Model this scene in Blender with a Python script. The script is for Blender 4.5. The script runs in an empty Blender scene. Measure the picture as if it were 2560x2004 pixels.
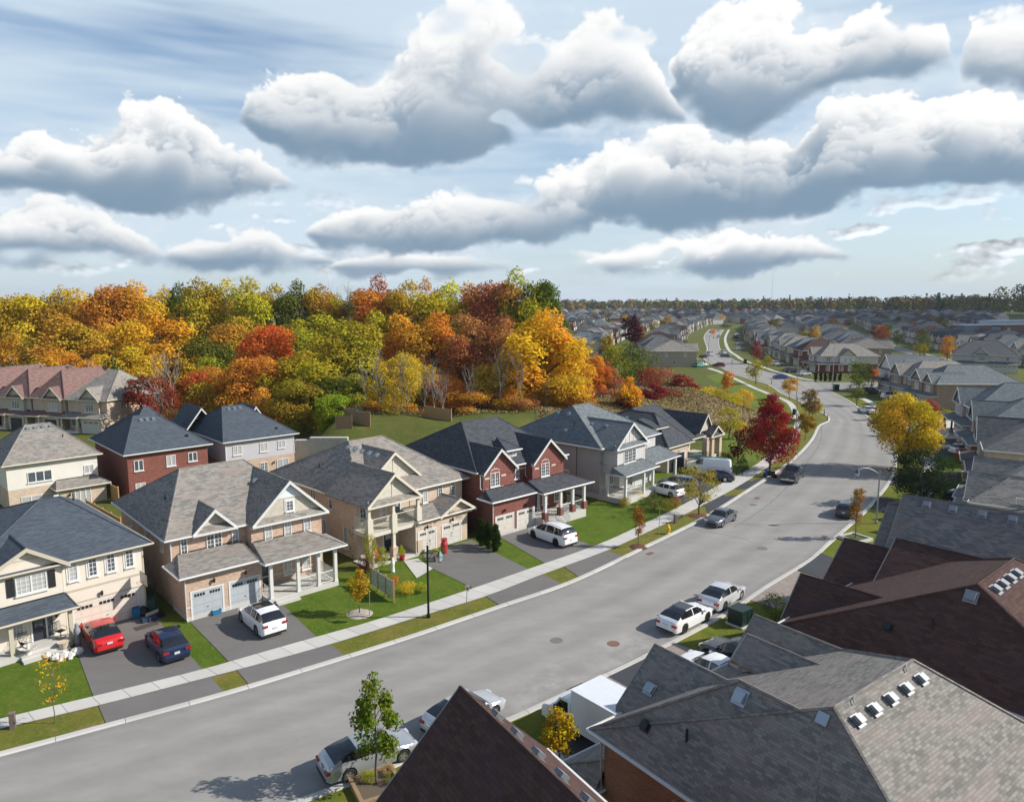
import bpy, math, random
import numpy as np
from mathutils import Vector
R = math.radians
SC = bpy.context.scene
COL = SC.collection
# ------------------------------------------------------------------ camera
CAM_H = 22.5; F_PX = 1820.0; PITCH = math.atan((1002 - 750) / F_PX)
cam_d = bpy.data.cameras.new('camera'); cam = bpy.data.objects.new('camera', cam_d); COL.objects.link(cam)
cam.location = (0, 0, CAM_H); cam.rotation_euler = (R(90) - PITCH, 0, 0)
cam_d.sensor_width = 36; cam_d.lens = 36 * F_PX / 2560; cam_d.clip_end = 12000; cam_d.clip_start = 0.5
SC.camera = cam
# ------------------------------------------------------------------ sun, exposure
SUN_EL, SUN_AZ = R(33.5), R(90)          # azimuth clockwise from +Y: the sun stands over +X
sl = bpy.data.lights.new('sun', 'SUN'); sl.energy = 5.0; sl.angle = R(0.6); sl.color = (1.0, 0.94, 0.85)
so = bpy.data.objects.new('sun', sl); COL.objects.link(so)
so.rotation_euler = Vector((-math.sin(SUN_AZ) * math.cos(SUN_EL), -math.cos(SUN_AZ) * math.cos(SUN_EL), -math.sin(SUN_EL))).to_track_quat('-Z', 'Y').to_euler()
so.location = (60, 0, 60)
SC.view_settings.view_transform = 'Standard'; SC.view_settings.look = 'None'
SC.view_settings.exposure = 0.22; SC.view_settings.gamma = 1.0
SC.cycles.max_bounces = 5; SC.cycles.transparent_max_bounces = 8
SC.cycles.diffuse_bounces = 2; SC.cycles.glossy_bounces = 2; SC.cycles.transmission_bounces = 3
SC.cycles.caustics_reflective = False; SC.cycles.caustics_refractive = False

# ------------------------------------------------------------------ node helpers
class NT:
    def __init__(s, tree): s.t = tree; s.n = tree.nodes; s.l = tree.links
    def new(s, typ, **kw):
        n = s.n.new(typ)
        for k, v in kw.items():
            if k == 'inp':
                for kk, vv in v.items():
                    if isinstance(vv, bpy.types.NodeSocket): s.l.new(vv, n.inputs[kk])
                    else: n.inputs[kk].default_value = vv
            else: setattr(n, k, v)
        return n
    def m(s, op, a, b=0.0, c=0.0, clamp=False):
        n = s.n.new('ShaderNodeMath'); n.operation = op; n.use_clamp = clamp
        for i, v in enumerate((a, b, c)):
            if isinstance(v, bpy.types.NodeSocket): s.l.new(v, n.inputs[i])
            else: n.inputs[i].default_value = v
        return n.outputs[0]
    def mix(s, f, a, b, blend='MIX'):
        n = s.n.new('ShaderNodeMix'); n.data_type = 'RGBA'; n.blend_type = blend
        for i, v in ((0, f), (6, a), (7, b)):
            if isinstance(v, bpy.types.NodeSocket): s.l.new(v, n.inputs[i])
            elif i == 0: n.inputs[0].default_value = v
            else: n.inputs[i].default_value = (v[0], v[1], v[2], 1)
        return n.outputs[2]
    def ss(s, x, a, b):      # smoothstep
        n = s.n.new('ShaderNodeMapRange'); n.interpolation_type = 'SMOOTHSTEP'
        s.l.new(x, n.inputs[0]) if isinstance(x, bpy.types.NodeSocket) else None
        for i, v in ((1, a), (2, b)):
            if isinstance(v, bpy.types.NodeSocket): s.l.new(v, n.inputs[i])
            else: n.inputs[i].default_value = v
        return n.outputs[0]
    def ramp(s, x, pts):
        n = s.n.new('ShaderNodeValToRGB'); s.l.new(x, n.inputs[0]); e = n.color_ramp.elements
        while len(e) < len(pts): e.new(0.5)
        for el, (p, c) in zip(e, pts): el.position = p; el.color = (c[0], c[1], c[2], 1)
        return n.outputs[0]
    def curve(s, x, pts):    # piecewise function through pts
        n = s.n.new('ShaderNodeFloatCurve'); s.l.new(x, n.inputs['Value']); c = n.mapping.curves[0]
        n.mapping.use_clip = False; n.mapping.extend = 'HORIZONTAL'
        while len(c.points) < len(pts): c.points.new(0.5, 0.5)
        for p, (a, b) in zip(c.points, pts): p.location = (a, b); p.handle_type = 'AUTO_CLAMPED'
        n.mapping.update(); return n.outputs[0]
    def noise(s, vec, scale, detail=4, rough=0.55, dist=0.0, out=0, dim='3D'):
        n = s.n.new('ShaderNodeTexNoise'); n.noise_dimensions = dim
        if vec is not None: s.l.new(vec, n.inputs['Vector'])
        n.inputs['Scale'].default_value = scale; n.inputs['Detail'].default_value = detail
        n.inputs['Roughness'].default_value = rough; n.inputs['Distortion'].default_value = dist
        return n.outputs[out]
    def voro(s, vec, scale, detail=2, rough=0.5, feature='SMOOTH_F1'):
        n = s.n.new('ShaderNodeTexVoronoi'); n.feature = feature; n.normalize = True
        if vec is not None: s.l.new(vec, n.inputs['Vector'])
        n.inputs['Scale'].default_value = scale; n.inputs['Detail'].default_value = detail; n.inputs['Roughness'].default_value = rough
        return n.outputs['Distance']
    def map(s, vec, scale=(1, 1, 1), loc=(0, 0, 0), rot=(0, 0, 0)):
        n = s.n.new('ShaderNodeMapping'); s.l.new(vec, n.inputs['Vector'])
        n.inputs['Scale'].default_value = scale; n.inputs['Location'].default_value = loc; n.inputs['Rotation'].default_value = rot
        return n.outputs[0]

# ------------------------------------------------------------------ world: sky and clouds
# cloud outlines: top and base as (azimuth, elevation) in degrees, then greyness and softness
CLOUDS = [
 ([(-25.2,12.2),(-23.9,13.6),(-22.4,13.4),(-21.0,12.8),(-19.4,12.2)],
  [(-25.2,12.2),(-23.1,11.9),(-19.4,12.2)],0.25,1.6),
 ([(-38.2,2.2),(-34.5,4.7),(-32.4,5.4),(-29.8,5.8),(-27.6,5.0),(-25.7,3.5),(-23.6,4.1),(-21.1,4.6),(-18.5,4.9),(-17.2,4.1),(-13.9,3.3),(-11.9,2.8)],
  [(-38.2,2.2),(-34.6,2.8),(-29.4,2.8),(-23.7,2.6),(-17.3,2.7),(-11.9,2.8)],0.22,1.0),
 ([(-13.9,2.4),(-11.8,3.3),(-9.7,3.7),(-6.9,3.5),(-4.0,3.7),(-1.5,3.4),(1.1,2.4)],
  [(-13.9,2.4),(-6.9,2.2),(1.1,2.4)],0.1,0.8),
 ([(2.1,2.1),(3.9,3.4),(8.6,3.5),(11.8,4.0),(15.2,3.8),(17.8,4.6),(20.4,4.7),(22.9,4.1),(25.7,3.1)],
  [(2.1,2.1),(7.6,2.2),(14.6,2.2),(21.1,2.7),(25.7,3.1)],0.05,0.8),
 ([(-38.8,8.2),(-35.3,9.1),(-33.4,9.6),(-32.1,10.3),(-30.8,9.9),(-27.8,11.0),(-27.2,11.8),(-25.2,12.2),(-24.5,13.7),(-23.3,13.5),(-21.6,11.9),(-20.4,11.4),(-18.3,10.3),(-14.7,8.3)],
  [(-38.8,7.4),(-35.5,7.4),(-33.5,7.3),(-30.5,7.3),(-27.8,6.7),(-25.2,6.5),(-21.9,7.2),(-18.4,7.8),(-14.7,8.3)],0.1,1.0),
 ([(-15.9,4.8),(-13.8,5.8),(-10.3,6.9),(-7.9,7.7),(-4.7,8.2),(-1.8,8.4),(2.5,9.4),(7.1,9.7),(8.1,11.0),(11.9,11.5),(14.2,13.0),(20.7,11.6),(22.4,13.3),(24.4,13.5),(27.1,12.7),(30.6,12.6),(33.9,11.7),(37.9,10.6),(41.3,7.4)],
  [(-15.9,4.8),(-11.1,4.3),(-5.1,4.3),(0.3,4.6),(5.7,5.3),(7.1,6.4),(11.7,6.3),(17.7,6.7),(24.0,7.1),(29.6,7.6),(34.2,7.8),(38.1,7.5),(41.3,7.4)],0.12,1.0),
 ([(30.4,14.4),(31.2,17.1),(32.4,17.4),(35.0,17.2),(38.5,15.3)],
  [(30.4,14.4),(32.3,13.1),(35.5,12.6),(38.7,13.0)],0.08,1.2),
 ([(11.4,14.7),(13.3,17.6),(15.9,19.1),(18.4,19.8),(20.3,18.8),(23.0,17.8),(24.1,18.5),(25.5,18.8),(27.3,17.8),(29.7,16.8),(30.6,14.9)],
  [(11.4,14.7),(14.2,13.0),(17.5,12.2),(20.6,12.9),(22.9,14.1),(26.4,14.6),(30.6,14.9)],0.1,1.1),
 ([(-20.7,12.6),(-18.7,15.4),(-16.7,15.9),(-13.4,17.1),(-10.4,16.3),(-8.4,17.0),(-7.3,19.2),(-4.5,20.0),(-0.4,19.2),(2.1,19.2),(4.1,18.7),(6.0,20.1),(8.3,19.3),(10.7,17.5),(12.1,14.7),(13.2,12.7)],
  [(-20.7,12.6),(-18.9,11.2),(-15.7,10.1),(-12.3,9.9),(-8.5,10.2),(-3.2,10.8),(-0.0,11.8),(3.9,12.7),(7.4,13.1),(11.5,13.3),(13.2,12.7)],0.18,1.1),
]
SKY_GAIN = 0.125
AZ0, AZ1, EL0, EL1, STEP = -42.0, 42.0, 0.0, 23.0, 0.06
def make_clouds():
    """Clouds as a small volume over azimuth, elevation and depth, lit from the sun's side; returns RGBA."""
    na = int((AZ1 - AZ0) / STEP); ne = int((EL1 - EL0) / STEP); nd = 22
    rng = np.random.default_rng(11)
    az = np.linspace(AZ0, AZ1, na, dtype=np.float32); el = np.linspace(EL0, EL1, ne, dtype=np.float32)
    def up(n, m, per):                     # cubic upsampling matrix from a lattice of n cells
        x = np.linspace(0, n - 3.001, m); i = x.astype(int); f = x - i
        w = np.zeros((m, n + 1), np.float32); r = np.arange(m)
        w[r, i] = (1 - f) ** 3 / 6; w[r, i + 1] = (3 * f ** 3 - 6 * f * f + 4) / 6
        w[r, i + 2] = (-3 * f ** 3 + 3 * f * f + 3 * f + 1) / 6; w[r, i + 3] = f ** 3 / 6
        return w
    def lat3(ca, ce, cd):                  # smooth random field with cells ca, ce degrees wide and cd depth cells
        n0, n1, n2 = int((EL1 - EL0) / ce) + 4, int((AZ1 - AZ0) / ca) + 4, cd + 4
        g = rng.normal(size=(n0 + 1, n1 + 1, n2 + 1)).astype(np.float32)
        g = np.einsum('ai,ijk->ajk', up(n0, ne, 0), g, optimize=True)
        g = np.einsum('bj,ajk->abk', up(n1, na, 0), g, optimize=True)
        return np.einsum('ck,abk->abc', up(n2, nd, 0), g, optimize=True) * 1.7
    # perspective: clouds low over the horizon are farther away, so their puffs are smaller
    bil = np.zeros((ne, na, nd), np.float32); det = np.zeros_like(bil)
    for ca, ce, cd, w in ((6.5, 4.2, 2, .55), (3.1, 2.3, 3, .48), (1.6, 1.2, 5, .32), (0.8, .62, 8, .20), (0.4, .32, 10, .12), (.2, .16, 12, .07)):
        n = lat3(ca, ce, cd); bil += w * (np.abs(n) - .42); det += w * n * .5
    A, E = az[None, :], el[:, None]
    w2 = lambda ca, ce: lat3(ca, ce, 1)[:, :, 0]
    wob = w2(6, 2.0) * .55 + w2(2.2, .9) * .22 + w2(.8, .4) * .1
    wsp = w2(9, 3) * .7 + w2(3, 1.6) * .5 + w2(1.2, .7) * .35
    wob3 = lat3(4.5, 3.0, 3) * .5
    rgb = np.zeros((ne, na, 3), np.float32); trans = np.ones((ne, na), np.float32)
    dz = np.linspace(-1, 1, nd, dtype=np.float32)
    for tops, bases, grey, soft in reversed(CLOUDS):          # nearest layer first
        ta, tv = zip(*tops); ba, bv = zip(*bases)
        azs = A + wob * 1.1
        T = np.interp(azs, ta, tv, left=-9, right=-9).astype(np.float32); B = np.interp(azs, ba, bv, left=-9, right=-9).astype(np.float32)
        th = np.maximum(T - B, 0.01); ok = (T > -5)
        cols = np.where(ok.any(0))[0]
        if not len(cols): continue
        rows = np.where((el > B[ok].min() - 1.6) & (el < T[ok].max() + 1.6))[0]
        rs, cs = slice(rows[0], rows[-1] + 1), slice(cols[0], cols[-1] + 1)
        T, B, th, ok2 = T[rs, cs, None], B[rs, cs, None], th[rs, cs, None], ok[rs, cs, None]
        e3 = E[rs, :, None]; b3 = bil[rs, cs]; d3 = det[rs, cs]
        amp = np.minimum(th * .55, 1.55)
        s_top = (T - e3) - (dz ** 2) * th * .5 + wob3[rs, cs] * amp + b3 * amp * 1.7 - .12 * amp
        s_bot = (e3 - B) * 1.1 + d3 * 2.6 * np.minimum(th, 1.0) + .35 - (dz ** 2) * .5
        den = np.clip(s_top / (.58 * soft), 0, 1) * np.clip(s_bot / (2.1 * soft), 0, 1) * ok2 * np.clip(th / .5, 0, 1) * np.clip(.75 + .75 * wsp[rs, cs, None], .05, 1)
        den = (den * den * (3 - 2 * den)).astype(np.float32)
        # optical depth towards the sun: from the upper right
        tau = np.zeros_like(den); nr, nc = den.shape[:2]
        sh = 1.35                           # rows climbed per column stepped to the right
        k0 = int(sh); fr = sh - k0
        prev = np.zeros((nr, nd), np.float32); 
        for c in range(nc - 1, -1, -1):
            a = np.zeros_like(prev); b = np.zeros_like(prev)
            a[:nr - k0] = prev[k0:]; b[:nr - k0 - 1] = prev[k0 + 1:]
            cur = a * (1 - fr) + b * fr
            tau[:, c] = cur; prev = (cur + den[:, c]) * .994
        tau *= STEP * 1.68
        for _ in range(2): tau[:, 3:-3] = (tau[:, :-6] + tau[:, 3:-3] * 2 + tau[:, 6:]) / 4; tau[2:-2] = (tau[:-4] + tau[2:-2] * 2 + tau[4:]) / 4
        hh = np.clip((e3 - B) / th, 0, 1)
        sun = .30 * np.exp(-tau * 1.1) + .70 * np.exp(-tau * .34 * (1.9 - 1.3 * np.clip((e3 - B) / th, 0, 1)))
        amb = .27 + .38 * hh ** 1.1
        bc = np.array((1.02, 1.0, .975)); ac = np.array((.48, .70, .97))
        dark = 1 - grey
        thick = np.clip(th / 3.0, .35, 1.0)
        ls = np.clip(sun * (0.88 - .1 * (1 - hh)) * dark, 0, 1)
        sig = den * STEP * 15 * np.clip(th, .7, 2.2)
        al = 1 - np.exp(-sig)
        tr = trans[rs, cs].copy(); acc = np.zeros(rgb[rs, cs].shape, np.float32)
        for k in range(nd):
            wk = tr * al[:, :, k]
            s = np.clip(ls[:, :, k, None] * 1.12 * (.22 + .78 * np.clip(hh[:, :, 0, None] * 1.25 - .04, 0, 1)) + .16 * amb[:, :, 0, None], 0, 1); s = s * s * (3 - 2 * s); lum = np.array((.185, .275, .375)) * (1 - s) + np.array((.90, .895, .885)) * s
            acc += wk[:, :, None] * lum; tr = tr * (1 - al[:, :, k])
        rgb[rs, cs] += acc; trans[rs, cs] = tr
    a = 1 - trans
    def blur(q, k):
        for ax in (0, 1):
            for _ in range(2): c = np.cumsum(np.pad(q, [(k + 1, k) if i == ax else (0, 0) for i in range(2)], mode='edge'), axis=ax); n_ = q.shape[ax]; q = (np.take(c, range(2 * k + 1, 2 * k + 1 + n_), ax) - np.take(c, range(0, n_), ax)) / (2 * k + 1)
        return q
    fl = w2(5, 1.6) * .45 + w2(2.4, .9) * .35 + w2(1.1, .5) * .25 + w2(.5, .26) * .17 + w2(.24, .15) * .1
    hal = np.clip(blur(a, 22) * 1.5 + fl * .55 - .30, 0, 1) * np.clip((E - 1.0) / 2, 0, 1); hal = hal * hal * (3 - 2 * hal) * .85
    k = trans * hal; rgb += k[:, :, None] * np.array((.66, .735, .81)) * (.93 + .10 * fl[:, :, None]); trans = trans * (1 - hal)
    # small fair-weather cumulus low over the horizon and a thin streaked veil of high cloud behind everything
    f = w2(3.2, .75) * .5 + w2(1.5, .5) * .34 + w2(.7, .3) * .22 + w2(.35, .18) * .13 + w2(.18, .12) * .08
    belt = np.clip((E - 1.0) / 1.6, 0, 1) * np.clip((8.5 - E) / 3.5, 0, 1)
    sm = np.clip((f - .26) / .30, 0, 1) * belt * .9
    ds = f - np.roll(np.roll(f, -5, 1), 5, 0)
    sl = np.clip(.62 + ds * .8, .25, .95)[:, :, None] * np.array((.93, .98, 1.05))
    k = trans * sm; rgb += k[:, :, None] * sl; trans = trans * (1 - sm)
    v = w2(22, 2.6) * .5 + w2(9, 1.1) * .3 + w2(4, .42) * .2 + w2(1.6, .2) * .12 + w2(12, 6) * .4
    vm = np.clip((v + 1.25) / 1.7, 0, 1); vm = vm * vm * (3 - 2 * vm) * .88
    vc = np.array((.56, .665, .755)) * (1 + .05 * (v[:, :, None]))
    hz = np.clip(1 - E / 7.0, 0, 1) ** 1.3 * .75
    k = trans * vm; rgb += k[:, :, None] * vc; trans = trans * (1 - vm)
    k = trans * hz; rgb += k[:, :, None] * np.array((.42, .545, .65)); trans = trans * (1 - hz)
    return np.dstack([rgb, 1 - trans]).astype(np.float32)

world = bpy.data.worlds.new('World'); SC.world = world; world.use_nodes = True
def build_world():
    W = NT(world.node_tree); W.n.clear()
    out = W.new('ShaderNodeOutputWorld'); bg = W.new('ShaderNodeBackground'); W.l.new(bg.outputs[0], out.inputs[0])
    sky = W.new('ShaderNodeTexSky', sky_type='NISHITA', sun_disc=False, sun_elevation=SUN_EL, sun_rotation=SUN_AZ,
                air_density=1.0, dust_density=0.6, ozone_density=2.0, altitude=200)
    px = make_clouds(); h, w = px.shape[:2]
    im = bpy.data.images.new('clouds', w, h, alpha=True, float_buffer=True); im.colorspace_settings.name = 'Non-Color'
    im.pixels.foreach_set(np.ascontiguousarray(px).ravel()); im.update(); im.pack()
    tc = W.new('ShaderNodeTexCoord'); sep = W.new('ShaderNodeSeparateXYZ'); W.l.new(tc.outputs['Generated'], sep.inputs[0]); x, y, z = sep.outputs
    u = W.m('MULTIPLY_ADD', W.m('ARCTAN2', x, y), 57.29578 / (AZ1 - AZ0), -AZ0 / (AZ1 - AZ0))
    v = W.m('MULTIPLY_ADD', W.m('ARCSINE', z), 57.29578 / (EL1 - EL0), -EL0 / (EL1 - EL0))
    cmb = W.new('ShaderNodeCombineXYZ'); W.l.new(u, cmb.inputs[0]); W.l.new(v, cmb.inputs[1])
    it = W.new('ShaderNodeTexImage', image=im, extension='MIRROR', interpolation='Linear'); W.l.new(cmb.outputs[0], it.inputs[0])
    g = W.new('ShaderNodeVectorMath', operation='SCALE'); W.l.new(sky.outputs[0], g.inputs[0]); fade = W.new('ShaderNodeMapRange', inp={0: v, 1: 1.0, 2: 1.25, 3: 1.0, 4: .12}).outputs[0]; al = W.m('MULTIPLY', it.outputs['Alpha'], fade); W.l.new(W.m('MULTIPLY', W.m('SUBTRACT', 1.0, al), SKY_GAIN), g.inputs['Scale'])
    a = W.new('ShaderNodeVectorMath', operation='ADD'); W.l.new(g.outputs[0], a.inputs[0]); cs = W.new('ShaderNodeVectorMath', operation='SCALE'); W.l.new(it.outputs['Color'], cs.inputs[0]); W.l.new(fade, cs.inputs['Scale']); W.l.new(cs.outputs[0], a.inputs[1])
    W.l.new(a.outputs[0], bg.inputs['Color']); bg.inputs['Strength'].default_value = 1.0
    world.cycles.sampling_method = 'MANUAL'; world.cycles.sample_map_resolution = 512
build_world()
# ------------------------------------------------------------------ materials
MATS = {}
def newmat(name):
    m = bpy.data.materials.new(name); m.use_nodes = True; t = NT(m.node_tree); t.n.clear()
    o = t.new('ShaderNodeOutputMaterial'); b = t.new('ShaderNodeBsdfPrincipled'); t.l.new(b.outputs[0], o.inputs[0])
    b.inputs['Roughness'].default_value = 0.8; b.inputs['Specular IOR Level'].default_value = 0.3
    return m, t, b, o
def setc(t, b, c, key='Base Color'):
    if isinstance(c, bpy.types.NodeSocket): t.l.new(c, b.inputs[key])
    else: b.inputs[key].default_value = (c[0], c[1], c[2], 1)
def bump(t, b, h, strength=0.3, dist=0.02):
    n = t.new('ShaderNodeBump'); n.inputs['Strength'].default_value = strength; n.inputs['Distance'].default_value = dist
    t.l.new(h, n.inputs['Height']); t.l.new(n.outputs[0], b.inputs['Normal'])
def plain(c, rough=0.6, metal=0.0, spec=0.4, var=0.0, scale=3.0):
    k = ('plain', c, rough, metal, spec, var)
    if k in MATS: return MATS[k]
    m, t, b, o = newmat('paint'); b.inputs['Roughness'].default_value = rough; b.inputs['Metallic'].default_value = metal
    b.inputs['Specular IOR Level'].default_value = spec
    if var:
        tc = t.new('ShaderNodeTexCoord'); n = t.noise(tc.outputs['Object'], scale, 5, .6)
        setc(t, b, t.mix(n, tuple(v * (1 - var) for v in c), tuple(min(1, v * (1 + var)) for v in c)))
    else: setc(t, b, c)
    MATS[k] = m; return m
def shingle(c1, c2, c3=None, scale=1.0, streak=0.12):
    k = ('sh', c1, c2, scale)
    if k in MATS: return MATS[k]
    m, t, b, o = newmat('shingles'); b.inputs['Roughness'].default_value = 0.92; b.inputs['Specular IOR Level'].default_value = 0.25
    uv = t.new('ShaderNodeUVMap').outputs[0]
    br = t.new('ShaderNodeTexBrick'); t.l.new(uv, br.inputs['Vector']); br.offset = 0.5; br.offset_frequency = 2
    for kk, v in (('Scale', 1.0), ('Mortar Size', 0.012 * scale), ('Mortar Smooth', 0.3), ('Bias', 0.0), ('Brick Width', 0.34 * scale), ('Row Height', 0.15 * scale)): br.inputs[kk].default_value = v
    br.inputs['Color1'].default_value = (0, 0, 0, 1); br.inputs['Color2'].default_value = (1, 1, 1, 1); br.inputs['Mortar'].default_value = (.5, .5, .5, 1)
    br2 = t.new('ShaderNodeTexBrick'); t.l.new(t.map(uv, (1, 1, 1), (.17, .15 * scale * 3, 0)), br2.inputs['Vector'])
    for kk, v in (('Scale', 1.0), ('Mortar Size', 0.0), ('Brick Width', 0.51 * scale), ('Row Height', 0.15 * scale)): br2.inputs[kk].default_value = v
    br2.inputs['Color1'].default_value = (0, 0, 0, 1); br2.inputs['Color2'].default_value = (1, 1, 1, 1)
    rnd = t.ss(t.m('ADD', t.m('MULTIPLY', br.outputs['Color'], .55), t.m('MULTIPLY', br2.outputs['Color'], .45)), .12, .88)
    patch = t.noise(t.map(uv, (.35, 1.3, 1)), 1.0, 4, .6)
    grain = t.noise(uv, 60, 2, .6)
    c = t.mix(rnd, c1, c2)
    if c3: c = t.mix(t.ss(patch, .45, .62), c, t.mix(rnd, tuple(v * .8 for v in c3), c3))
    ov = t.m('ADD', 1 - streak, t.m('MULTIPLY', patch, streak * 2)); ov = t.m('MULTIPLY', ov, t.m('ADD', .86, t.m('MULTIPLY', grain, .28)))
    ov = t.m('MULTIPLY', ov, t.m('SUBTRACT', 1.0, t.m('MULTIPLY', br.outputs['Fac'], .26)))
    sc = t.new('ShaderNodeVectorMath', operation='SCALE'); t.l.new(c, sc.inputs[0]); t.l.new(ov, sc.inputs['Scale']); setc(t, b, sc.outputs[0])
    bump(t, b, t.m('SUBTRACT', t.m('MULTIPLY', rnd, .4), br.outputs['Fac']), .5, .012)
    MATS[k] = m; return m
def brick(c1, c2, mortar, rowh=0.075, dark=None):
    k = ('br', c1, c2, mortar)
    if k in MATS: return MATS[k]
    m, t, b, o = newmat('brickwork'); b.inputs['Roughness'].default_value = .9
    uv = t.new('ShaderNodeUVMap').outputs[0]
    br = t.new('ShaderNodeTexBrick'); t.l.new(uv, br.inputs['Vector'])
    for kk, v in (('Scale', 1.0), ('Mortar Size', .008), ('Mortar Smooth', .4), ('Brick Width', .22), ('Row Height', rowh)): br.inputs[kk].default_value = v
    for kk, v in (('Color1', c1), ('Color2', c2), ('Mortar', mortar)): br.inputs[kk].default_value = (*v, 1)
    n = t.noise(uv, .9, 5, .6); c = br.outputs['Color']
    if dark is not None:
        b2 = t.new('ShaderNodeTexBrick'); t.l.new(t.map(uv, (1, 1, 1), (.11, rowh * 5, 0)), b2.inputs['Vector'])
        for kk, v in (('Scale', 1.0), ('Mortar Size', 0.0), ('Bias', -.55), ('Brick Width', .44), ('Row Height', rowh)): b2.inputs[kk].default_value = v
        b2.inputs['Color1'].default_value = (0, 0, 0, 1); b2.inputs['Color2'].default_value = (1, 1, 1, 1)
        c = t.mix(t.m('MULTIPLY', t.ss(b2.outputs['Color'], .45, .75), .8), c, dark)
    sc = t.new('ShaderNodeVectorMath', operation='SCALE'); t.l.new(c, sc.inputs[0]); t.l.new(t.m('ADD', .78, t.m('MULTIPLY', n, .44)), sc.inputs['Scale']); setc(t, b, sc.outputs[0])
    bump(t, b, t.m('SUBTRACT', 1.0, br.outputs['Fac']), .4, .006)
    MATS[k] = m; return m
def siding(c, lap=0.125):
    k = ('sd', c)
    if k in MATS: return MATS[k]
    m, t, b, o = newmat('siding'); b.inputs['Roughness'].default_value = .55
    uv = t.new('ShaderNodeUVMap').outputs[0]; s = t.new('ShaderNodeSeparateXYZ'); t.l.new(uv, s.inputs[0])
    f = t.m('FRACT', t.m('DIVIDE', s.outputs[1], lap)); edge = t.ss(f, .90, .99)
    n = t.noise(uv, .8, 4, .6)
    sc = t.m('MULTIPLY', t.m('SUBTRACT', 1.0, t.m('MULTIPLY', edge, .42)), t.m('ADD', .90, t.m('MULTIPLY', n, .2)))
    v = t.new('ShaderNodeVectorMath', operation='SCALE'); v.inputs[0].default_value = c; t.l.new(sc, v.inputs['Scale']); setc(t, b, v.outputs[0])
    bump(t, b, t.m('SUBTRACT', 1.0, f), .5, .012); MATS[k] = m; return m
def shakes(c):
    return brick(c, tuple(v * .86 for v in c), tuple(v * .55 for v in c), .19)
def garage_mat(c, dark=False):
    k = ('gd', c)
    if k in MATS: return MATS[k]
    m, t, b, o = newmat('garage_panels'); b.inputs['Roughness'].default_value = .5
    uv = t.new('ShaderNodeUVMap').outputs[0]; s = t.new('ShaderNodeSeparateXYZ'); t.l.new(uv, s.inputs[0])
    fx = t.m('FRACT', t.m('DIVIDE', s.outputs[0], .6)); fy = t.m('FRACT', t.m('DIVIDE', s.outputs[1], .52))
    g = t.m('ABSOLUTE', t.m('SUBTRACT', fx, .5)); h = t.m('ABSOLUTE', t.m('SUBTRACT', fy, .5))
    q = t.m('MAXIMUM', g, h); e = t.m('MULTIPLY', t.ss(q, .36, .40), t.ss(q, .46, .42)); seam = t.ss(h, .47, .495)
    sc = t.m('SUBTRACT', 1.0, t.m('ADD', t.m('MULTIPLY', e, .14), t.m('MULTIPLY', seam, .35)))
    v = t.new('ShaderNodeVectorMath', operation='SCALE'); v.inputs[0].default_value = c; t.l.new(sc, v.inputs['Scale']); setc(t, b, v.outputs[0])
    MATS[k] = m; return m
def glassmat():
    if 'glass' in MATS: return MATS['glass']
    m, t, b, o = newmat('window_glass'); b.inputs['Roughness'].default_value = .06; b.inputs['Specular IOR Level'].default_value = .9
    oi = t.new('ShaderNodeObjectInfo'); uv = t.new('ShaderNodeUVMap').outputs[0]
    s = t.new('ShaderNodeSeparateXYZ'); t.l.new(uv, s.inputs[0])
    folds = t.noise(t.map(uv, (9, .3, 1)), 1.0, 3, .6); slats = t.m('FRACT', t.m('DIVIDE', s.outputs[1], .09))
    blind = t.mix(t.ss(slats, .55, .75), (.42, .45, .48), (.22, .24, .27)); curt = t.mix(folds, (.22, .24, .26), (.56, .56, .54))
    r = oi.outputs['Random']
    c = t.mix(t.ss(r, .42, .43), t.mix(t.noise(uv, 1.2, 3), (.035, .045, .06), (.12, .15, .18)), t.mix(t.ss(r, .72, .73), curt, blind))
    setc(t, b, c); MATS['glass'] = m; return m
def grassmat(name, a, b_, c, litter=None, lam=0.0, bare=None, alpha_var=1.0):
    m, t, b, o = newmat(name); b.inputs['Roughness'].default_value = .95; b.inputs['Specular IOR Level'].default_value = .15
    g = t.new('ShaderNodeNewGeometry').outputs['Position']
    n1 = t.noise(g, .35, 5, .6); n2 = t.noise(g, 3.5, 4, .65); n3 = t.noise(g, 24, 3, .7)
    col = t.mix(t.ss(n1, .35, .65), a, b_); col = t.mix(t.ss(n2, .48, .70), col, c)
    if bare: col = t.mix(t.m('MULTIPLY', t.ss(t.noise(g, .55, 6, .65), .60, .72), .85), col, bare)
    v = t.new('ShaderNodeVectorMath', operation='SCALE'); t.l.new(col, v.inputs[0]); t.l.new(t.m('ADD', .10, t.m('ADD', t.m('MULTIPLY', n3, 1.15), t.m('MULTIPLY', t.noise(g, 1.1, 5, .7), .68))), v.inputs['Scale']); col = v.outputs[0]
    if litter:
        vo = t.new('ShaderNodeTexVoronoi'); t.l.new(g, vo.inputs['Vector']); vo.inputs['Scale'].default_value = 5.5
        dens = t.ss(t.noise(g, .22, 4, .6), .42, .66)
        col = t.mix(t.m('MULTIPLY', t.m('LESS_THAN', vo.outputs['Distance'], t.m('MULTIPLY', dens, lam)), 1.0), col, litter)
    setc(t, b, col); bump(t, b, t.m('ADD', n3, n2), .7, .05); return m
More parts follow.
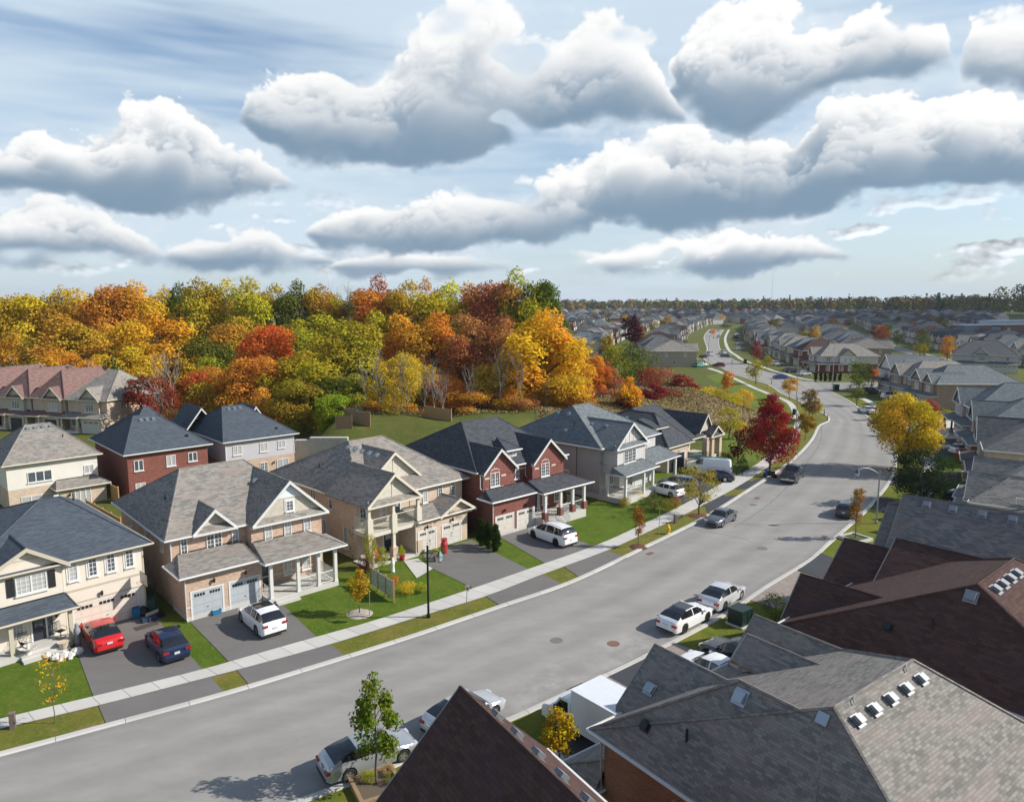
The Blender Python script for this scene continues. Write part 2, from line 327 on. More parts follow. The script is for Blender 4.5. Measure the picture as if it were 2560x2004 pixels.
def asphaltmat(name, c, var=.18, crack=0.0, dirt=None, aggregate=1.0, wheel=False):
    m, t, b, o = newmat(name); b.inputs['Roughness'].default_value = .93; b.inputs['Specular IOR Level'].default_value = .22
    g = t.new('ShaderNodeNewGeometry').outputs['Position']
    n1 = t.noise(g, .16, 5, .6); n2 = t.noise(t.map(g, (.5, 1.6, 1), (0, 0, 0), (0, 0, R(-38))), .6, 5, .62); n3 = t.noise(g, 38, 2, .7)
    f = t.m('ADD', t.m('MULTIPLY', t.m('SUBTRACT', n1, .5), var * 2.2), t.m('MULTIPLY', t.m('SUBTRACT', n2, .5), var * 1.9))
    f = t.m('ADD', f, t.m('MULTIPLY', t.m('SUBTRACT', n3, .5), .38 * aggregate)); f = t.m('ADD', f, 1.0)
    col = None
    v = t.new('ShaderNodeVectorMath', operation='SCALE'); v.inputs[0].default_value = c; t.l.new(f, v.inputs['Scale']); col = v.outputs[0]
    if wheel:
        uv = t.new('ShaderNodeUVMap').outputs[0]; s = t.new('ShaderNodeSeparateXYZ'); t.l.new(uv, s.inputs[0]); x = s.outputs[1]
        lane = t.m('COSINE', t.m('MULTIPLY', x, 25.13)); st = t.noise(t.map(uv, (.05, 9, 1)), 1.0, 5, .6); st2 = t.noise(t.map(uv, (.25, 2.5, 1)), 1.0, 4, .6)
        fac = t.m('ADD', 1.0, t.m('ADD', t.m('MULTIPLY', lane, .055), t.m('ADD', t.m('MULTIPLY', t.m('SUBTRACT', st, .5), .30), t.m('MULTIPLY', t.m('SUBTRACT', st2, .5), .22))))
        fac = t.m('MULTIPLY', fac, t.m('SUBTRACT', 1.0, t.m('MULTIPLY', t.ss(t.m('ABSOLUTE', t.m('SUBTRACT', x, .5)), .44, .5), .16)))
        v2 = t.new('ShaderNodeVectorMath', operation='SCALE'); t.l.new(col, v2.inputs[0]); t.l.new(fac, v2.inputs['Scale']); col = v2.outputs[0]
        for (cx, cy, rr) in ((-.5, 33, 6), (4.2, 38.5, 6.5), (9, 44, 5)):       # cement dust along the right kerb
            dv = t.new('ShaderNodeVectorMath', operation='DISTANCE'); t.l.new(g, dv.inputs[0]); dv.inputs[1].default_value = (cx, cy, 0); nn = t.noise(g, .45, 7, .68)
            col = t.mix(t.m('MULTIPLY', t.m('MULTIPLY', t.ss(dv.outputs['Value'], rr, rr * .2), t.ss(nn, .42, .68)), .62), col, (.47, .455, .42))
        sp = t.noise(g, 2.2, 2, .5); col = t.mix(t.m('MULTIPLY', t.ss(sp, .74, .80), .45), col, (.08, .08, .078))
    if dirt:
        n = t.noise(g, .5, 6, .65); col = t.mix(t.m('MULTIPLY', t.ss(n, .56, .74), .5), col, dirt)
    if crack:
        vo = t.new('ShaderNodeTexVoronoi', feature='DISTANCE_TO_EDGE'); w = t.noise(g, .6, 4, .6, out=1)
        mx = t.new('ShaderNodeVectorMath', operation='MULTIPLY_ADD'); t.l.new(w, mx.inputs[0]); mx.inputs[1].default_value = (2.5, 2.5, 0); t.l.new(g, mx.inputs[2])
        t.l.new(mx.outputs[0], vo.inputs['Vector']); vo.inputs['Scale'].default_value = .055
        col = t.mix(t.m('MULTIPLY', t.m('LESS_THAN', vo.outputs['Distance'], .0022), crack), col, (.05, .05, .05))
    setc(t, b, col); bump(t, b, n3, .25, .01); return m
def concretemat(name, c, joint=None):
    m, t, b, o = newmat(name); b.inputs['Roughness'].default_value = .9
    g = t.new('ShaderNodeNewGeometry').outputs['Position']
    n1 = t.noise(g, .5, 6, .65); n3 = t.noise(g, 30, 2, .6); uv = t.new('ShaderNodeUVMap').outputs[0]
    f = t.m('ADD', .80, t.m('ADD', t.m('MULTIPLY', n1, .28), t.m('MULTIPLY', n3, .12)))
    if joint:
        s = t.new('ShaderNodeSeparateXYZ'); t.l.new(uv, s.inputs[0]); fr = t.m('FRACT', t.m('DIVIDE', s.outputs[0], joint))
        f = t.m('MULTIPLY', f, t.m('SUBTRACT', 1.0, t.m('MULTIPLY', t.m('LESS_THAN', fr, .035 / joint * 1.2), .55)))
        fl = t.m('FLOOR', t.m('DIVIDE', s.outputs[0], joint)); wn = t.new('ShaderNodeTexWhiteNoise', noise_dimensions='1D'); t.l.new(fl, wn.inputs['W'])
        f = t.m('MULTIPLY', f, t.m('ADD', .93, t.m('MULTIPLY', wn.outputs['Value'], .12)))
    v = t.new('ShaderNodeVectorMath', operation='SCALE'); v.inputs[0].default_value = c; t.l.new(f, v.inputs['Scale']); setc(t, b, v.outputs[0]); return m

# ------------------------------------------------------------------ meshes
class MB:
    """Collects faces with per-face materials; build() links them as ONE mesh object with uv in metres."""
    def __init__(s): s.v = []; s.f = []; s.mi = []; s.cur = 0
    def poly(s, pts): i = len(s.v); s.v.extend([tuple(map(float, p)) for p in pts]); s.f.append(tuple(range(i, i + len(pts)))); s.mi.append(s.cur); return s
    def box(s, x0, x1, y0, y1, z0, z1):
        i = len(s.v); s.v += [(x0, y0, z0), (x1, y0, z0), (x1, y1, z0), (x0, y1, z0), (x0, y0, z1), (x1, y0, z1), (x1, y1, z1), (x0, y1, z1)]
        for q in ((3, 2, 1, 0), (4, 5, 6, 7), (0, 1, 5, 4), (1, 2, 6, 5), (2, 3, 7, 6), (3, 0, 4, 7)): s.f.append(tuple(i + k for k in q)); s.mi.append(s.cur)
        return s
    def prism(s, xy, z0, z1, caps=True):
        n = len(xy); i = len(s.v); a = sum(xy[k][0] * xy[(k + 1) % n][1] - xy[(k + 1) % n][0] * xy[k][1] for k in range(n))
        if a < 0: xy = xy[::-1]
        s.v += [(p[0], p[1], z0) for p in xy] + [(p[0], p[1], z1) for p in xy]
        for k in range(n): s.f.append((i + k, i + (k + 1) % n, i + n + (k + 1) % n, i + n + k)); s.mi.append(s.cur)
        if caps: s.f += [tuple(i + n + k for k in range(n)), tuple(i + n - 1 - k for k in range(n))]; s.mi += [s.cur] * 2
        return s
    def tube(s, pts, r, n=6, caps=True):
        pts = [Vector(p) for p in pts]; rr = r if isinstance(r, (list, tuple)) else [r] * len(pts); i0 = len(s.v); prev = None
        for k, p in enumerate(pts):
            d = (pts[min(k + 1, len(pts) - 1)] - pts[max(k - 1, 0)]).normalized()
            if prev is None: a = d.cross(Vector((0, 0, 1)) if abs(d.z) < .95 else Vector((1, 0, 0))).normalized()
            else: a = (prev - d * prev.dot(d)).normalized()
            prev = a; b = d.cross(a)
            for j in range(n):
                t = 2 * math.pi * j / n; q = p + (a * math.cos(t) + b * math.sin(t)) * rr[k]; s.v.append(tuple(q))
        for k in range(len(pts) - 1):
            for j in range(n): s.f.append((i0 + k * n + j, i0 + k * n + (j + 1) % n, i0 + (k + 1) * n + (j + 1) % n, i0 + (k + 1) * n + j)); s.mi.append(s.cur)
        if caps:
            s.f.append(tuple(i0 + n - 1 - j for j in range(n))); e = i0 + (len(pts) - 1) * n; s.f.append(tuple(e + j for j in range(n))); s.mi += [s.cur] * 2
        return s
    def lathe(s, prof, n=12, at=(0, 0, 0)):
        i0 = len(s.v)
        for r, z in prof:
            for j in range(n): t = 2 * math.pi * j / n; s.v.append((at[0] + r * math.cos(t), at[1] + r * math.sin(t), at[2] + z))
        for k in range(len(prof) - 1):
            for j in range(n): s.f.append((i0 + k * n + j, i0 + k * n + (j + 1) % n, i0 + (k + 1) * n + (j + 1) % n, i0 + (k + 1) * n + j)); s.mi.append(s.cur)
        s.f.append(tuple(i0 + n - 1 - j for j in range(n))); e = i0 + (len(prof) - 1) * n; s.f.append(tuple(e + j for j in range(n))); s.mi += [s.cur] * 2
        return s
    def xform(s, fn, start=0): s.v[start:] = [fn(p) for p in s.v[start:]]; return s
    def build(s, name, mats, parent=None, smooth=False, uv=True, loc=None, rz=None):
        me = bpy.data.meshes.new(name); me.from_pydata(s.v, [], s.f)
        mats = mats if isinstance(mats, (list, tuple)) else [mats]
        for m in mats: me.materials.append(m)
        if len(mats) > 1: me.polygons.foreach_set('material_index', s.mi)
        if uv: auto_uv(me)
        if smooth: me.polygons.foreach_set('use_smooth', [True] * len(me.polygons))
        me.update(); o = bpy.data.objects.new(name, me); COL.objects.link(o)
        if parent is not None: o.parent = parent
        if loc is not None: o.location = loc
        if rz is not None: o.rotation_euler = (0, 0, rz)
        return o
def auto_uv(me):
    nl = len(me.loops)
    if not nl: return
    co = np.empty(len(me.vertices) * 3); me.vertices.foreach_get('co', co); co = co.reshape(-1, 3)
    vi = np.empty(nl, int); me.loops.foreach_get('vertex_index', vi)
    nr = np.empty(len(me.polygons) * 3); me.polygons.foreach_get('normal', nr); nr = nr.reshape(-1, 3)
    lt = np.empty(len(me.polygons), int); me.polygons.foreach_get('loop_total', lt); pi = np.repeat(np.arange(len(lt)), lt)
    u = np.stack([-nr[:, 1], nr[:, 0], np.zeros(len(nr))], 1); L = np.linalg.norm(u, axis=1); flat = L < .05
    u[flat] = (1, 0, 0); L[flat] = 1; u /= L[:, None]; v = np.cross(nr, u); v[flat] = (0, 1, 0)
    P = co[vi]; uvs = np.stack([(P * u[pi]).sum(1), (P * v[pi]).sum(1)], 1).astype(np.float32)
    lay = me.uv_layers.new(name='uv'); lay.data.foreach_set('uv', uvs.ravel())
def tag(o, label=None, cat=None, group=None, kind=None):
    for k, v in (('label', label), ('category', cat), ('group', group), ('kind', kind)):
        if v: o[k] = v
    return o
def thing(name, label, cat, loc=(0, 0, 0), rz=0.0, group=None):
    o = bpy.data.objects.new(name, None); COL.objects.link(o); o.location = loc; o.rotation_euler = (0, 0, rz); o.empty_display_size = .3
    return tag(o, label, cat, group)
def kids(o): return [c for c in bpy.data.objects if c.parent == o]
KID = {}
def copy_thing(root, loc, rz=0.0, label=None, group=None, scale=None):
    if root not in KID: KID[root] = [(c, [g for g in c.children]) for c in root.children]
    r = root.copy(); COL.objects.link(r); r.location = loc; r.rotation_euler = (0, 0, rz)
    if scale: r.scale = scale
    if label: r['label'] = label
    if group: r['group'] = group
    for c, gs in KID[root]:
        k = c.copy(); COL.objects.link(k); k.parent = r
        for g in gs: q = g.copy(); COL.objects.link(q); q.parent = k
    return r
# ------------------------------------------------------------------ where things stand: a sight line met with the ground
KD = 1.17326
def G(x, y, z=0.0):
    X = (x * KD - 1280) / F_PX; Y = (1002 - y * KD) / F_PX
    dy = math.cos(PITCH) + Y * math.sin(PITCH); dz = -math.sin(PITCH) + Y * math.cos(PITCH); t = (CAM_H - z) / -dz
    return (X * t, dy * t, z)
def G2(x, y, z=0.0): return G(x, y, z)[:2]
def at_dist(x, dist, z=0.0):     # on the bearing of picture column x, dist metres ahead
    return ((x * KD - 1280) / F_PX * dist * 1.0095, dist, z)
def top_height(y, dist):         # height of something whose top reaches picture row y at that distance
    a = math.atan((1002 - y * KD) / F_PX) - PITCH
    return CAM_H + dist * math.tan(a)
def smooth_line(pts, step=1.0):
    pts = [Vector((p[0], p[1])) for p in pts]; out = []
    P = [pts[0] * 2 - pts[1]] + pts + [pts[-1] * 2 - pts[-2]]
    for i in range(1, len(P) - 2):
        n = max(1, int((P[i + 1] - P[i]).length / step))
        for k in range(n):
            t = k / n; a, b, c, d = P[i - 1:i + 3]
            out.append(.5 * ((2 * b) + (c - a) * t + (2 * a - 5 * b + 4 * c - d) * t * t + (3 * b - a - 3 * c + d) * t ** 3))
    out.append(pts[-1]); return [(p.x, p.y) for p in out]
def offset_line(pts, d):
    out = []
    for i, p in enumerate(pts):
        a = Vector(pts[max(i - 1, 0)]); b = Vector(pts[min(i + 1, len(pts) - 1)]); t = (b - a).normalized(); out.append((p[0] - t.y * d, p[1] + t.x * d))
    return out
def strip(mb, A, B, za, zb, uvlist=None):
    for i in range(len(A) - 1): mb.poly([(*A[i], za), (*A[i + 1], za), (*B[i + 1], zb), (*B[i], zb)])
def strip_obj(name, A, B, z, mat, zb=None):      # ribbon with uv running along its length
    mb = MB(); strip(mb, A, B, z, z if zb is None else zb); o = mb.build(name, mat, uv=False); me = o.data
    L = [0.0]
    for i in range(1, len(A)): L.append(L[-1] + math.dist(A[i], A[i - 1]))
    lay = me.uv_layers.new(name='uv'); k = 0; W = math.dist(A[0], B[0])
    for i in range(len(A) - 1):
        for u, v in ((L[i], 0), (L[i + 1], 0), (L[i + 1], W), (L[i], W)): lay.data[k].uv = (u, v); k += 1
    return o
# ------------------------------------------------------------------ terrain
def sstep(x, a, b): t = min(1, max(0, (x - a) / (b - a))); return t * t * (3 - 2 * t)
YB = ([-200, -100, -60, -38, -32, -29, 0, 12, 22, 36, 44, 60, 90], [150, 148, 128, 114, 108, 99, 99, 109, 117, 122, 128, 150, 190])
def zg(x, y):
    s = y - np.interp(x, *YB); edge = np.interp(y, [110, 150, 200, 400], [34, 36, 24, 36])
    n = .35 * math.sin(x * .21 + 1) * math.sin(y * .17) + .2 * math.sin(x * .5 + y * .3)
    k = sstep(s, 0, 14 if x > -29 else 22); return float((3.8 + n) * k * (1 - sstep(x, edge, edge + 16)) * (1 - sstep(y, 190, 300)))
def build_ground():
    xs = sorted(set([-9000, -4000, -1500, -700, -350] + [float(v) for v in np.arange(-210, 110, 2.5)] + [160, 240, 400, 900, 2000, 4500, 9000]))
    ys = sorted(set([-3000, -600, -120, 0, 40, 70] + [float(v) for v in np.arange(84, 302, 2.5)] + [360, 460, 700, 1200, 2500, 5000, 11000]))
    mb = MB(); mb.v = [(x, y, zg(x, y)) for y in ys for x in xs]; n = len(xs)
    mb.f = [(j * n + i, j * n + i + 1, (j + 1) * n + i + 1, (j + 1) * n + i) for j in range(len(ys) - 1) for i in range(n - 1)]; mb.mi = [0] * len(mb.f)
    gm = grassmat('ground_grass', (.075, .105, .018), (.11, .115, .026), (.13, .11, .036))
    tag(mb.build('ground', gm, smooth=True, uv=False), kind='structure')
build_ground()
M_LAWN = grassmat('lawn_grass', (.066, .124, .010), (.098, .142, .016), (.145, .160, .028))
M_BLVD = grassmat('boulevard_grass', (.115, .140, .018), (.165, .155, .030), (.215, .160, .060), litter=(.40, .22, .04), lam=.055, bare=(.20, .155, .09))
M_LEAFY = grassmat('leafy_grass', (.095, .135, .014), (.15, .155, .022), (.185, .155, .03), litter=(.52, .26, .03), lam=.16)
M_PARK = grassmat('park_grass', (.100, .155, .016), (.125, .165, .022), (.150, .155, .032))
M_MEAD = grassmat('meadow_soil', (.27, .205, .11), (.20, .175, .07), (.30, .22, .13))
M_ROAD = asphaltmat('road_asphalt', (.285, .275, .256), wheel=True)
M_DRIVE = asphaltmat('driveway_asphalt', (.165, .158, .150), var=.16, dirt=(.21, .20, .185))
M_DRIVE2 = asphaltmat('driveway_fresh_asphalt', (.062, .066, .074), var=.25)
M_PAVER = brick((.27, .225, .20), (.34, .29, .26), (.18, .16, .14), .11)
M_WALK = concretemat('pavement_concrete', (.53, .515, .475), joint=1.55)
M_KERB = concretemat('kerb_concrete', (.50, .485, .45), joint=3.2)
M_SLAB = concretemat('slab_concrete', (.52, .51, .48))
def dpts(P): return [G2(*p) for p in P]
LK = smooth_line(dpts([(-420, 1720), (-150, 1653), (0, 1612), (230, 1550), (490, 1479), (740, 1403), (900, 1352), (1070, 1294), (1225, 1240), (1380, 1166), (1500, 1106), (1600, 1044), (1690, 982), (1732, 938), (1748, 908), (1768, 897), (1763, 884), (1735, 871), (1700, 852), (1667, 838), (1638, 819), (1599, 808), (1560, 795), (1538, 783), (1512, 773), (1500, 760), (1508, 743), (1501, 717), (1512, 702)]))
RK = smooth_line(dpts([(480, 1775), (590, 1716), (648, 1696), (760, 1655), (897, 1599), (1077, 1529), (1193, 1477), (1330, 1414), (1429, 1364), (1544, 1303), (1624, 1250), (1717, 1193), (1763, 1153), (1834, 1092), (1866, 1057), (1889, 1027), (1903, 995), (1904, 955), (1890, 922), (1868, 903), (1848, 890), (1818, 862), (1790, 845), (1762, 831)]))
RK2 = smooth_line(dpts([(1735, 814), (1700, 810), (1670, 804), (1646, 796), (1623, 790), (1597, 780), (1562, 767), (1548, 757), (1533, 743), (1531, 720), (1542, 702)]))
def resample(L, n):
    d = np.cumsum([0] + [math.dist(L[i], L[i - 1]) for i in range(1, len(L))]); t = np.linspace(0, d[-1], n); a = np.array(L)
    return [(float(x), float(y)) for x, y in zip(np.interp(t, d, a[:, 0]), np.interp(t, d, a[:, 1]))]
def build_roads():
    mb = MB(); right = RK + RK2
    # polygon between the kerbs, triangulated by walking both sides
    A, B = LK, right; i = j = 0; UV = []; la = np.cumsum([0] + [math.dist(A[q], A[q - 1]) for q in range(1, len(A))])
    while i < len(A) - 1 or j < len(B) - 1:
        if j == len(B) - 1 or (i < len(A) - 1 and math.dist(A[i + 1], B[j]) <= math.dist(A[i], B[j + 1])): mb.poly([(*A[i], .008), (*B[j], .008), (*A[i + 1], .008)]); UV += [(la[i], 0), (la[i], 1), (la[i + 1], 0)]; i += 1
        else: mb.poly([(*A[i], .008), (*B[j], .008), (*B[j + 1], .008)]); UV += [(la[i], 0), (la[i], 1), (la[i], 1)]; j += 1
    o = mb.build('road', M_ROAD, uv=False); o.data.uv_layers.new(name='uv').data.foreach_set('uv', np.array(UV, np.float32).ravel()); tag(o, kind='structure')
    s0, s1 = Vector(RK[-1]), Vector(RK2[0]); mb = MB()
    far = [(s0.x + 70, s0.y - 12), (s1.x + 76, s1.y - 4)]
    mb.poly([(*s0, .012), (*far[0], .012), (*far[1], .012), (*s1, .012)]); tag(mb.build('side_road', M_ROAD, uv=False), kind='structure')
    for nm, L, sgn in (('kerb', LK, 1), ('kerb', RK, -1), ('kerb', RK2, -1)):
        a = offset_line(L, 0.0); b = offset_line(L, .12 * sgn); c = offset_line(L, .42 * sgn)
        mb = MB(); strip(mb, a, b, .012, .075); strip(mb, b, c, .075, .08); strip(mb, c, offset_line(L, .46 * sgn), .08, .0)
        o = mb.build(nm, M_KERB, uv=False); me = o.data; lay = me.uv_layers.new(name='uv'); cum = np.cumsum([0] + [math.dist(L[q], L[q - 1]) for q in range(1, len(L))]); k = 0
        for part in range(3):
            for q in range(len(L) - 1):
                for u in (cum[q], cum[q + 1], cum[q + 1], cum[q]): lay.data[k].uv = (u, part * .3); k += 1
        tag(o, kind='structure')
    # boulevards: grass between kerb and pavement
    swn = smooth_line(dpts([(-420, 1650), (-150, 1588), (0, 1553), (215, 1502), (430, 1447), (545, 1417), (700, 1374), (870, 1321), (1036, 1270), (1150, 1226), (1298, 1171), (1400, 1124), (1485, 1083), (1570, 1038), (1640, 992), (1683, 950), (1703, 922), (1708, 902), (1704, 885), (1688, 858), (1648, 841), (1614, 827), (1573, 808), (1543, 794), (1515, 784)]))
    swf = smooth_line(dpts([(-420, 1630), (-150, 1569), (0, 1532), (215, 1480), (430, 1427), (545, 1394), (700, 1350), (802, 1321), (1004, 1255), (1125, 1213), (1280, 1158), (1380, 1112), (1458, 1074), (1545, 1026), (1618, 985), (1668, 940), (1688, 915), (1694, 900), (1690, 884), (1675, 858), (1637, 841), (1605, 828), (1563, 808), (1533, 794), (1505, 785)]))
    n = 130; LKc = [q for q in LK if q[1] < 222]; a, b = resample(swn, n), resample(swf, n)
    tag(strip_obj('pavement', a, b, .024, M_WALK), kind='structure')
    k = resample(offset_line(LKc, .44), n); tag(strip_obj('boulevard_lawn', a, k, .004, M_BLVD), kind='structure')
    inner = offset_line(b, 9.5); tag(strip_obj('front_lawn', b[:74], inner[:74], .005, M_LAWN), kind='structure')
    rk = RK[:-14]; ra = offset_line(rk, -.44); rb = offset_line(rk, -3.7); rc = offset_line(rk, -5.2); rd = offset_line(rk, -14)
    tag(strip_obj('boulevard_lawn', ra, rb, .004, M_LEAFY), kind='structure'); tag(strip_obj('pavement', rb, rc, .02, M_WALK), kind='structure'); tag(strip_obj('front_lawn', rc, rd, .005, M_LAWN), kind='structure')
    r2 = RK2; tag(strip_obj('pavement', offset_line(r2, -3.2), offset_line(r2, -4.6), .02, M_WALK), kind='structure')
    # park lawn with its path
    P = dpts([(1712, 905), (1700, 925), (1668, 955), (1630, 985), (1560, 985), (1540, 930), (1555, 890), (1580, 868), (1565, 838), (1530, 820), (1505, 800), (1535, 795), (1573, 808), (1648, 841), (1690, 860)])
    mb = MB(); mb.poly([(*p, .010) for p in P]); tag(mb.build('park_lawn', M_PARK, uv=False), kind='structure')
    pa = smooth_line(dpts([(1560, 862), (1600, 870), (1640, 882), (1697, 893)])); tag(strip_obj('park_path', pa, offset_line(pa, 1.5), .016, M_WALK), kind='structure')
    # driveways: from the garage over the pavement to the kerb
    DW = [('driveway', M_DRIVE, [(150, 1350), (335, 1300), (345, 1330), (428, 1422), (450, 1443), (480, 1478), (229, 1549), (210, 1503), (197, 1478)]),
          ('driveway', M_DRIVE, [(398, 1318), (580, 1265), (640, 1325), (675, 1357), (703, 1372), (742, 1402), (535, 1464), (505, 1428), (460, 1381)]),
          ('driveway', M_DRIVE, [(900, 1180), (1004, 1150), (1060, 1180), (1127, 1213), (1156, 1224), (1202, 1246), (1071, 1293), (1033, 1269), (1002, 1250), (915, 1208)]),
          ('driveway', M_DRIVE, [(1058, 1140), (1165, 1112), (1212, 1143), (1264, 1164), (1295, 1174), (1336, 1188), (1240, 1233), (1201, 1207), (1166, 1203)]),
          ('driveway', M_DRIVE2, [(1400, 1050), (1480, 1005), (1533, 1040), (1545, 1058), (1588, 1052), (1510, 1100), (1504, 1079), (1465, 1076)]),
          ('driveway', M_DRIVE2, [(1440, 1000), (1505, 985), (1570, 1012), (1600, 1026), (1659, 1003), (1605, 1040), (1571, 1042), (1534, 1032)]),
          ('driveway', M_DRIVE2, [(1160, 1530), (1210, 1468), (1250, 1450), (1330, 1500), (1300, 1600), (1200, 1610)]),
          ('driveway', M_PAVER, [(1240, 1455), (1285, 1435), (1390, 1475), (1330, 1530)]),
          ('driveway', M_DRIVE2, [(1285, 1436), (1400, 1381), (1530, 1460), (1400, 1500)]),
          ('driveway', M_PAVER, [(1406, 1378), (1428, 1366), (1495, 1392), (1460, 1410)]),
          ('driveway', M_PAVER, [(1588, 1275), (1690, 1214), (1790, 1245), (1690, 1310)]),
          ('driveway', M_DRIVE2, [(1692, 1212), (1742, 1175), (1850, 1220), (1790, 1245)]),
          ('driveway', M_DRIVE2, [(1850, 1080), (1872, 1056), (1990, 1085), (1960, 1120)]),
          ('driveway', M_DRIVE2, [(1888, 1033), (1898, 1008), (2050, 1005), (2030, 1045)]),
          ('driveway', M_DRIVE2, [(1900, 960), (1895, 935), (2050, 935), (2060, 975)]),
          ('patio', M_SLAB, [(1960, 935), (1950, 895), (2080, 895), (2120, 935)])]
    for i, (nm, m, P) in enumerate(DW):
        mb = MB(); mb.poly([(*p, .030 + .001 * i) for p in dpts(P)]); tag(mb.build(nm, m), kind='structure')
    # pavement again over the driveways on the left
    tag(strip_obj('pavement', a, b, .050, M_WALK), kind='structure')
build_roads()

def meadow_ground():
    xs = np.arange(6, 58, 2.0); ys = np.arange(106, 176, 2.0); mb = MB()
    def ok(x, y): e = np.interp(y, [110, 150, 200], [37, 40, 30]); return y - np.interp(x, *YB) > (.5 if x > 14 else 5) and x < e + 8 + 2 * math.sin(y * .6)
    for x in xs:
        for y in ys:
            if ok(x + 1, y + 1): mb.poly([(x, y, zg(x, y) + .03), (x + 2, y, zg(x + 2, y) + .03), (x + 2, y + 2, zg(x + 2, y + 2) + .03), (x, y + 2, zg(x, y + 2) + .03)])
    tag(mb.build('meadow', M_MEAD, uv=False), kind='structure')
meadow_ground()
# ------------------------------------------------------------------ houses
WHITE = (.64, .64, .62); CREAM = (.62, .58, .48); TRIMG = (.50, .47, .40)
SH_GREY = shingle((.165, .160, .150), (.285, .275, .255), (.30, .275, .25))
SH_TAN = shingle((.175, .165, .150), (.315, .300, .270), (.30, .26, .23))
SH_BLUE = shingle((.060, .075, .095), (.088, .108, .132), streak=.08)
SH_SLATE = shingle((.115, .135, .145), (.185, .210, .220), streak=.10)
SH_BLACK = shingle((.050, .056, .066), (.085, .092, .104), streak=.10)
SH_BROWN = shingle((.062, .034, .028), (.098, .056, .046), (.085, .05, .05), streak=.10)
SH_BROWN2 = shingle((.16, .095, .085), (.235, .15, .135), streak=.08)
SH_FORE = shingle((.160, .152, .138), (.275, .262, .236), (.28, .245, .225), scale=.72, streak=.06)
BR_PINK = brick((.42, .27, .19), (.58, .42, .32), (.50, .42, .35), dark=(.34, .18, .11))
BR_TAN = brick((.46, .36, .27), (.60, .49, .38), (.52, .44, .36))
BR_RED = brick((.165, .046, .034), (.245, .080, .060), (.25, .16, .14))
BR_ORANGE = brick((.27, .115, .065), (.36, .165, .095), (.36, .25, .18), dark=(.10, .05, .035))
BR_BROWN = brick((.27, .19, .14), (.37, .27, .20), (.32, .26, .22))
FRAME = plain((.68, .68, .66), .45); DARKM = plain((.02, .021, .024), .5); DOORC = plain((.025, .032, .045), .35)
VENTM = plain((.42, .46, .50), .35, .7); STONE = plain((.58, .53, .45), .85, var=.12)
GLASS = glassmat()
def inst(cache, key, make):
    if key not in cache: cache[key] = make()
    return cache[key]
MESHES = {}
def put(me_name, key, make, parent, loc, rz, name=None):
    """A part whose mesh is shared by all equal parts: build once, afterwards new objects on the same mesh."""
    if key in MESHES: o = bpy.data.objects.new(name or me_name, MESHES[key]); COL.objects.link(o)
    else: o = make().build(me_name, put.mat); MESHES[key] = o.data
    o.parent = parent; o.location = loc; o.rotation_euler = (0, 0, rz); return o
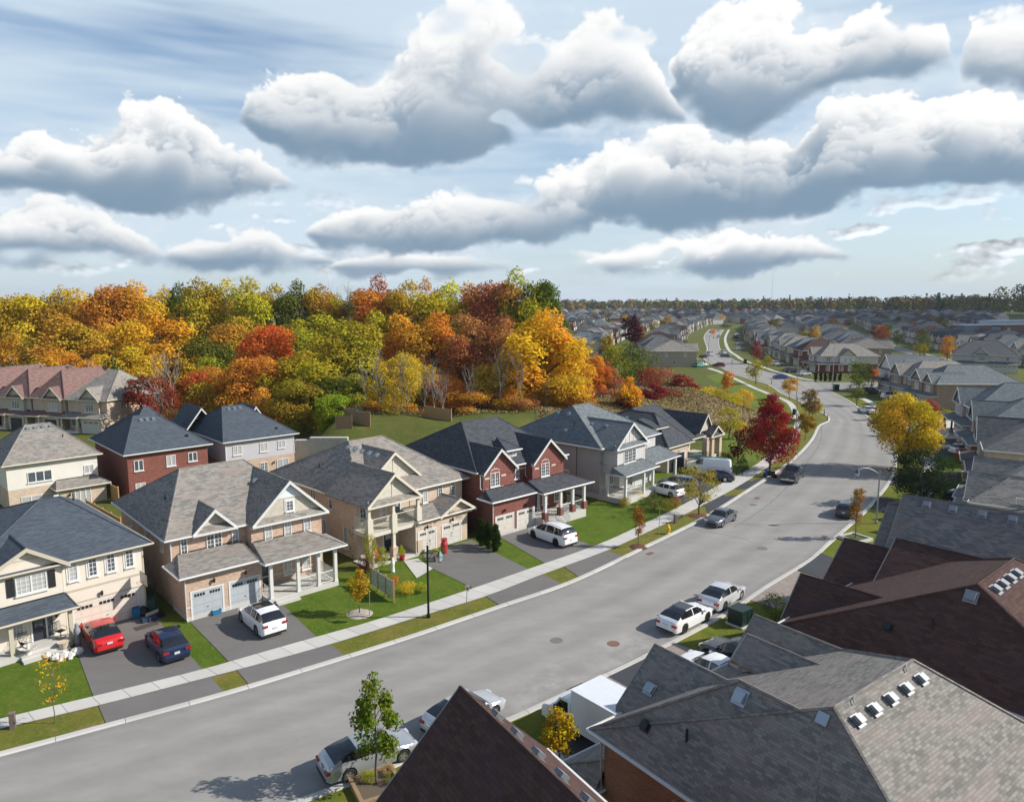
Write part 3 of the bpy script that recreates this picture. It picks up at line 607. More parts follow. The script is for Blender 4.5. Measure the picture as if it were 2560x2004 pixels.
class House:
    def __init__(s, name, label, loc, ang, group=None, cat='house', scale=None):
        s.r = thing(name, label, cat, (loc[0], loc[1], loc[2] if len(loc) > 2 else 0), R(ang), group)
        if scale: s.r.scale = (scale,) * 3
    def wall(s, x0, x1, y0, y1, z0, z1, mat, name='wall'): return MB().box(x0, x1, y0, y1, z0, z1).build(name, mat, s.r)
    def part(s, name, mb, mat, parent=None): return mb.build(name, mat, parent or s.r)
    def hip(s, x0, x1, y0, y1, ze, zr, a, b, c=None, axis='x', mat=SH_GREY, trim=WHITE, name='roof', fas=.2, soff=True):
        """Hipped roof: eaves rectangle at ze; ridge from a to b along the axis at c, height zr."""
        mb = MB()
        if axis == 'x':
            c = (y0 + y1) / 2 if c is None else c; A, B = (a, c, zr), (b, c, zr)
            mb.poly([(x0, y0, ze), (x1, y0, ze), B, A]).poly([(x1, y1, ze), (x0, y1, ze), A, B]).poly([(x0, y1, ze), (x0, y0, ze), A]).poly([(x1, y0, ze), (x1, y1, ze), B])
            hips = [((x0, y0, ze), A), ((x0, y1, ze), A), ((x1, y0, ze), B), ((x1, y1, ze), B), (A, B)]
        else:
            c = (x0 + x1) / 2 if c is None else c; A, B = (c, a, zr), (c, b, zr)
            mb.poly([(x0, y1, ze), (x0, y0, ze), A, B]).poly([(x1, y0, ze), (x1, y1, ze), B, A]).poly([(x0, y0, ze), (x1, y0, ze), A]).poly([(x1, y1, ze), (x0, y1, ze), B])
            hips = [((x0, y0, ze), A), ((x1, y0, ze), A), ((x0, y1, ze), B), ((x1, y1, ze), B), (A, B)]
        for p, q in hips:
            if (Vector(p) - Vector(q)).length > .3: mb.tube([p, q], .07, 5)
        o = mb.build(name, mat, s.r); s.fascia([(x0, y0), (x1, y0), (x1, y1), (x0, y1)], ze, trim, fas, o); return o
    def fascia(s, xy, ze, trim, h, parent):
        mb = MB(); mb.prism(xy, ze - h, ze - .004); mb.v = mb.v
        g = MB(); n = len(xy)
        cx, cy = sum(p[0] for p in xy) / n, sum(p[1] for p in xy) / n
        out = [(p[0] + (.1 if p[0] > cx else -.1), p[1] + (.1 if p[1] > cy else -.1)) for p in xy]
        for i in range(n): j = (i + 1) % n; g.tube([(*out[i], ze - .06), (*out[j], ze - .06)], .065, 6, False)
        b = mb.build('soffit', plain(trim, .5), parent); g.build('gutter', plain(trim, .45), parent); return b
    def lean(s, x0, x1, y0, y1, ze, zt, i0=.0, i1=.0, mat=SH_GREY, trim=WHITE, name='porch_roof'):
        """Lean-to roof against a wall at y1, hipped by i0/i1 at its ends."""
        mb = MB(); A, B = (x0 + i0, y1, zt), (x1 - i1, y1, zt)
        mb.poly([(x0, y0, ze), (x1, y0, ze), B, A]).poly([(x0, y1, ze), (x0, y0, ze), A]).poly([(x1, y0, ze), (x1, y1, ze), B])
        for p, q in (((x0, y0, ze), A), ((x1, y0, ze), B)): mb.tube([p, q], .055, 5)
        o = mb.build(name, mat, s.r); s.fascia([(x0, y0), (x1, y0), (x1, y1), (x0, y1)], ze, trim, .2, o)
        MB().box(x0 + i0 + .05, x1 - i1 - .05, y1 - .035, y1 + .02, zt - .06, zt + .07).build('flashing', DARKM, o); return o
    def gable(s, x0, x1, y0, y1, ze, zp, xp=None, mat=SH_GREY, wmat=None, trim=WHITE, over=.35, name='gable_roof', skirt=True, wz=None):
        """Gable roof with its ridge along y; gable wall set back behind the rake boards; a small skirt roof at its foot."""
        xp = (x0 + x1) / 2 if xp is None else xp; mb = MB(); t = .14
        mb.poly([(x0, y1, ze), (x0, y0, ze), (xp, y0, zp), (xp, y1, zp)]).poly([(x1, y0, ze), (x1, y1, ze), (xp, y1, zp), (xp, y0, zp)])
        mb.poly([(x0, y0, ze - t), (x0, y1, ze - t), (xp, y1, zp - t), (xp, y0, zp - t)]).poly([(x1, y1, ze - t), (x1, y0, ze - t), (xp, y0, zp - t), (xp, y1, zp - t)])
        mb.poly([(x0, y0, ze - t), (x0, y0, ze), (x0, y1, ze), (x0, y1, ze - t)]).poly([(x1, y1, ze - t), (x1, y1, ze), (x1, y0, ze), (x1, y0, ze - t)])
        mb.tube([(xp, y0 + .01, zp - .02), (xp, y1, zp - .02)], .07, 5)
        o = mb.build(name, mat, s.r); tm = plain(trim, .5); rk = MB(); h = .26
        for xa in (x0, x1):
            rk.poly([(xa, y0 - .03, ze - h), (xp, y0 - .03, zp - h), (xp, y0 - .03, zp + .02), (xa, y0 - .03, ze + .02)])
            rk.poly([(xa, y0 + .05, ze - h), (xp, y0 + .05, zp - h), (xp, y0 - .03, zp - h), (xa, y0 - .03, ze - h)])
            rk.poly([(xa, y0 - .03, ze + .02), (xp, y0 - .03, zp + .02), (xp, y0 + .03, zp + .02), (xa, y0 + .03, ze + .02)])
            rk.poly([(xa, y0 - .03, ze - h), (xa, y0 - .03, ze + .02), (xa, y0 + .4, ze + .02), (xa, y0 + .4, ze - h)])
        rk.build('rake_board', tm, o)
        if wmat is not None:
            k = (zp - ze) / max(.1, xp - x0); zb = ze if wz is None else wz; m = MB(); yw = y0 + over
            m.poly([(x0 + .15, yw, zb), (x1 - .15, yw, zb), (x1 - .15, yw, ze + .1), (xp, yw, zp - .14), (x0 + .15, yw, ze + .1)]); m.build('gable_wall', wmat, s.r)
        if skirt:
            m = MB(); m.poly([(x0 + .1, y0 + .0, ze - .02), (x1 - .1, y0 + .0, ze - .02), (x1 - .35, y0 + over + .03, ze + .42), (x0 + .35, y0 + over + .03, ze + .42)])
            m.poly([(x0 + .1, y0, ze - .2), (x1 - .1, y0, ze - .2), (x1 - .1, y0, ze - .02), (x0 + .1, y0, ze - .02)]); m.build('skirt_roof', mat, o)
            MB().box(x0, x1, y0 - .11, y0 - .01, ze - .17, ze - .02).build('gutter', tm, o)
        return o
    def window(s, x, y, z, w, h, face='F', nx=2, ny=3, split=0, trim=None, shutters=False, arch=False, sill=None, mat=None):
        """x, y: the wall point under the window's middle; z: its foot; face F, B, L or R."""
        rz = {'F': 0, 'L': -math.pi / 2, 'B': math.pi, 'R': math.pi / 2}[face]
        key = ('win', w, h, nx, ny, split, trim, arch)
        def frame():
            mb = MB(); f = .07; d = .07
            mb.box(-w / 2, -w / 2 + f, -d, .02, 0, h).box(w / 2 - f, w / 2, -d, .02, 0, h).box(-w / 2 + f, w / 2 - f, -d, .02, 0, f).box(-w / 2 + f, w / 2 - f, -d, .02, h - f, h)
            for k in range(1, split + 1): xx = -w / 2 + w * k / (split + 1); mb.box(xx - .05, xx + .05, -d + .002, .02, f, h - f)
            tot = nx * (split + 1)
            for k in range(1, tot):
                if k % nx: xx = -w / 2 + w * k / tot; mb.box(xx - .017, xx + .017, -d + .025, -.02, f, h - f)
            for k in range(1, ny): zz = h * k / ny; mb.box(-w / 2 + f, w / 2 - f, -d + .026, -.021, zz - .017, zz + .017)
            mb.box(-w / 2 - .06, w / 2 + .06, -.13, .02, -.09, -.002)
            if trim: q = .13; mb.box(-w / 2 - q, -w / 2 - .002, -.035, .02, -.09 - q, h + q).box(w / 2 + .002, w / 2 + q, -.035, .02, -.09 - q, h + q).box(-w / 2 - .001, w / 2 + .001, -.036, .02, h + .002, h + q)
            if arch:
                pts = [(w / 2 * math.cos(a), h + .30 * w * math.sin(a)) for a in np.linspace(0, math.pi, 11)]
                for (xa, za), (xb, zb) in zip(pts, pts[1:]): mb.tube([(xa, -.04, za), (xb, -.04, zb)], .045, 4)
                for a in (.35, .5, .65): mb.tube([(0, -.04, h), (w / 2 * math.cos(math.pi * a), -.04, h + .30 * w * math.sin(math.pi * a))], .017, 4)
            return mb
        def pane():
            mb = MB(); mb.poly([(-w / 2 + .05, -.03, .05), (w / 2 - .05, -.03, .05), (w / 2 - .05, -.03, h - .05), (-w / 2 + .05, -.03, h - .05)])
            if arch: mb.poly([(-w / 2 + .03, -.03, h - .03), (w / 2 - .03, -.03, h - .03)] + [((w / 2 - .04) * math.cos(a), -.03, h + .29 * w * math.sin(a)) for a in np.linspace(.02, math.pi - .02, 9)])
            return mb
        put.mat = mat or FRAME; o = put('window', key + ('f', str(mat)), frame, s.r, (x, y, z), rz)
        put.mat = GLASS; p = put('pane', key + ('p',), pane, o, (0, 0, 0), 0)
        if shutters:
            for sg in (-1, 1): MB().box(sg * (w / 2 + .28) - .21, sg * (w / 2 + .28) + .21, -.05, .01, 0, h).build('shutter', DARKM, o)
        return o
    def garage(s, x0, x1, y, z1, c=(.42, .46, .49), lights=True, z0=0.0, arch=False):
        w = x1 - x0; q = .09; fr = MB().box(x0 - .1, x0 + q * .2, y - .035, y + .02, z0, z1 + .1).box(x1 - q * .2, x1 + .1, y - .035, y + .02, z0, z1 + .1).box(x0 + .018, x1 - .018, y - .034, y + .02, z1, z1 + .1)
        d = MB(); d.poly([(x0 + .018, y - .012, z0 + .02), (x1 - .018, y - .012, z0 + .02), (x1 - .018, y - .012, z1), (x0 + .018, y - .012, z1)])
        o = d.build('garage_door', garage_mat(c), s.r); fr.build('door_frame', FRAME, o)
        if lights:
            n = max(2, int(round(w / 1.2))); ww = w / n
            for k in range(n):
                g = MB(); a = x0 + ww * k + ww * .14; b = x0 + ww * (k + 1) - ww * .14; m = 4
                for j in range(m): xa = a + (b - a) * j / m + .02; xb = a + (b - a) * (j + 1) / m - .02; g.poly([(xa, y - .02, z1 - .36), (xb, y - .02, z1 - .36), (xb, y - .02, z1 - .15), (xa, y - .02, z1 - .15)])
                g.build('door_light', DARKM, o)
        MB().box((x0 + x1) / 2 - .05, (x0 + x1) / 2 + .05, y - .05, y - .013, z0 + .75, z0 + .79).build('handle', DARKM, o)
        return o
    def door(s, x, y, z, w=.95, h=2.05, mat=None, face='F', side=True):
        rz = {'F': 0, 'L': -math.pi / 2, 'B': math.pi, 'R': math.pi / 2}[face]
        o = MB().box(-w / 2, w / 2, -.03, .02, 0, h).build('front_door', mat or DOORC, s.r, loc=(x, y, z), rz=rz)
        fr = MB().box(-w / 2 - .1, -w / 2 - .001, -.06, .02, 0, h + .1).box(w / 2 + .001, w / 2 + .1, -.06, .02, 0, h + .1).box(-w / 2 - .001, w / 2 + .001, -.06, .02, h + .001, h + .1)
        fr.build('door_frame', FRAME, o); MB().box(-w * .32, w * .32, -.038, -.02, h * .52, h * .93).build('door_light', GLASS, o); MB().box(w * .36, w * .43, -.09, -.031, h * .47, h * .5).build('handle', VENTM, o)
        if side: MB().box(w / 2 + .12, w / 2 + .42, -.035, .02, .1, h).build('sidelight', GLASS, o)
        return o
    def column(s, x, y, z0, z1, w=.24, base=0, bmat=None, trim=WHITE):
        mb = MB().box(x - w / 2, x + w / 2, y - w / 2, y + w / 2, z0 + base, z1).box(x - w * .62, x + w * .62, y - w * .62, y + w * .62, z0 + base + .001, z0 + base + .14).box(x - w * .62, x + w * .62, y - w * .62, y + w * .62, z1 - .14, z1 - .001)
        o = mb.build('column', plain(trim, .5), s.r)
        if base: MB().box(x - w, x + w, y - w, y + w, z0, z0 + base).box(x - w * 1.12, x + w * 1.12, y - w * 1.12, y + w * 1.12, z0 + base - .06, z0 + base - .002).build('plinth', bmat or STONE, o)
        return o
    def railing(s, p, q, z, h=.95, z2=None, trim=WHITE, step=.13):
        z2 = z if z2 is None else z2; a, b = Vector((*p, z)), Vector((*q, z2)); L = (b - a).length; mb = MB()
        for dz, r in ((h, .035), (.12, .028)): mb.tube([a + Vector((0, 0, dz)), b + Vector((0, 0, dz))], r, 4)
        n = max(2, int(L / step))
        for k in range(1, n): c = a.lerp(b, k / n); mb.tube([c + Vector((0, 0, .12)), c + Vector((0, 0, h))], .018, 4)
        return mb.build('railing', plain(trim, .5), s.r)
    def spout(s, x, y, z0, z1, trim=WHITE): return MB().tube([(x, y, z1), (x, y, z0 + .25), (x, y - .22, z0 + .12)], .045, 6).build('downspout', plain(trim, .5), s.r)
    def vents(s, roof, pts, slope=(0, -1, 0), w=.34, mat=None):
        """Square roof vents; slope is the downhill direction with its drop per metre."""
        dx, dy, k = slope; L = math.hypot(dx, dy); dx /= L; dy /= L
        for x, y, z in pts:
            mb = MB(); mb.box(-w / 2, w / 2, -w / 2, w / 2, .05, .19).box(-w * .7, w * .7, -w * .75, w * .75, .0, .025)
            o = mb.build('roof_vent', mat or VENTM, roof); o.location = (x, y, z)
            nrm = Vector((dx * k, dy * k, 1)).normalized(); o.rotation_euler = (nrm.to_track_quat('Z', 'Y') ).to_euler()
    def pipe(s, roof, x, y, z, h=.5): return MB().tube([(x, y, z - .1), (x, y, z + h)], .055, 7).build('vent_pipe', DARKM, roof)
    def lamp(s, x, y, z): return MB().box(x - .05, x + .05, y - .09, y + .0, z, z + .12).lathe([(.03, -.02), (.10, .10), (.09, .30), (.02, .36)], 6, (x, y - .18, z - .05)).build('wall_lamp', DARKM, s.r)
    def slab(s, x0, x1, y0, y1, z1, mat=None): return MB().box(x0, x1, y0, y1, -.1, z1).build('porch', mat or M_SLAB, s.r)
    def steps(s, x0, x1, y, z1, n, d=.3):
        mb = MB()
        for k in range(n): mb.box(x0 + .002 * k, x1 - .002 * k, y - d * (n - k), y - .002 * k, -.05, z1 * (k + 1) / (n + 1))
        return mb.build('step', M_SLAB, s.r)
NEAR = {}
def house_pink():
    h = House('brick_house', 'two-storey pinkish brick house with blue-grey garage doors and white-railed corner porch', (-22.88, 48.79), 42.2)
    h.wall(0, 5.5, 0, 3.0, 0, 3.35, BR_PINK); h.wall(.05, 5.6, 2.95, 15.9, 0, 5.25, BR_PINK); h.wall(5.6, 11.5, 1.95, 15.88, 0, 5.26, BR_PINK)
    h.wall(-.03, 5.53, -.03, 3.0, -.2, .32, M_SLAB, 'foundation')
    r = h.hip(-.45, 11.95, 2.5, 16.3, 5.4, 8.95, 3.0, 8.2, 9.4, mat=SH_TAN)
    g = h.gable(5.55, 11.95, 1.5, 9.2, 5.4, 8.45, 8.7, mat=SH_TAN, wmat=shakes((.58, .54, .45)))
    h.gable(1.45, 4.75, 2.38, 6.0, 5.42, 7.05, 3.15, mat=SH_TAN, wmat=shakes((.58, .54, .45)), over=.5)
    h.wall(7.6, 9.9, 1.80, 1.835, 7.05, 7.2, FRAME, 'trim'); MB().poly([(7.75, 1.825, 7.2), (9.7, 1.825, 7.2), (8.7, 1.825, 8.2)]).build('gable_panel', plain((.68, .74, .78), .5), h.r)
    h.window(8.75, 1.84, 5.95, .62, .85, nx=2, ny=3, trim=1)
    h.lean(-.5, 5.15, -.42, 2.93, 3.42, 4.05, 1.0, .0, SH_TAN); h.lean(5.15, 11.75, -1.5, 1.93, 3.35, 4.0, .55, 1.6, SH_TAN)
    h.garage(.35, 2.5, 0, 2.04); h.garage(3.05, 5.25, 0, 2.04); h.lamp(1.9, 0, 2.5); h.lamp(4.2, 0, 2.5)
    for x, w, sp in ((.95, .5, 0), (3.15, 1.15, 1), (4.75, .55, 0)): h.window(x, 2.95, 3.95, w, 1.32, nx=2, ny=4, split=sp)
    for x in (6.95, 8.55, 10.2): h.window(x, 1.95, 3.95, .62, 1.32, nx=2, ny=4)
    h.slab(5.45, 11.2, -1.15, 1.94, .38)
    for x in (5.75, 7.9, 9.6, 11.05): h.column(x, -.98, .38, 3.2, .24)
    h.column(11.05, 1.6, .38, 3.2, .2)
    h.railing((7.9, -.98), (9.6, -.98), .38); h.railing((9.6, -.98), (11.05, -.98), .38); h.railing((11.05, -.98), (11.05, 1.6), .38); h.railing((5.6, -1.0), (5.6, .1), .38)
    h.steps(5.9, 7.7, -1.15, .38, 2); h.door(6.4, 1.95, .38, side=False); h.window(8.4, 1.95, .8, .75, 1.5, nx=2, ny=4); h.window(10.0, 1.95, .8, .75, 1.5, nx=2, ny=4)
    h.wall(5.6, 11.5, 1.90, 1.93, 1.0, 1.1, STONE, 'stone_band'); h.wall(-.035, .3, -.03, -.005, .95, 1.05, STONE, 'stone_band')
    h.spout(-.08, -.08, 0, 3.3); h.spout(-.02, 2.8, 3.5, 5.3)
    h.vents(g, [(7.9, 8.2, 7.73), (7.9, 6.2, 7.73)], (-1, 0, .97)); h.vents(r, [(1.4, 11.5, 7.0)], (-1, 0, 1.02)); h.pipe(r, 1.2, 7.5, 7.0); 
    for y in (5.0, 9.0, 13.0): h.window(.05, y, 3.9, .6, 1.2, 'L', 1, 2)
    return h
def house_cream():
    h = House('siding_house', 'cream siding house with dark shutters, dark blue-grey roof and basketball hoop', (-29.77, 46.75), 46.6); S = siding((.70, .64, .55)); tr = (.50, .45, .36)
    h.wall(-.4, 4.78, 0, 15.5, 0, 5.25, S); h.wall(-6.2, -.39, -.15, 15.4, 0, 5.2, S); 
    r = h.hip(-6.6, 5.3, -.4, 15.8, 5.3, 8.15, .2, 1.5, 6.4, mat=SH_BLUE, trim=tr)
    h.gable(-5.15, .05, -.62, 6, 5.25, 6.85, -2.35, mat=SH_BLUE, wmat=S, trim=tr, skirt=False, over=.4)
    h.wall(-3.3, -1.5, -.23, -.19, 5.95, 6.05, plain(tr, .5), 'trim')
    for x in (.3, 1.5, 2.65, 3.86): h.window(x, 0, 3.78, .56, 1.25, nx=2, ny=4, trim=1)
    h.window(-2.15, -.15, 3.75, 1.75, 1.2, nx=3, ny=4, split=1, shutters=True)
    h.wall(-.2, 4.8, -.035, -.003, 3.02, 3.17, plain(tr, .5), 'trim'); h.wall(-.2, 4.8, -.036, -.004, 2.12, 2.26, plain(tr, .5), 'trim')
    for x in (-.41, 4.70): h.wall(x, x + .1, -.025, .02, 0, 5.2, plain(tr, .5), 'trim')
    h.garage(.15, 4.25, 0, 1.98, (.66, .60, .52)); h.lamp(1.9, 0, 2.35)
    h.lean(-6.3, -.05, -1.75, -.16, 2.62, 3.15, .0, .25, SH_BLUE, tr)
    h.slab(-5.2, -.45, -1.6, -.14, .42); h.column(-3.75, -1.42, .0, 2.5, .24, trim=tr); h.column(-.42, -1.35, 0, 2.5, .24, trim=tr); h.column(-6.0, -1.42, 0, 2.5, .24, trim=tr)
    h.steps(-3.4, -.75, -1.6, .42, 2, .38); h.door(-1.95, -.15, .42, .75, 1.75); h.window(-3.1, -.15, 1.1, .62, .85, nx=3, ny=2); h.lamp(-.95, -.15, 1.75)
    h.pipe(r, 3.2, 9.5, 7.0, .5); h.vents(r, [(1.4, 6.9, 8.0)], (0, 1, .35))
    return h
def house_balcony():
    h = House('brick_house', 'tan brick house with columned upper balcony over porch, vines on its corners', (-8.41, 62.67), 45.6)
    h.wall(-4.7, 1.0, 2.4, 17.2, 0, 5.35, BR_TAN); h.wall(-.2, 5.95, 0, 3, 0, 3.0, BR_TAN); h.wall(1.0, 7.4, 2.35, 17.15, 0, 5.2, BR_TAN)
    r = h.hip(-5.1, 7.85, 1.9, 17.6, 5.35, 9.1, -.75, 3.1, 9.4, mat=SH_TAN, trim=CREAM)
    h.gable(-5.3, .55, -.12, 6.5, 5.33, 7.80, -2.4, mat=SH_TAN, wmat=shakes((.62, .58, .49)), trim=CREAM, over=.45)
    h.gable(-3.0, 3.3, 3.4, 9, 6.1, 8.75, .25, mat=SH_TAN, wmat=shakes((.62, .58, .49)), trim=CREAM, over=.35, skirt=False)
    h.wall(-2.46, -2.34, .29, .325, 5.5, 7.75, plain(CREAM, .5), 'trim'); h.wall(.19, .31, 3.71, 3.74, 6.2, 8.55, plain(CREAM, .5), 'trim')
    # balcony
    cm = plain((.60, .56, .48), .6)
    MB().box(-5.2, .45, .02, 2.4, 2.62, 2.95).build('balcony_floor', cm, h.r)
    for x in (-5.0, -2.5, .2):
        MB().box(x - .26, x + .26, -.08, .42, 2.55, 4.25).build('balcony_post', cm, h.r); h.column(x, .17, 4.25, 5.4, .24, trim=CREAM); h.column(x, .17, .1, 2.6, .26, 1.15, BR_TAN, CREAM)
    h.railing((-4.74, .12), (-2.76, .12), 2.95, 1.2, trim=CREAM); h.railing((-2.24, .12), (-.06, .12), 2.95, 1.2, trim=CREAM); h.railing((-5.05, .42), (-5.05, 2.4), 2.95, 1.2, trim=CREAM)
    h.slab(-5.2, .4, -.1, 2.4, .12); h.window(-4.1, 2.4, 3.3, .7, 1.7, nx=2, ny=4); h.window(-2.0, 2.4, 3.3, .7, 1.7, nx=2, ny=4); h.door(-.6, 2.4, 2.96, side=False); h.window(-3.4, 2.4, .6, 1.1, 1.6, split=1); h.door(-1.5, 2.4, .12)
    h.lean(-.1, 6.4, -.3, 2.33, 3.02, 3.65, .1, .9, SH_TAN, CREAM); h.gable(2.35, 6.75, -.42, 2.3, 3.0, 4.25, 4.75, mat=SH_TAN, wmat=BR_TAN, trim=CREAM, skirt=False, over=.38, wz=2.6)
    h.garage(.1, 2.05, 0, 1.95, (.60, .58, .53)); h.garage(2.85, 5.1, 0, 1.95, (.60, .58, .53)); h.lamp(1.0, 0, 2.2); h.lamp(4.0, 0, 2.25)
    for x in (2.75, 4.6, 6.2): h.window(x, 2.35, 3.72, .56, 1.3, nx=2, ny=4)
    for y, z, w, hh in ((9.5, 3.8, .9, 1.3), (6.5, 3.8, .6, 1.0), (8.0, .6, 1.3, 2.0), (4.2, .7, .7, 2.0)): h.window(-4.7, y, z, w, hh, 'L', 1, 2, split=1 if w > .8 else 0)
    h.vents(r, [(-1.3 - i * .02, 8.7 - i * 1.2, 8.63) for i in range(5)], (-1, 0, .86)); h.pipe(r, -3.4, 10.5, 6.7)
    h.spout(-.25, -.05, 0, 3.0, CREAM); h.steps(-1.8, -.2, -.1, .12, 1)
    return h
def house_red():
    h = House('brick_house', 'dark red brick house with twin front gables, arched windows and white-columned porch', (-1.79, 67.01), 42.6); T = SH_BLACK
    h.wall(0, 5.5, 0, 1.7, 0, 3.6, BR_RED); h.wall(.25, 4.35, 1.75, 16, 0, 5.95, BR_RED); h.wall(4.35, 6.7, 2.7, 16, 0, 5.94, BR_RED); h.wall(6.7, 11.3, 1.55, 15.98, 0, 5.96, BR_RED); h.wall(11.3, 12.3, 3.6, 15.9, 0, 5.93, BR_RED)
    r = h.hip(-.1, 12.75, 2.3, 16.5, 6.0, 9.7, 3.6, 8.6, 9.2, mat=T)
    h.gable(.05, 4.6, 1.35, 7.5, 6.0, 8.15, 2.33, mat=T, wmat=BR_RED, skirt=False, wz=5.5); h.gable(6.5, 11.45, 1.15, 8.0, 6.0, 8.3, 8.95, mat=T, wmat=BR_RED, skirt=False, wz=5.5)
    d = h.wall(4.75, 6.2, 3.4, 7, 6.3, 7.35, siding((.60, .66, .72)), 'dormer'); h.window(5.35, 3.4, 6.5, .55, .8, nx=2, ny=3, trim=1); h.lean(4.45, 6.45, 3.0, 5.6, 7.4, 8.3, 1.0, 1.0, T, name='dormer_roof')
    h.window(1.75, 1.75, 4.45, 1.2, 1.4, nx=2, ny=4, split=1, arch=True); h.window(8.5, 1.55, 4.4, 1.2, 1.4, nx=2, ny=4, split=1, arch=True); h.window(5.35, 2.7, 4.4, 1.0, 1.45, nx=2, ny=3, split=1); h.window(11.75, 3.6, 4.3, .6, 1.6, nx=2, ny=4)
    for x, y in ((.75, 1.75), (2.9, 1.75), (7.3, 1.55), (9.75, 1.55), (6.35, 2.7)): h.wall(x - .3, x + .3, y - .035, y + .01, 5.3, 5.48, STONE, 'stone_band')
    for x, y in ((1.75, 1.75), (8.5, 1.55)): h.wall(x - .09, x + .09, y - .05, y + .01, 6.2, 6.45, STONE, 'keystone'); h.wall(x - 1.2, x + 1.2, y - .05, y + .01, 4.2, 4.34, STONE, 'stone_band')
    h.lean(-.4, 5.5, -.35, 1.73, 3.65, 4.25, .9, .0, T); h.lean(5.5, 12.9, -1.25, 1.53, 3.6, 4.3, .5, 1.6, T)
    h.garage(.35, 2.6, 0, 1.98, (.62, .59, .53)); h.garage(3.15, 5.4, 0, 1.98, (.62, .59, .53)); h.lamp(1.4, 0, 2.4); h.lamp(4.2, 0, 2.45)
    h.slab(5.55, 11.9, -1.2, 1.54, .9)
    for x in (6.0, 8.2, 10.0, 11.75): h.column(x, -1.0, .9 if x != 6 else .0, 3.45, .26, .75 if x != 6 else 1.55, BR_RED)
    h.railing((8.45, -1.0), (9.75, -1.0), .9); h.railing((10.25, -1.0), (11.5, -1.0), .9); h.railing((11.75, -.7), (11.75, 1.5), .9); h.railing((5.7, -.7), (5.7, 0), .9)
    h.steps(6.4, 7.9, -1.2, .9, 4, .32); h.railing((6.35, -2.6), (6.35, -1.2), .1, z2=.9); h.railing((8.0, -2.6), (8.0, -1.2), .1, z2=.9)
    h.door(6.9, 1.55, .9); h.window(8.5, 1.55, 1.4, .8, 1.6, nx=2, ny=4); h.window(10.3, 1.55, 1.4, .8, 1.6, nx=2, ny=4)
    h.spout(-.06, 1.8, 4.3, 5.9); h.spout(-.06, -.05, 0, 3.6); h.spout(6.6, 2.5, 4.4, 5.9); h.wall(-.03, .35, -.03, -.003, .98, 1.1, STONE, 'stone_band'); h.wall(-.04, 5.54, -.02, 1.7, -.2, .35, M_SLAB, 'foundation')
    return h
def house_grey():
    h = House('siding_house', 'grey siding house with white wraparound porch and pale green-grey shingle roof', (12.54, 78.47), 48.9); S = siding((.36, .352, .345)); S2 = siding((.54, .535, .53)); T = SH_SLATE
    h.wall(.2, 12.2, 3.6, 17, 0, 5.85, S); h.wall(1.0, 6.9, 1.75, 3.7, 2.9, 5.86, S2); h.wall(7.0, 12.2, 3.4, 3.62, 0, 5.8, S2)
    r = h.hip(-.3, 12.9, 3.1, 17.5, 5.95, 9.75, 3.6, 7.0, 10.0, mat=T); h.gable(.25, 7.2, 1.35, 8.5, 5.95, 8.6, 3.7, mat=T, wmat=S2, over=.5)
    for x in (2.9, 3.7, 4.5): h.wall(x - .06, x + .06, 1.80, 1.84, 6.2, 7.6, FRAME, 'trim')
    h.window(3.6, 1.75, 3.95, 2.5, 1.5, nx=2, ny=4, split=2, trim=1); h.window(9.6, 3.4, 4.0, 1.2, 1.4, split=1); 
    for x in (.98, 6.8): h.wall(x, x + .14, 1.72, 1.76, 2.9, 5.8, FRAME, 'trim')
    h.lean(-.5, 6.6, -.35, 1.73, 3.35, 3.95, .5, .3, T); h.lean(6.6, 13.5, .6, 3.4, 3.35, 4.3, .0, .4, T)
    h.slab(-.15, 6.0, -.2, 3.6, .6)
    for x in (.05, 3.9, 5.9): h.column(x, .0, .6, 3.2, .26)
    h.column(.05, 2.4, .6, 3.2, .26); h.column(12.9, .9, 0, 3.2, .26)
    h.railing((.05, 0), (.05, 3.5), .6); h.railing((.05, 0), (3.9, 0), .6); h.railing((5.9, 0), (5.9, 1.5), .6); h.window(2.2, 3.6, 1.2, 1.6, 1.6, split=1); h.door(4.9, 3.6, .6, mat=plain((.62, .64, .66), .5)); h.garage(7.6, 11.6, 3.4, 2.1, (.6, .6, .6))
    h.window(.2, 12.0, 4.7, .6, .9, 'L', 1, 1, trim=1); h.window(.2, 8.6, 1.4, 1.2, 1.2, 'L', 1, 1, split=1, trim=1); h.wall(.05, .22, 3.55, 17.02, -.1, .55, M_SLAB, 'foundation')
    for x in (.17,): MB().tube([(x, 6.8, 5.8), (x, 6.8, .9)], .03, 5).build('cable', DARKM, h.r)
    MB().box(.0, .19, 6.0, 6.4, .9, 1.5).build('meter_box', plain((.6, .6, .55), .6), h.r); MB().box(.0, .19, 4.6, 5.0, .9, 1.4).build('meter_box', plain((.30, .36, .42), .6), h.r)
    d = MB().tube([(-.15, 2.9, 3.9), (-.05, 2.9, 4.3)], .04, 5).lathe([(.02, 0), (.25, .05), (.38, .16)], 10, (-.2, 2.8, 4.25)).build('satellite_dish', plain((.12, .13, .15), .5), h.r)
    h.vents(r, [(2.7, 11.5, 8.9), (2.7, 9.8, 8.9), (1.0, 9.0, 7.2)], (-1, 0, .97)); h.vents(r, [(2.9, 6.6, 7.95), (2.9, 4.5, 7.95)], (-1, 0, .77)); h.pipe(r, 1.6, 8.2, 7.8)
    return h
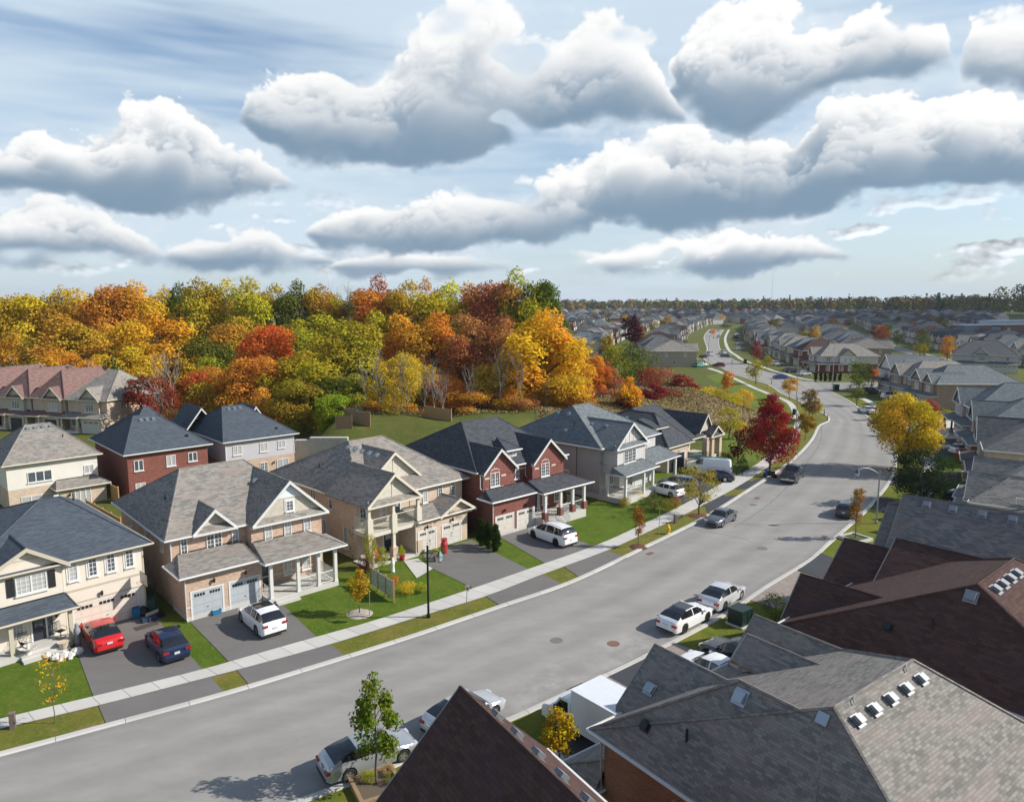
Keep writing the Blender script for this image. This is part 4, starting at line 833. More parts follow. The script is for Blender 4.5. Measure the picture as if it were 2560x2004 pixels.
def house_bungalow():
    h = House('bungalow', 'low beige bungalow with black roof, black garage door and small dormer', (20.38, 93.41), 47.3); T = SH_BLACK
    h.wall(0, 5.2, 0, 13, 0, 3.3, BR_TAN); h.wall(5.2, 13.5, 4.2, 14, 0, 3.3, BR_TAN)
    r = h.hip(-.4, 6.2, -.35, 17, 3.45, 6.9, 5.2, 9, mat=T, axis='y', c=4.9, trim=CREAM); h.hip(2.5, 14.6, .6, 17.5, 3.4, 7.0, 6.0, 11.9, 9.6, mat=T, trim=CREAM)
    h.gable(9.6, 13.6, .6, 8, 4.0, 6.4, 11.9, mat=T, wmat=shakes((.58, .54, .45)), trim=CREAM, skirt=False); h.gable(11.2, 15.2, -.35, 5, 3.3, 4.7, 13.2, mat=T, wmat=shakes((.58, .54, .45)), trim=CREAM)
    h.garage(.3, 4.3, 0, 2.25, (.030, .032, .036)); d = h.wall(1.6, 3.6, 3.0, 6, 4.6, 5.35, siding((.58, .54, .45)), 'dormer'); h.window(2.6, 3.0, 4.7, 1.5, .55, nx=2, ny=2, split=2); h.lean(1.1, 4.1, 2.55, 6, 5.4, 6.3, .8, .8, T, CREAM, 'dormer_roof')
    for x in (10.8, 12.3, 14.6): MB().box(x - .35, x + .35, -.1, .6, 0, 3.2).build('column', BR_TAN, h.r)
    h.slab(5.3, 14.5, .2, 4.2, .4); h.door(6.6, 4.2, .4, mat=plain((.7, .7, .7), .5)); h.window(9.4, 4.2, 1.0, 1.6, 1.4, split=1); h.railing((5.6, .4), (10.4, .4), .4, trim=(.03, .03, .03)); h.wall(4.35, 4.6, -.05, -.003, 0, 2.4, FRAME, 'trim')
    h.vents(r, [(3.2, 8.6, 6.05)], (-1, 0, .95)); return h
def back_white():
    h = House('siding_house', 'white siding house with light grey roof seen from its back patio', (-53.5, 75.4), 44.9); S = siding((.70, .68, .62)); T = SH_TAN
    h.wall(-.1, 8.6, 0, 9.9, 2.4, 5.1, S); h.wall(-.08, 8.58, .02, 9.9, -.3, 2.4, BR_TAN)
    r = h.hip(-.5, 9.0, -.42, 10.3, 5.2, 8.55, 2.9, 5.3, 4.9, mat=T, trim=CREAM)
    h.wall(4.3, 8.9, -1.6, .1, -.3, 2.0, BR_TAN); h.lean(3.9, 9.2, -2.0, -.02, 2.1, 2.75, .5, .9, T, CREAM)
    h.window(2.9, 0, 2.95, 2.3, 1.15, nx=1, ny=1, split=2); h.window(7.7, 0, 3.05, 1.0, .95, nx=1, ny=1, split=1); h.window(2.4, .02, .0, 2.8, 1.5, nx=1, ny=1, split=2); h.window(6.5, -1.6, -.1, 1.6, 1.95, nx=1, ny=1, split=2); h.lamp(5.2, -1.6, 1.2)
    h.vents(r, [(3.0 + i * .75, 4.35, 8.15) for i in range(4)], (0, -1, .63)); h.pipe(r, 6.0, 2.6, 7.0); return h
def back_red():
    h = House('brick_house', 'red brick house with blue-black hipped roof behind the pinkish brick house', (-43.6, 81.0), 43.5)
    h.wall(-.1, 8.9, 0, 13.2, -.2, 5.1, BR_RED); r = h.hip(-.55, 9.3, -.42, 13.6, 5.2, 8.7, 2.3, 4.9, 5.2, mat=SH_BLUE); h.hip(1.2, 7.6, 4, 13.4, 6.2, 9.3, 4.4, 5.0, 8.0, mat=SH_BLUE)
    for x, w, z, hh in ((1.05, 1.0, 3.1, 1.25), (4.6, 1.05, 3.1, 1.3), (7.1, 1.05, 3.3, 1.1), (1.1, 1.1, -.1, 1.75), (4.5, 1.0, .6, 1.0)): h.window(x, 0, z, w, hh, nx=1, ny=1, split=1)
    h.vents(r, [(2.9 + i * .7, 4.4, 8.2) for i in range(3)], (0, -1, .62)); h.vents(r, [(7.0, 1.2, 6.25)], (0, -1, .62), .22, DARKM); h.spout(-.14, -.08, -.2, 5.1, (.15, .06, .05)); return h
def back_lavender():
    h = House('siding_house', 'lavender-grey siding house with blue-black roof and glass patio door', (-35.3, 88.3), 42.5); S = siding((.50, .49, .53)); T = SH_BLUE
    h.wall(-.1, 8.9, 0, 13.6, 2.5, 5.1, S); h.wall(-.08, 8.88, .02, 13.6, -.3, 2.5, BR_PINK); r = h.hip(-.5, 9.35, -.42, 14.0, 5.2, 8.65, 2.2, 5.0, 6.6, mat=T)
    h.gable(-1.8, 3.0, 9.5, 16, 5.2, 8.3, .6, mat=T, skirt=False); h.gable(5.5, 9.3, 8, 14, 5.2, 8.0, 7.4, mat=T, skirt=False)
    for x, w, z, hh in ((1.35, 1.1, 3.35, 1.15), (4.75, 1.05, 3.3, 1.15), (7.15, 1.0, 3.45, 1.0)): h.window(x, 0, z, w, hh, nx=2, ny=3, split=1)
    h.window(4.7, .02, .6, 1.0, 1.3, nx=2, ny=3, split=1); h.window(7.2, .02, -.2, 1.6, 2.2, nx=1, ny=1, split=1); h.lamp(6.0, .02, 1.6)
    for x in (-.12, 8.82): h.wall(x, x + .1, -.03, .03, 2.5, 5.1, FRAME, 'trim')
    h.vents(r, [(2.8 + i * .75, 5.9, 8.3) for i in range(3)], (0, -1, .5)); h.vents(r, [(7.0, 1.0, 5.9)], (0, -1, .5), .2, DARKM); return h
for f in (house_pink, house_cream, house_balcony, house_red, house_grey, house_bungalow, back_white, back_red, back_lavender): f()
# ------------------------------------------------------------------ houses on the near right, seen from above and behind
def px(region, x, y, z=0.0):    # measured in a crop of the photograph: crop corner, crop width, point in it
    k = 2182 / region[2]; return G((region[0] + x / k) / KD, (region[1] + y / k) / KD, z)
C4, E4, R6 = (1280, 1560, 640), (1920, 1300, 640), (1920, 1000, 640)
VSHINE = plain((.27, .29, .315), .45, .4)
def fore_brown_gable():
    h = House('gable_house', 'dark brown shingle gable house at the bottom edge, nearest the camera', px(C4, 210, 985, 5.4)[:2], 212); h.wall(.4, 6.9, 1.0, 13, 0, 5.3, BR_ORANGE)
    g = h.gable(-.05, 7.35, .55, 13.5, 5.35, 9.0, 3.66, mat=SH_BROWN, wmat=BR_ORANGE, trim=(.26, .24, .22), skirt=False)
    h.vents(g, [(3.05, y, 8.38) for y in (2.0, 3.25, 4.5, 5.75, 7.0, 8.2)], (-1, 0, .985), .36, VSHINE); MB().box(-.16, -.05, .55, 13.5, 5.2, 5.33).build('gutter', plain((.7, .7, .68), .4), g); return h
def fore_grey():
    h = House('brick_house', 'big grey-brown shingle roof house with orange brick side wall at bottom right', px(C4, 665, 890, 5.4)[:2], 216.5); T = SH_FORE
    h.wall(-12.6, -.42, .42, 14.6, 0, 5.25, BR_ORANGE); r = h.hip(-13, 0, 0, 15, 5.4, 9.3, -8.3, -2.95, 8.45, mat=T); w = h.hip(-5.35, -.004, .005, 9.5, 5.41, 8.82, 5.0, 8.3, -2.66, axis='y', mat=T, name='roof')
    h.gable(-6.45, -1.9, -.45, 4.2, 5.5, 7.6, -4.2, mat=T, wmat=BR_ORANGE, skirt=False, trim=(.26, .24, .22)); h.gable(-12.3, -8.3, .3, 6.5, 5.5, 7.6, -10.3, mat=T, wmat=BR_ORANGE, skirt=False, trim=(.26, .24, .22))
    h.wall(-9.0, -7.5, 1.75, 5.6, 5.7, 6.72, siding((.56, .50, .39)), 'dormer'); h.gable(-9.35, -7.15, 1.35, 6.0, 6.72, 7.62, -8.25, mat=T, wmat=None, skirt=False, trim=(.45, .40, .33), name='dormer_roof')
    h.vents(r, [(x, 9.05, 9.0) for x in (-3.35, -4.4, -5.5, -6.6, -7.7)], (0, 1, .595), .30, VSHINE); h.vents(w, [(-2.35, 5.3, 8.42), (-2.75, 8.25, 8.85)], (1, 0, 1.28), .40); h.vents(w, [(-2.85, .55, 6.4), (-3.15, 2.35, 6.68)], (1, 0, .92), .36)
    h.pipe(w, -.95, 4.1, 6.6, .5); h.vents(w, [(-.75, 2.3, 6.4)], (1, 0, 1.28), .3, DARKM)
    h.lean(-6.2, .1, -1.8, .4, 2.9, 4.0, .8, .8, T); h.wall(-6, -.45, -.9, .42, 0, 2.8, BR_ORANGE)
    h.window(-.42, 4.4, 3.0, .8, 1.5, 'R', 1, 1, mat=plain((.5, .44, .36), .5)); h.window(-.42, 8.5, 3.0, .8, 1.5, 'R', 1, 1); h.spout(-.3, .36, 2.6, 5.2, (.45, .42, .38)); h.vents(w, [(-.6, .3, 3.3)], (0, -1, .5), .3, DARKM)
    for p in ((-4.0, 8.5, 9.33), (-7.6, 8.5, 9.33)): MB().tube([(-.15, 0, 0), (.05, .05, .03), (.2, .18, -.08)], .025, 5).build('snow_clip', VSHINE, r, loc=p)
    return h
def fore_brown():
    h = House('hip_house', 'large dark brown shingle roof house with twin forward gables, right of the green utility box', px(E4, 65, 895, 5.4)[:2], 220.4); T = SH_BROWN
    h.wall(-14.6, -.42, .42, 15.6, 0, 5.25, BR_ORANGE); r = h.hip(-14.6, 0, 0, 16, 5.4, 9.35, -8.5, -3.2, 8.2, mat=T, trim=(.6, .58, .55))
    h.gable(-5.25, -1.45, -.5, 4.6, 5.25, 7.3, -3.35, mat=T, wmat=BR_ORANGE, skirt=False, trim=(.26, .24, .22)); h.gable(-15.0, -7.7, 1.3, 8.5, 5.3, 8.05, -11.4, mat=T, wmat=BR_ORANGE, skirt=False, trim=(.26, .24, .22)); h.gable(-14.2, -8.4, -1.8, 2.5, 4.9, 7.3, -11.35, mat=T, wmat=BR_ORANGE, skirt=False, trim=(.26, .24, .22))
    h.vents(r, [(x, 8.75, 9.08) for x in (-3.9, -4.9, -6.0, -7.0)], (0, 1, .5), .38, VSHINE); h.vents(r, [(-2.75, 8.1, 8.85)], (1, 0, 1.25), .42, VSHINE); h.vents(r, [(-1.1, 5.2, 6.8), (-.9, 13.4, 6.2)], (1, 0, 1.25), .3, DARKM); h.pipe(r, -1.5, 7.0, 7.3); return h
def fore_gable_grey():
    h = House('gable_house', 'dark grey shingle gable house with four roof vents, behind the brown roofed house', px(E4, 930, 215, 5.7)[:2], 227); T = shingle((.13, .13, .132), (.225, .222, .215), (.22, .19, .18), streak=.12)
    h.wall(-6.3, -.4, 1.0, 15, 0, 5.5, BR_TAN); g = h.gable(-6.9, .3, .55, 15.5, 5.5, 8.8, -3.3, mat=T, wmat=BR_TAN, skirt=False, trim=(.26, .24, .22)); h.gable(-6.2, -.1, -.35, 3, 5.3, 7.9, -3.2, mat=T, wmat=BR_TAN, skirt=False, trim=(.26, .24, .22))
    h.vents(g, [(-2.85, y, 8.42) for y in (2.2, 3.8, 5.5, 7.2, 9.0)], (1, 0, .915), .4, VSHINE); h.pipe(g, -1.2, 8.6, 7.0); h.hip(-13, -5, 3, 15, 5.4, 8.2, 8, 10, axis='y', mat=T); h.wall(-12.6, -6.2, 3.4, 14.6, 0, 5.2, BR_TAN); return h
for f in (fore_brown_gable, fore_grey, fore_brown, fore_gable_grey): f()

# ------------------------------------------------------------------ a house of the suburb, all parts of its own
WALLS = {'beige siding': siding((.48, .44, .36)), 'tan brick': BR_TAN, 'brown brick': BR_BROWN, 'white siding': siding((.66, .65, .62)), 'grey siding': siding((.42, .43, .45)), 'red brick': BR_RED, 'taupe siding': siding((.36, .32, .26)), 'pale pink siding': siding((.56, .49, .45))}
ROOFS = {'grey': SH_GREY, 'tan': SH_TAN, 'blue-grey': SH_SLATE, 'black': SH_BLACK, 'brown': SH_BROWN2, 'dark grey': shingle((.09, .093, .10), (.15, .152, .155)), 'dark brown': SH_BROWN}
def genhouse(name, label, loc, ang, W=10.5, D=13, ze=5.4, up='beige siding', low='tan brick', roof='grey', axis='x', gab=((.28, .42),), porch=True, garage='R', group=None, wins=True, trim=WHITE, zr=None, gz=None, sidewins=True, pcol=None, cat='house', side_gable=False):
    """Front at y=0 facing -y, x from 0 to W."""
    h = House(name, label, loc, ang, group, cat); T = ROOFS[roof]; U, L = WALLS[up], WALLS[low]; zr = zr or ze + min(W, D) * .33
    h.wall(0, W, 0, D, 2.75, ze - .15, U); h.wall(.02, W - .02, .02, D - .02, -.2, 2.75, L); gw = W * .52; gx = W - gw if garage == 'R' else 0
    h.wall(gx + .05, gx + gw - .05, -1.5, .1, -.2, 2.7, L)
    if side_gable: r = h.gable(-.45, W + .45, -.45, D + .45, ze, zr, mat=T, wmat=U, trim=trim, skirt=False)
    elif axis == 'x': k = D * .42; r = h.hip(-.45, W + .45, -.45, D + .45, ze, zr, min(k, W * .38), max(W - k, W * .62), mat=T, trim=trim)
    else: k = W * .45; r = h.hip(-.45, W + .45, -.45, D + .45, ze, zr, k, D - k, axis='y', mat=T, trim=trim)
    for c, w in gab:
        x = c * W; hw = w * W / 2; h.gable(x - hw - .3, x + hw + .3, -.95, D * .4, ze + .02, ze + hw * .95 + .35, mat=T, wmat=U, trim=trim, over=.4); h.wall(x - hw, x + hw, -.5, .1, 2.75, ze - .1, U)
        if wins: h.window(x, -.5, 3.55, min(1.7, hw * 1.1), 1.3, nx=2, ny=3, split=1 if hw < 1.6 else 2)
    if wins:
        for x in (W * .62, W * .84):
            if all(abs(x - c * W) > w * W / 2 + .5 for c, w in gab): h.window(x, 0, 3.6, .95, 1.3, nx=2, ny=3)
    if sidewins:
        for f, x in (('L', 0), ('R', W)):
            for y, z in ((D * .25, 3.6), (D * .68, 3.6), (D * .5, .9)): h.window(x, y, z, .8, 1.2, f, 1, 2)
        for x in (W * .22, W * .5, W * .8): h.window(x, D, 3.6, 1.0, 1.2, 'B', 1, 1, split=1)
        h.window(W * .3, D, .1, 1.8, 2.0, 'B', 1, 1, split=1); h.window(W * .75, D, .8, 1.2, 1.2, 'B', 1, 1, split=1)
    h.lean(gx - .3, gx + gw + .3, -1.95, 0, 2.75, 3.35, .6, .6, T, trim); h.garage(gx + .5, gx + gw - .5, -1.5, 2.15, (.55, .53, .48) if roof != 'brown' else (.05, .05, .055))
    if porch:
        px0 = 0 if garage == 'R' else gw; h.lean(px0 - .3, px0 + W - gw - .05, -2.3, -.0, 2.72, 3.3, .6, .3, T, trim); h.slab(px0, px0 + W - gw - .1, -2.0, 0, .4)
        for x in (px0 + .25, px0 + W - gw - .4): h.column(x, -1.75, .4, 2.55, .26, .7, L, pcol or trim)
        h.door(px0 + (W - gw) * .65, .02, .4, side=False); h.window(px0 + (W - gw) * .25, .02, .9, .8, 1.3, nx=2, ny=3)
    h.vents(r, [(W * .42 + i * .8, D * .52 + .6, zr - .38) for i in range(3)], (0, 1, .5)) if axis == 'x' and not side_gable else None
    return h
def front_at(pxy, z, ang, W, off=0.0):
    """Origin of a house whose left front eave corner is seen at that point of the picture."""
    return G(*pxy, z)[:2]
# ------------------------------------------------------------------ the curve of houses on the right
def row_loc(near, ang, W): a = R(ang - 180); return (near[0] + W * math.cos(a), near[1] + W * math.sin(a))
GENB = [('hip_house', 'grey shingle house with cream porch posts, next beyond the four-vent gable roof', (43.2, 66.0), 233, 11.5, dict(roof='grey', up='tan brick', low='tan brick', axis='y', gab=((.3, .45), (.75, .35)), ze=3.9, zr=8.0)),
        ('hip_house', 'dark grey roofed house behind the orange bush and parked white crossover', (55.0, 82.5), 240, 12, dict(roof='dark grey', up='tan brick', low='brown brick', axis='y', gab=((.3, .42),), zr=8.8)),
        ('brick_house', 'orange-red brick house with slate porch roof facing the white patio', (64.9, 98.2), 245, 12, dict(roof='blue-grey', up='red brick', low='red brick', axis='y', gab=((.35, .4),), zr=9.0)),
        ('hip_house', 'blue-grey roofed house with deep open carport-like porch on dark posts', (73.5, 114.0), 251, 12, dict(roof='blue-grey', up='grey siding', low='brown brick', axis='y', gab=((.3, .4),), zr=9.2, pcol=(.03, .03, .035))),
        ('brick_house', 'brown brick house with plain side wall above the big yellow tree', (88.0, 149.5), 268, 10.5, dict(roof='blue-grey', up='brown brick', low='brown brick', axis='y', gab=((.3, .42), (.75, .35)), D=17)),
        ('brick_house', 'narrow brown brick house with tan roof between the plain brick and white fronted houses', (90.0, 162.5), 267, 10, dict(roof='tan', up='brown brick', low='brown brick', axis='y', gab=((.3, .5),), D=16)),
        ('siding_house', 'white fronted house with upper balcony beside the side street corner', (93.0, 175.0), 265, 10.5, dict(roof='blue-grey', up='white siding', low='grey siding', axis='y', gab=((.5, .7),), D=16)),
        ('siding_house', 'pale pink corner house over red brick with wraparound porch at the side street', (96.2, 226.2), 268, 10.5, dict(roof='tan', up='pale pink siding', low='red brick', axis='y', gab=((.35, .4),), D=17.5)),
        ('siding_house', 'tan two-storey house at the far bend, gable end over the red shrubs', (62.5, 257.5), 90, 11, dict(roof='tan', up='taupe siding', low='taupe siding', axis='x', gab=((.3, .4),), D=15)),
        ('siding_house', 'wide pale grey house with small centre gable behind the brown brick houses', (141.5, 233.5), -31 + 180, 17.5, dict(roof='dark grey', up='grey siding', low='grey siding', axis='x', gab=((.45, .22),), D=13)),
        ('brick_house', 'red brick house with black roof at the right edge beyond the brown brick house', (158, 186), 205, 12, dict(roof='black', up='red brick', low='red brick', axis='x', gab=(), D=13))]
for n, l, near, ang, W, kw in GENB:
    loc = row_loc(near, ang, W) if ang > 200 else (near[0], near[1] - (11 if ang == 90 else 0)) if ang == 90 else (near[0] + W * math.cos(R(-31)), near[1] + W * math.sin(R(-31)))
    if n == 'siding_house' and 'wide pale' in l: loc, ang = (141.5, 233.5), -31
    h = genhouse(n, l, loc, ang, W=W, **{**dict(D=14), **kw})
    if 'corner house' in l:
        for y, w in ((2.2, 1.3), (6.6, .9), (9.0, 1.2), (13.2, 1.5)): h.window(W, y, 3.6, w, 1.4, 'R', 2, 3, split=1); h.window(W, y, .7, w, 1.7, 'R', 2, 3, split=1)
        h.wall(W, W + .7, 5.6, 10.2, 2.75, 5.25, WALLS['white siding'], 'bay'); h.window(W + .7, 7.2, 3.5, .8, 1.4, 'R', 2, 3); h.window(W + .7, 8.7, 3.5, .8, 1.4, 'R', 2, 3)
        m = MB(); m.poly([(W + 1.9, -1.6, 2.7), (W + 1.9, 8.5, 2.7), (W, 8.5, 3.35), (W, -1.6, 3.35)]); m.build('porch_roof', ROOFS['dark grey'], h.r)
        for y in (-1.2, 2.0, 5.0, 8.0): h.column(W + 1.6, y, 0, 2.65, .26, .7, BR_RED, CREAM)
        m = MB(); m.poly([(W + .9, 5.3, 5.4), (W + .9, 7.9, 7.6), (W - 3.5, 7.9, 7.6), (W - 2, 5.3, 5.4)]).poly([(W + .9, 10.5, 5.4), (W - 2, 10.5, 5.4), (W - 3.5, 7.9, 7.6), (W + .9, 7.9, 7.6)]); m.build('gable_roof', ROOFS['tan'], h.r); MB().poly([(W + .72, 5.6, 5.3), (W + .72, 10.2, 5.3), (W + .72, 7.9, 7.3)]).build('gable_wall', WALLS['beige siding'], h.r)
# far left: the row of brown roofs in front of the wood
for i, (l, near, W, roof, up, low, kw) in enumerate([('tan brick corner house with light roof below the wood, gable end turned to the street', (-76.9, 124.8), 8.2, 'tan', 'tan brick', 'tan brick', dict(gab=((.62, .46),))),
        ('brown roofed tan house with dark garage door, second from the light roofed one', (-84.2, 126.7), 7.0, 'brown', 'tan brick', 'tan brick', dict(gab=((.7, .5),))),
        ('brown roofed beige house with pale gable and porch posts, third from the light roofed one', (-91.4, 128.6), 7.0, 'brown', 'beige siding', 'tan brick', dict(gab=((.6, .5),), garage='R')),
        ('dark red brick house with brown roof at the left edge below the wood', (-98.6, 130.6), 7.0, 'brown', 'red brick', 'red brick', dict(gab=((.5, .45),)))]):
    genhouse('row_house', l, near, -15, W=W, D=16 if i else 13, roof=roof, up=up, low=low, axis='y' if i else 'x', ze=5.6, zr=10.2, trim=CREAM, group='row below the wood', **kw)
# ------------------------------------------------------------------ the suburb beyond
rng = random.Random(5); LITE = {}; FULL = {}; SUB = []
def lite(up, roof, gabl, far):
    key = (up, roof, gabl, far)
    W, D, ze = 10.5, 13, 5.5; r = thing('far_house', 'x', 'house', (0, 0, -50)); T = ROOFS[roof]; zr = 9.2 if gabl != 2 else 8.7
    m = MB().box(0, W, 0, D, -.3, ze - .1); 
    if gabl: m.box(1, 5, -1.2, .1, -.3, ze - .1).box(.6, 6, -2, .1, -.3, 2.7)
    m.build('wall', WALLS[up], r); m = MB(); k = W * .45 if gabl != 2 else D * .42
    x0, x1, y0, y1 = -.45, W + .45, -.45, D + .45
    if gabl != 2:
        A, B = (W / 2, k, zr), (W / 2, D - k, zr); m.poly([(x0, y1, ze), (x0, y0, ze), A, B]).poly([(x1, y0, ze), (x1, y1, ze), B, A]).poly([(x0, y0, ze), (x1, y0, ze), A]).poly([(x1, y1, ze), (x0, y1, ze), B])
    else:
        A, B = (k * .8, D / 2, zr), (W - k * .8, D / 2, zr); m.poly([(x0, y0, ze), (x1, y0, ze), B, A]).poly([(x1, y1, ze), (x0, y1, ze), A, B]).poly([(x0, y1, ze), (x0, y0, ze), A]).poly([(x1, y0, ze), (x1, y1, ze), B])
    if gabl: m.poly([(.6, 5, ze), (.6, -1.5, ze), (3, -1.5, 7.8), (3, 5, 7.8)]).poly([(5.4, -1.5, ze), (5.4, 5, ze), (3, 5, 7.8), (3, -1.5, 7.8)]); m.poly([(.3, -2.5, 2.7), (6.3, -2.5, 2.7), (6.3, 0, 3.4), (.3, 0, 3.4)])
    rf = m.build('roof', T, r); MB().prism([(x0, y0), (x1, y0), (x1, y1), (x0, y1)], ze - .2, ze - .01).build('soffit', FRAME, rf)
    if gabl: MB().poly([(.9, -1.21, ze - .2), (5.1, -1.21, ze - .2), (3, -1.21, 7.5)]).build('gable_wall', WALLS[up], r)
    if not far:
        for x, y, z, w, h, f in ((3, -1.2, 3.6, 1.7, 1.3, 'F'), (8, 0, 3.6, 1.1, 1.3, 'F'), (8, 0, .8, 1.3, 1.6, 'F'), (0, 4, 3.6, .9, 1.2, 'L'), (0, 9, 3.6, .9, 1.2, 'L'), (W, 4, 3.6, .9, 1.2, 'R'), (W, 9, 3.6, .9, 1.2, 'R'), (2.5, D, 3.6, 1.1, 1.2, 'B'), (7.5, D, 3.6, 1.1, 1.2, 'B'), (4, D, .2, 1.8, 2, 'B')):
            rz = {'F': 0, 'L': -math.pi / 2, 'B': math.pi, 'R': math.pi / 2}[f]; put.mat = FRAME
            o = put('window', ('lw', w, h), lambda: MB().box(-w / 2, w / 2, -.05, .02, 0, h), r, (x, y, z), rz); put.mat = GLASS
            put('pane', ('lp', w, h), lambda: MB().box(-w / 2 + .1, -.04, -.07, -.051, .1, h - .1).box(.04, w / 2 - .1, -.07, -.051, .1, h - .1), o, (0, 0, 0), 0)
        MB().box(1.2, 5.2, -2.03, -1.99, 0, 2.2).build('garage_door', plain((.5, .48, .44), .6), r) if gabl else None
    return r
WK = ['beige siding', 'tan brick', 'brown brick', 'white siding', 'grey siding', 'red brick', 'taupe siding', 'pale pink siding']; RKN = ['grey', 'blue-grey', 'blue-grey', 'black', 'black', 'dark grey', 'dark grey', 'dark grey', 'dark brown', 'tan']
def sub_house(x, y, ang, where, far):
    up = rng.choice(WK); roof = rng.choice(RKN); gb = rng.choice((0, 1, 1, 2)) ; SUB.append((math.hypot(x, y), x, y, ang + rng.uniform(-2, 2), up, roof, gb, where))
def street_row(pts, side, where, step=11.9, off=0.0):
    L = smooth_line(pts, 1.0); d = np.cumsum([0] + [math.dist(L[i], L[i - 1]) for i in range(1, len(L))]); s = step * .5
    while s < d[-1] - step:
        i = int(np.searchsorted(d, s)); a, b = Vector(L[max(i - 2, 0)]), Vector(L[min(i + 2, len(L) - 1)]); t = (b - a).normalized(); ang = math.degrees(math.atan2(t.y, t.x)); n = Vector((-t.y, t.x))
        p = Vector(L[i]) + n * (off * side + rng.uniform(-1.3, 1.3))
        if side < 0: p = p + t * 10.5; sub_house(p.x, p.y, ang + 180, where, False)
        else: sub_house(p.x, p.y, ang, where, False)
        s += step + rng.uniform(0, 1.2)
RD = [(80, 213), (80, 233), (84, 275), (97, 340), (124, 437), (163, 564), (215, 700)]
street_row([(99, 243), (103, 275), (115, 340), (142, 437), (181, 560), (230, 690)], -1, 'right side of the far street', off=0)
street_row([(62.5, 262), (64, 285), (76, 340), (102, 437), (141, 564), (190, 700)], 1, 'left side of the far street', off=0)
street_row([(135, 255), (148, 300), (168, 365), (196, 440), (236, 560), (285, 690)], 1, 'second row behind the far street', off=0)
street_row([(176, 235), (186, 290), (206, 365), (234, 450), (274, 560), (325, 690)], -1, 'third row right of the far street', off=0)
street_row([(214, 262), (228, 330), (250, 400), (286, 500), (340, 640)], 1, 'fourth row right of the far street', off=0)
street_row([(252, 300), (266, 350), (292, 420), (330, 520), (390, 660)], -1, 'fifth row near the right edge', off=0)
street_row([(30, 330), (36, 380), (62, 470), (100, 590), (140, 700)], -1, 'row between the wood and the far street', off=0)
street_row([(8, 420), (20, 470), (48, 560), (90, 680)], 1, 'row showing past the wood', off=0)
street_row([(34, 290), (40, 330), (50, 375), (72, 455), (110, 575)], 1, 'back row left of the far street')
for i, P in enumerate(([(156, 245), (168, 295), (188, 365), (216, 445), (256, 560), (300, 690)], [(234, 282), (248, 340), (272, 415), (310, 515), (365, 650)], [(20, 380), (34, 420), (58, 500), (90, 600)])):
    L = smooth_line(P, 3); tag(strip_obj('far_road', offset_line(L, -4), offset_line(L, 4), .02, M_ROAD), kind='structure')
yy = 480
while yy < 1500:
    xx = .065 * yy
    while xx < .66 * yy:
        if not any(math.hypot(xx - s[1], yy - s[2]) < 17 for s in SUB[-400:]) and rng.random() < .9: sub_house(xx + rng.uniform(-2, 2), yy + rng.uniform(-5, 5) + 18 * math.sin(xx * .02), rng.choice((0, 180)) + 14 * math.sin(xx * .004 + yy * .01), 'far rooftops', True)
        xx += 13.5
    yy += 34 + .02 * yy
SUB.sort(); NIND = 285
BYLAB = {}
def visible(x, y): f = math.atan2(x, y); return -.02 < f < .66
k = 0; rest = []
for d, x, y, ang, up, roof, gb, where in SUB:
    if not visible(x, y) or abs(x - 268) < 42 and abs(y - 420) < 34: continue
    k += 1
    if k > NIND: rest.append((x, y, ang, up, roof, gb)); continue
    lab = ('%s-roofed %s house, %s, %s' % (roof, up, ('hipped roof', 'front gable', 'sideways ridge')[gb], where))
    if d < 330:
        key = (up, roof, gb)
        if key not in FULL: FULL[key] = genhouse('suburban_house', lab, (x, y, 0), ang, W=10.8, D=13.5, up=up, low=rng.choice(('tan brick', 'brown brick', up)), roof=roof, axis='x' if gb == 2 else 'y', gab=((.3, .42),) if gb else (), porch=gb > 0, group=where).r
        else: copy_thing(FULL[key], (x, y, 0), R(ang), lab, where)
    else:
        far = d > 620; key = (up, roof, gb, far)
        if key not in LITE: o = LITE[key] = lite(up, roof, gb, far); o.location = (x, y, 0); o.rotation_euler = (0, 0, R(ang)); o['label'] = lab; o['group'] = where
        else: copy_thing(LITE[key], (x, y, 0), R(ang), lab, where)
def rest_mass():
    mats = {}; mb = MB(); names = []
    def idx(m):
        if m.name not in mats: mats[m.name] = len(names); names.append(m)
        return mats[m.name]
    W, D, ze = 10.5, 13, 5.5
    for x, y, ang, up, roof, gb in rest:
        a = R(ang); i0 = len(mb.v); mb.cur = idx(WALLS[up]); mb.box(0, W, 0, D, -.3, ze); mb.cur = idx(ROOFS[roof]); zr = 9.1
        A, B = (W / 2, 4.6, zr), (W / 2, D - 4.6, zr); x0, x1, y0, y1 = -.45, W + .45, -.45, D + .45
        mb.poly([(x0, y1, ze), (x0, y0, ze), A, B]).poly([(x1, y0, ze), (x1, y1, ze), B, A]).poly([(x0, y0, ze), (x1, y0, ze), A]).poly([(x1, y1, ze), (x0, y1, ze), B])
        c, s_ = math.cos(a), math.sin(a); mb.xform(lambda p: (x + c * p[0] - s_ * p[1], y + s_ * p[0] + c * p[1], p[2]), i0)
    if rest: tag(mb.build('distant_rooftops', names), 'rows of tiny distant rooftops under the far treeline', 'houses', kind='stuff')
rest_mass()
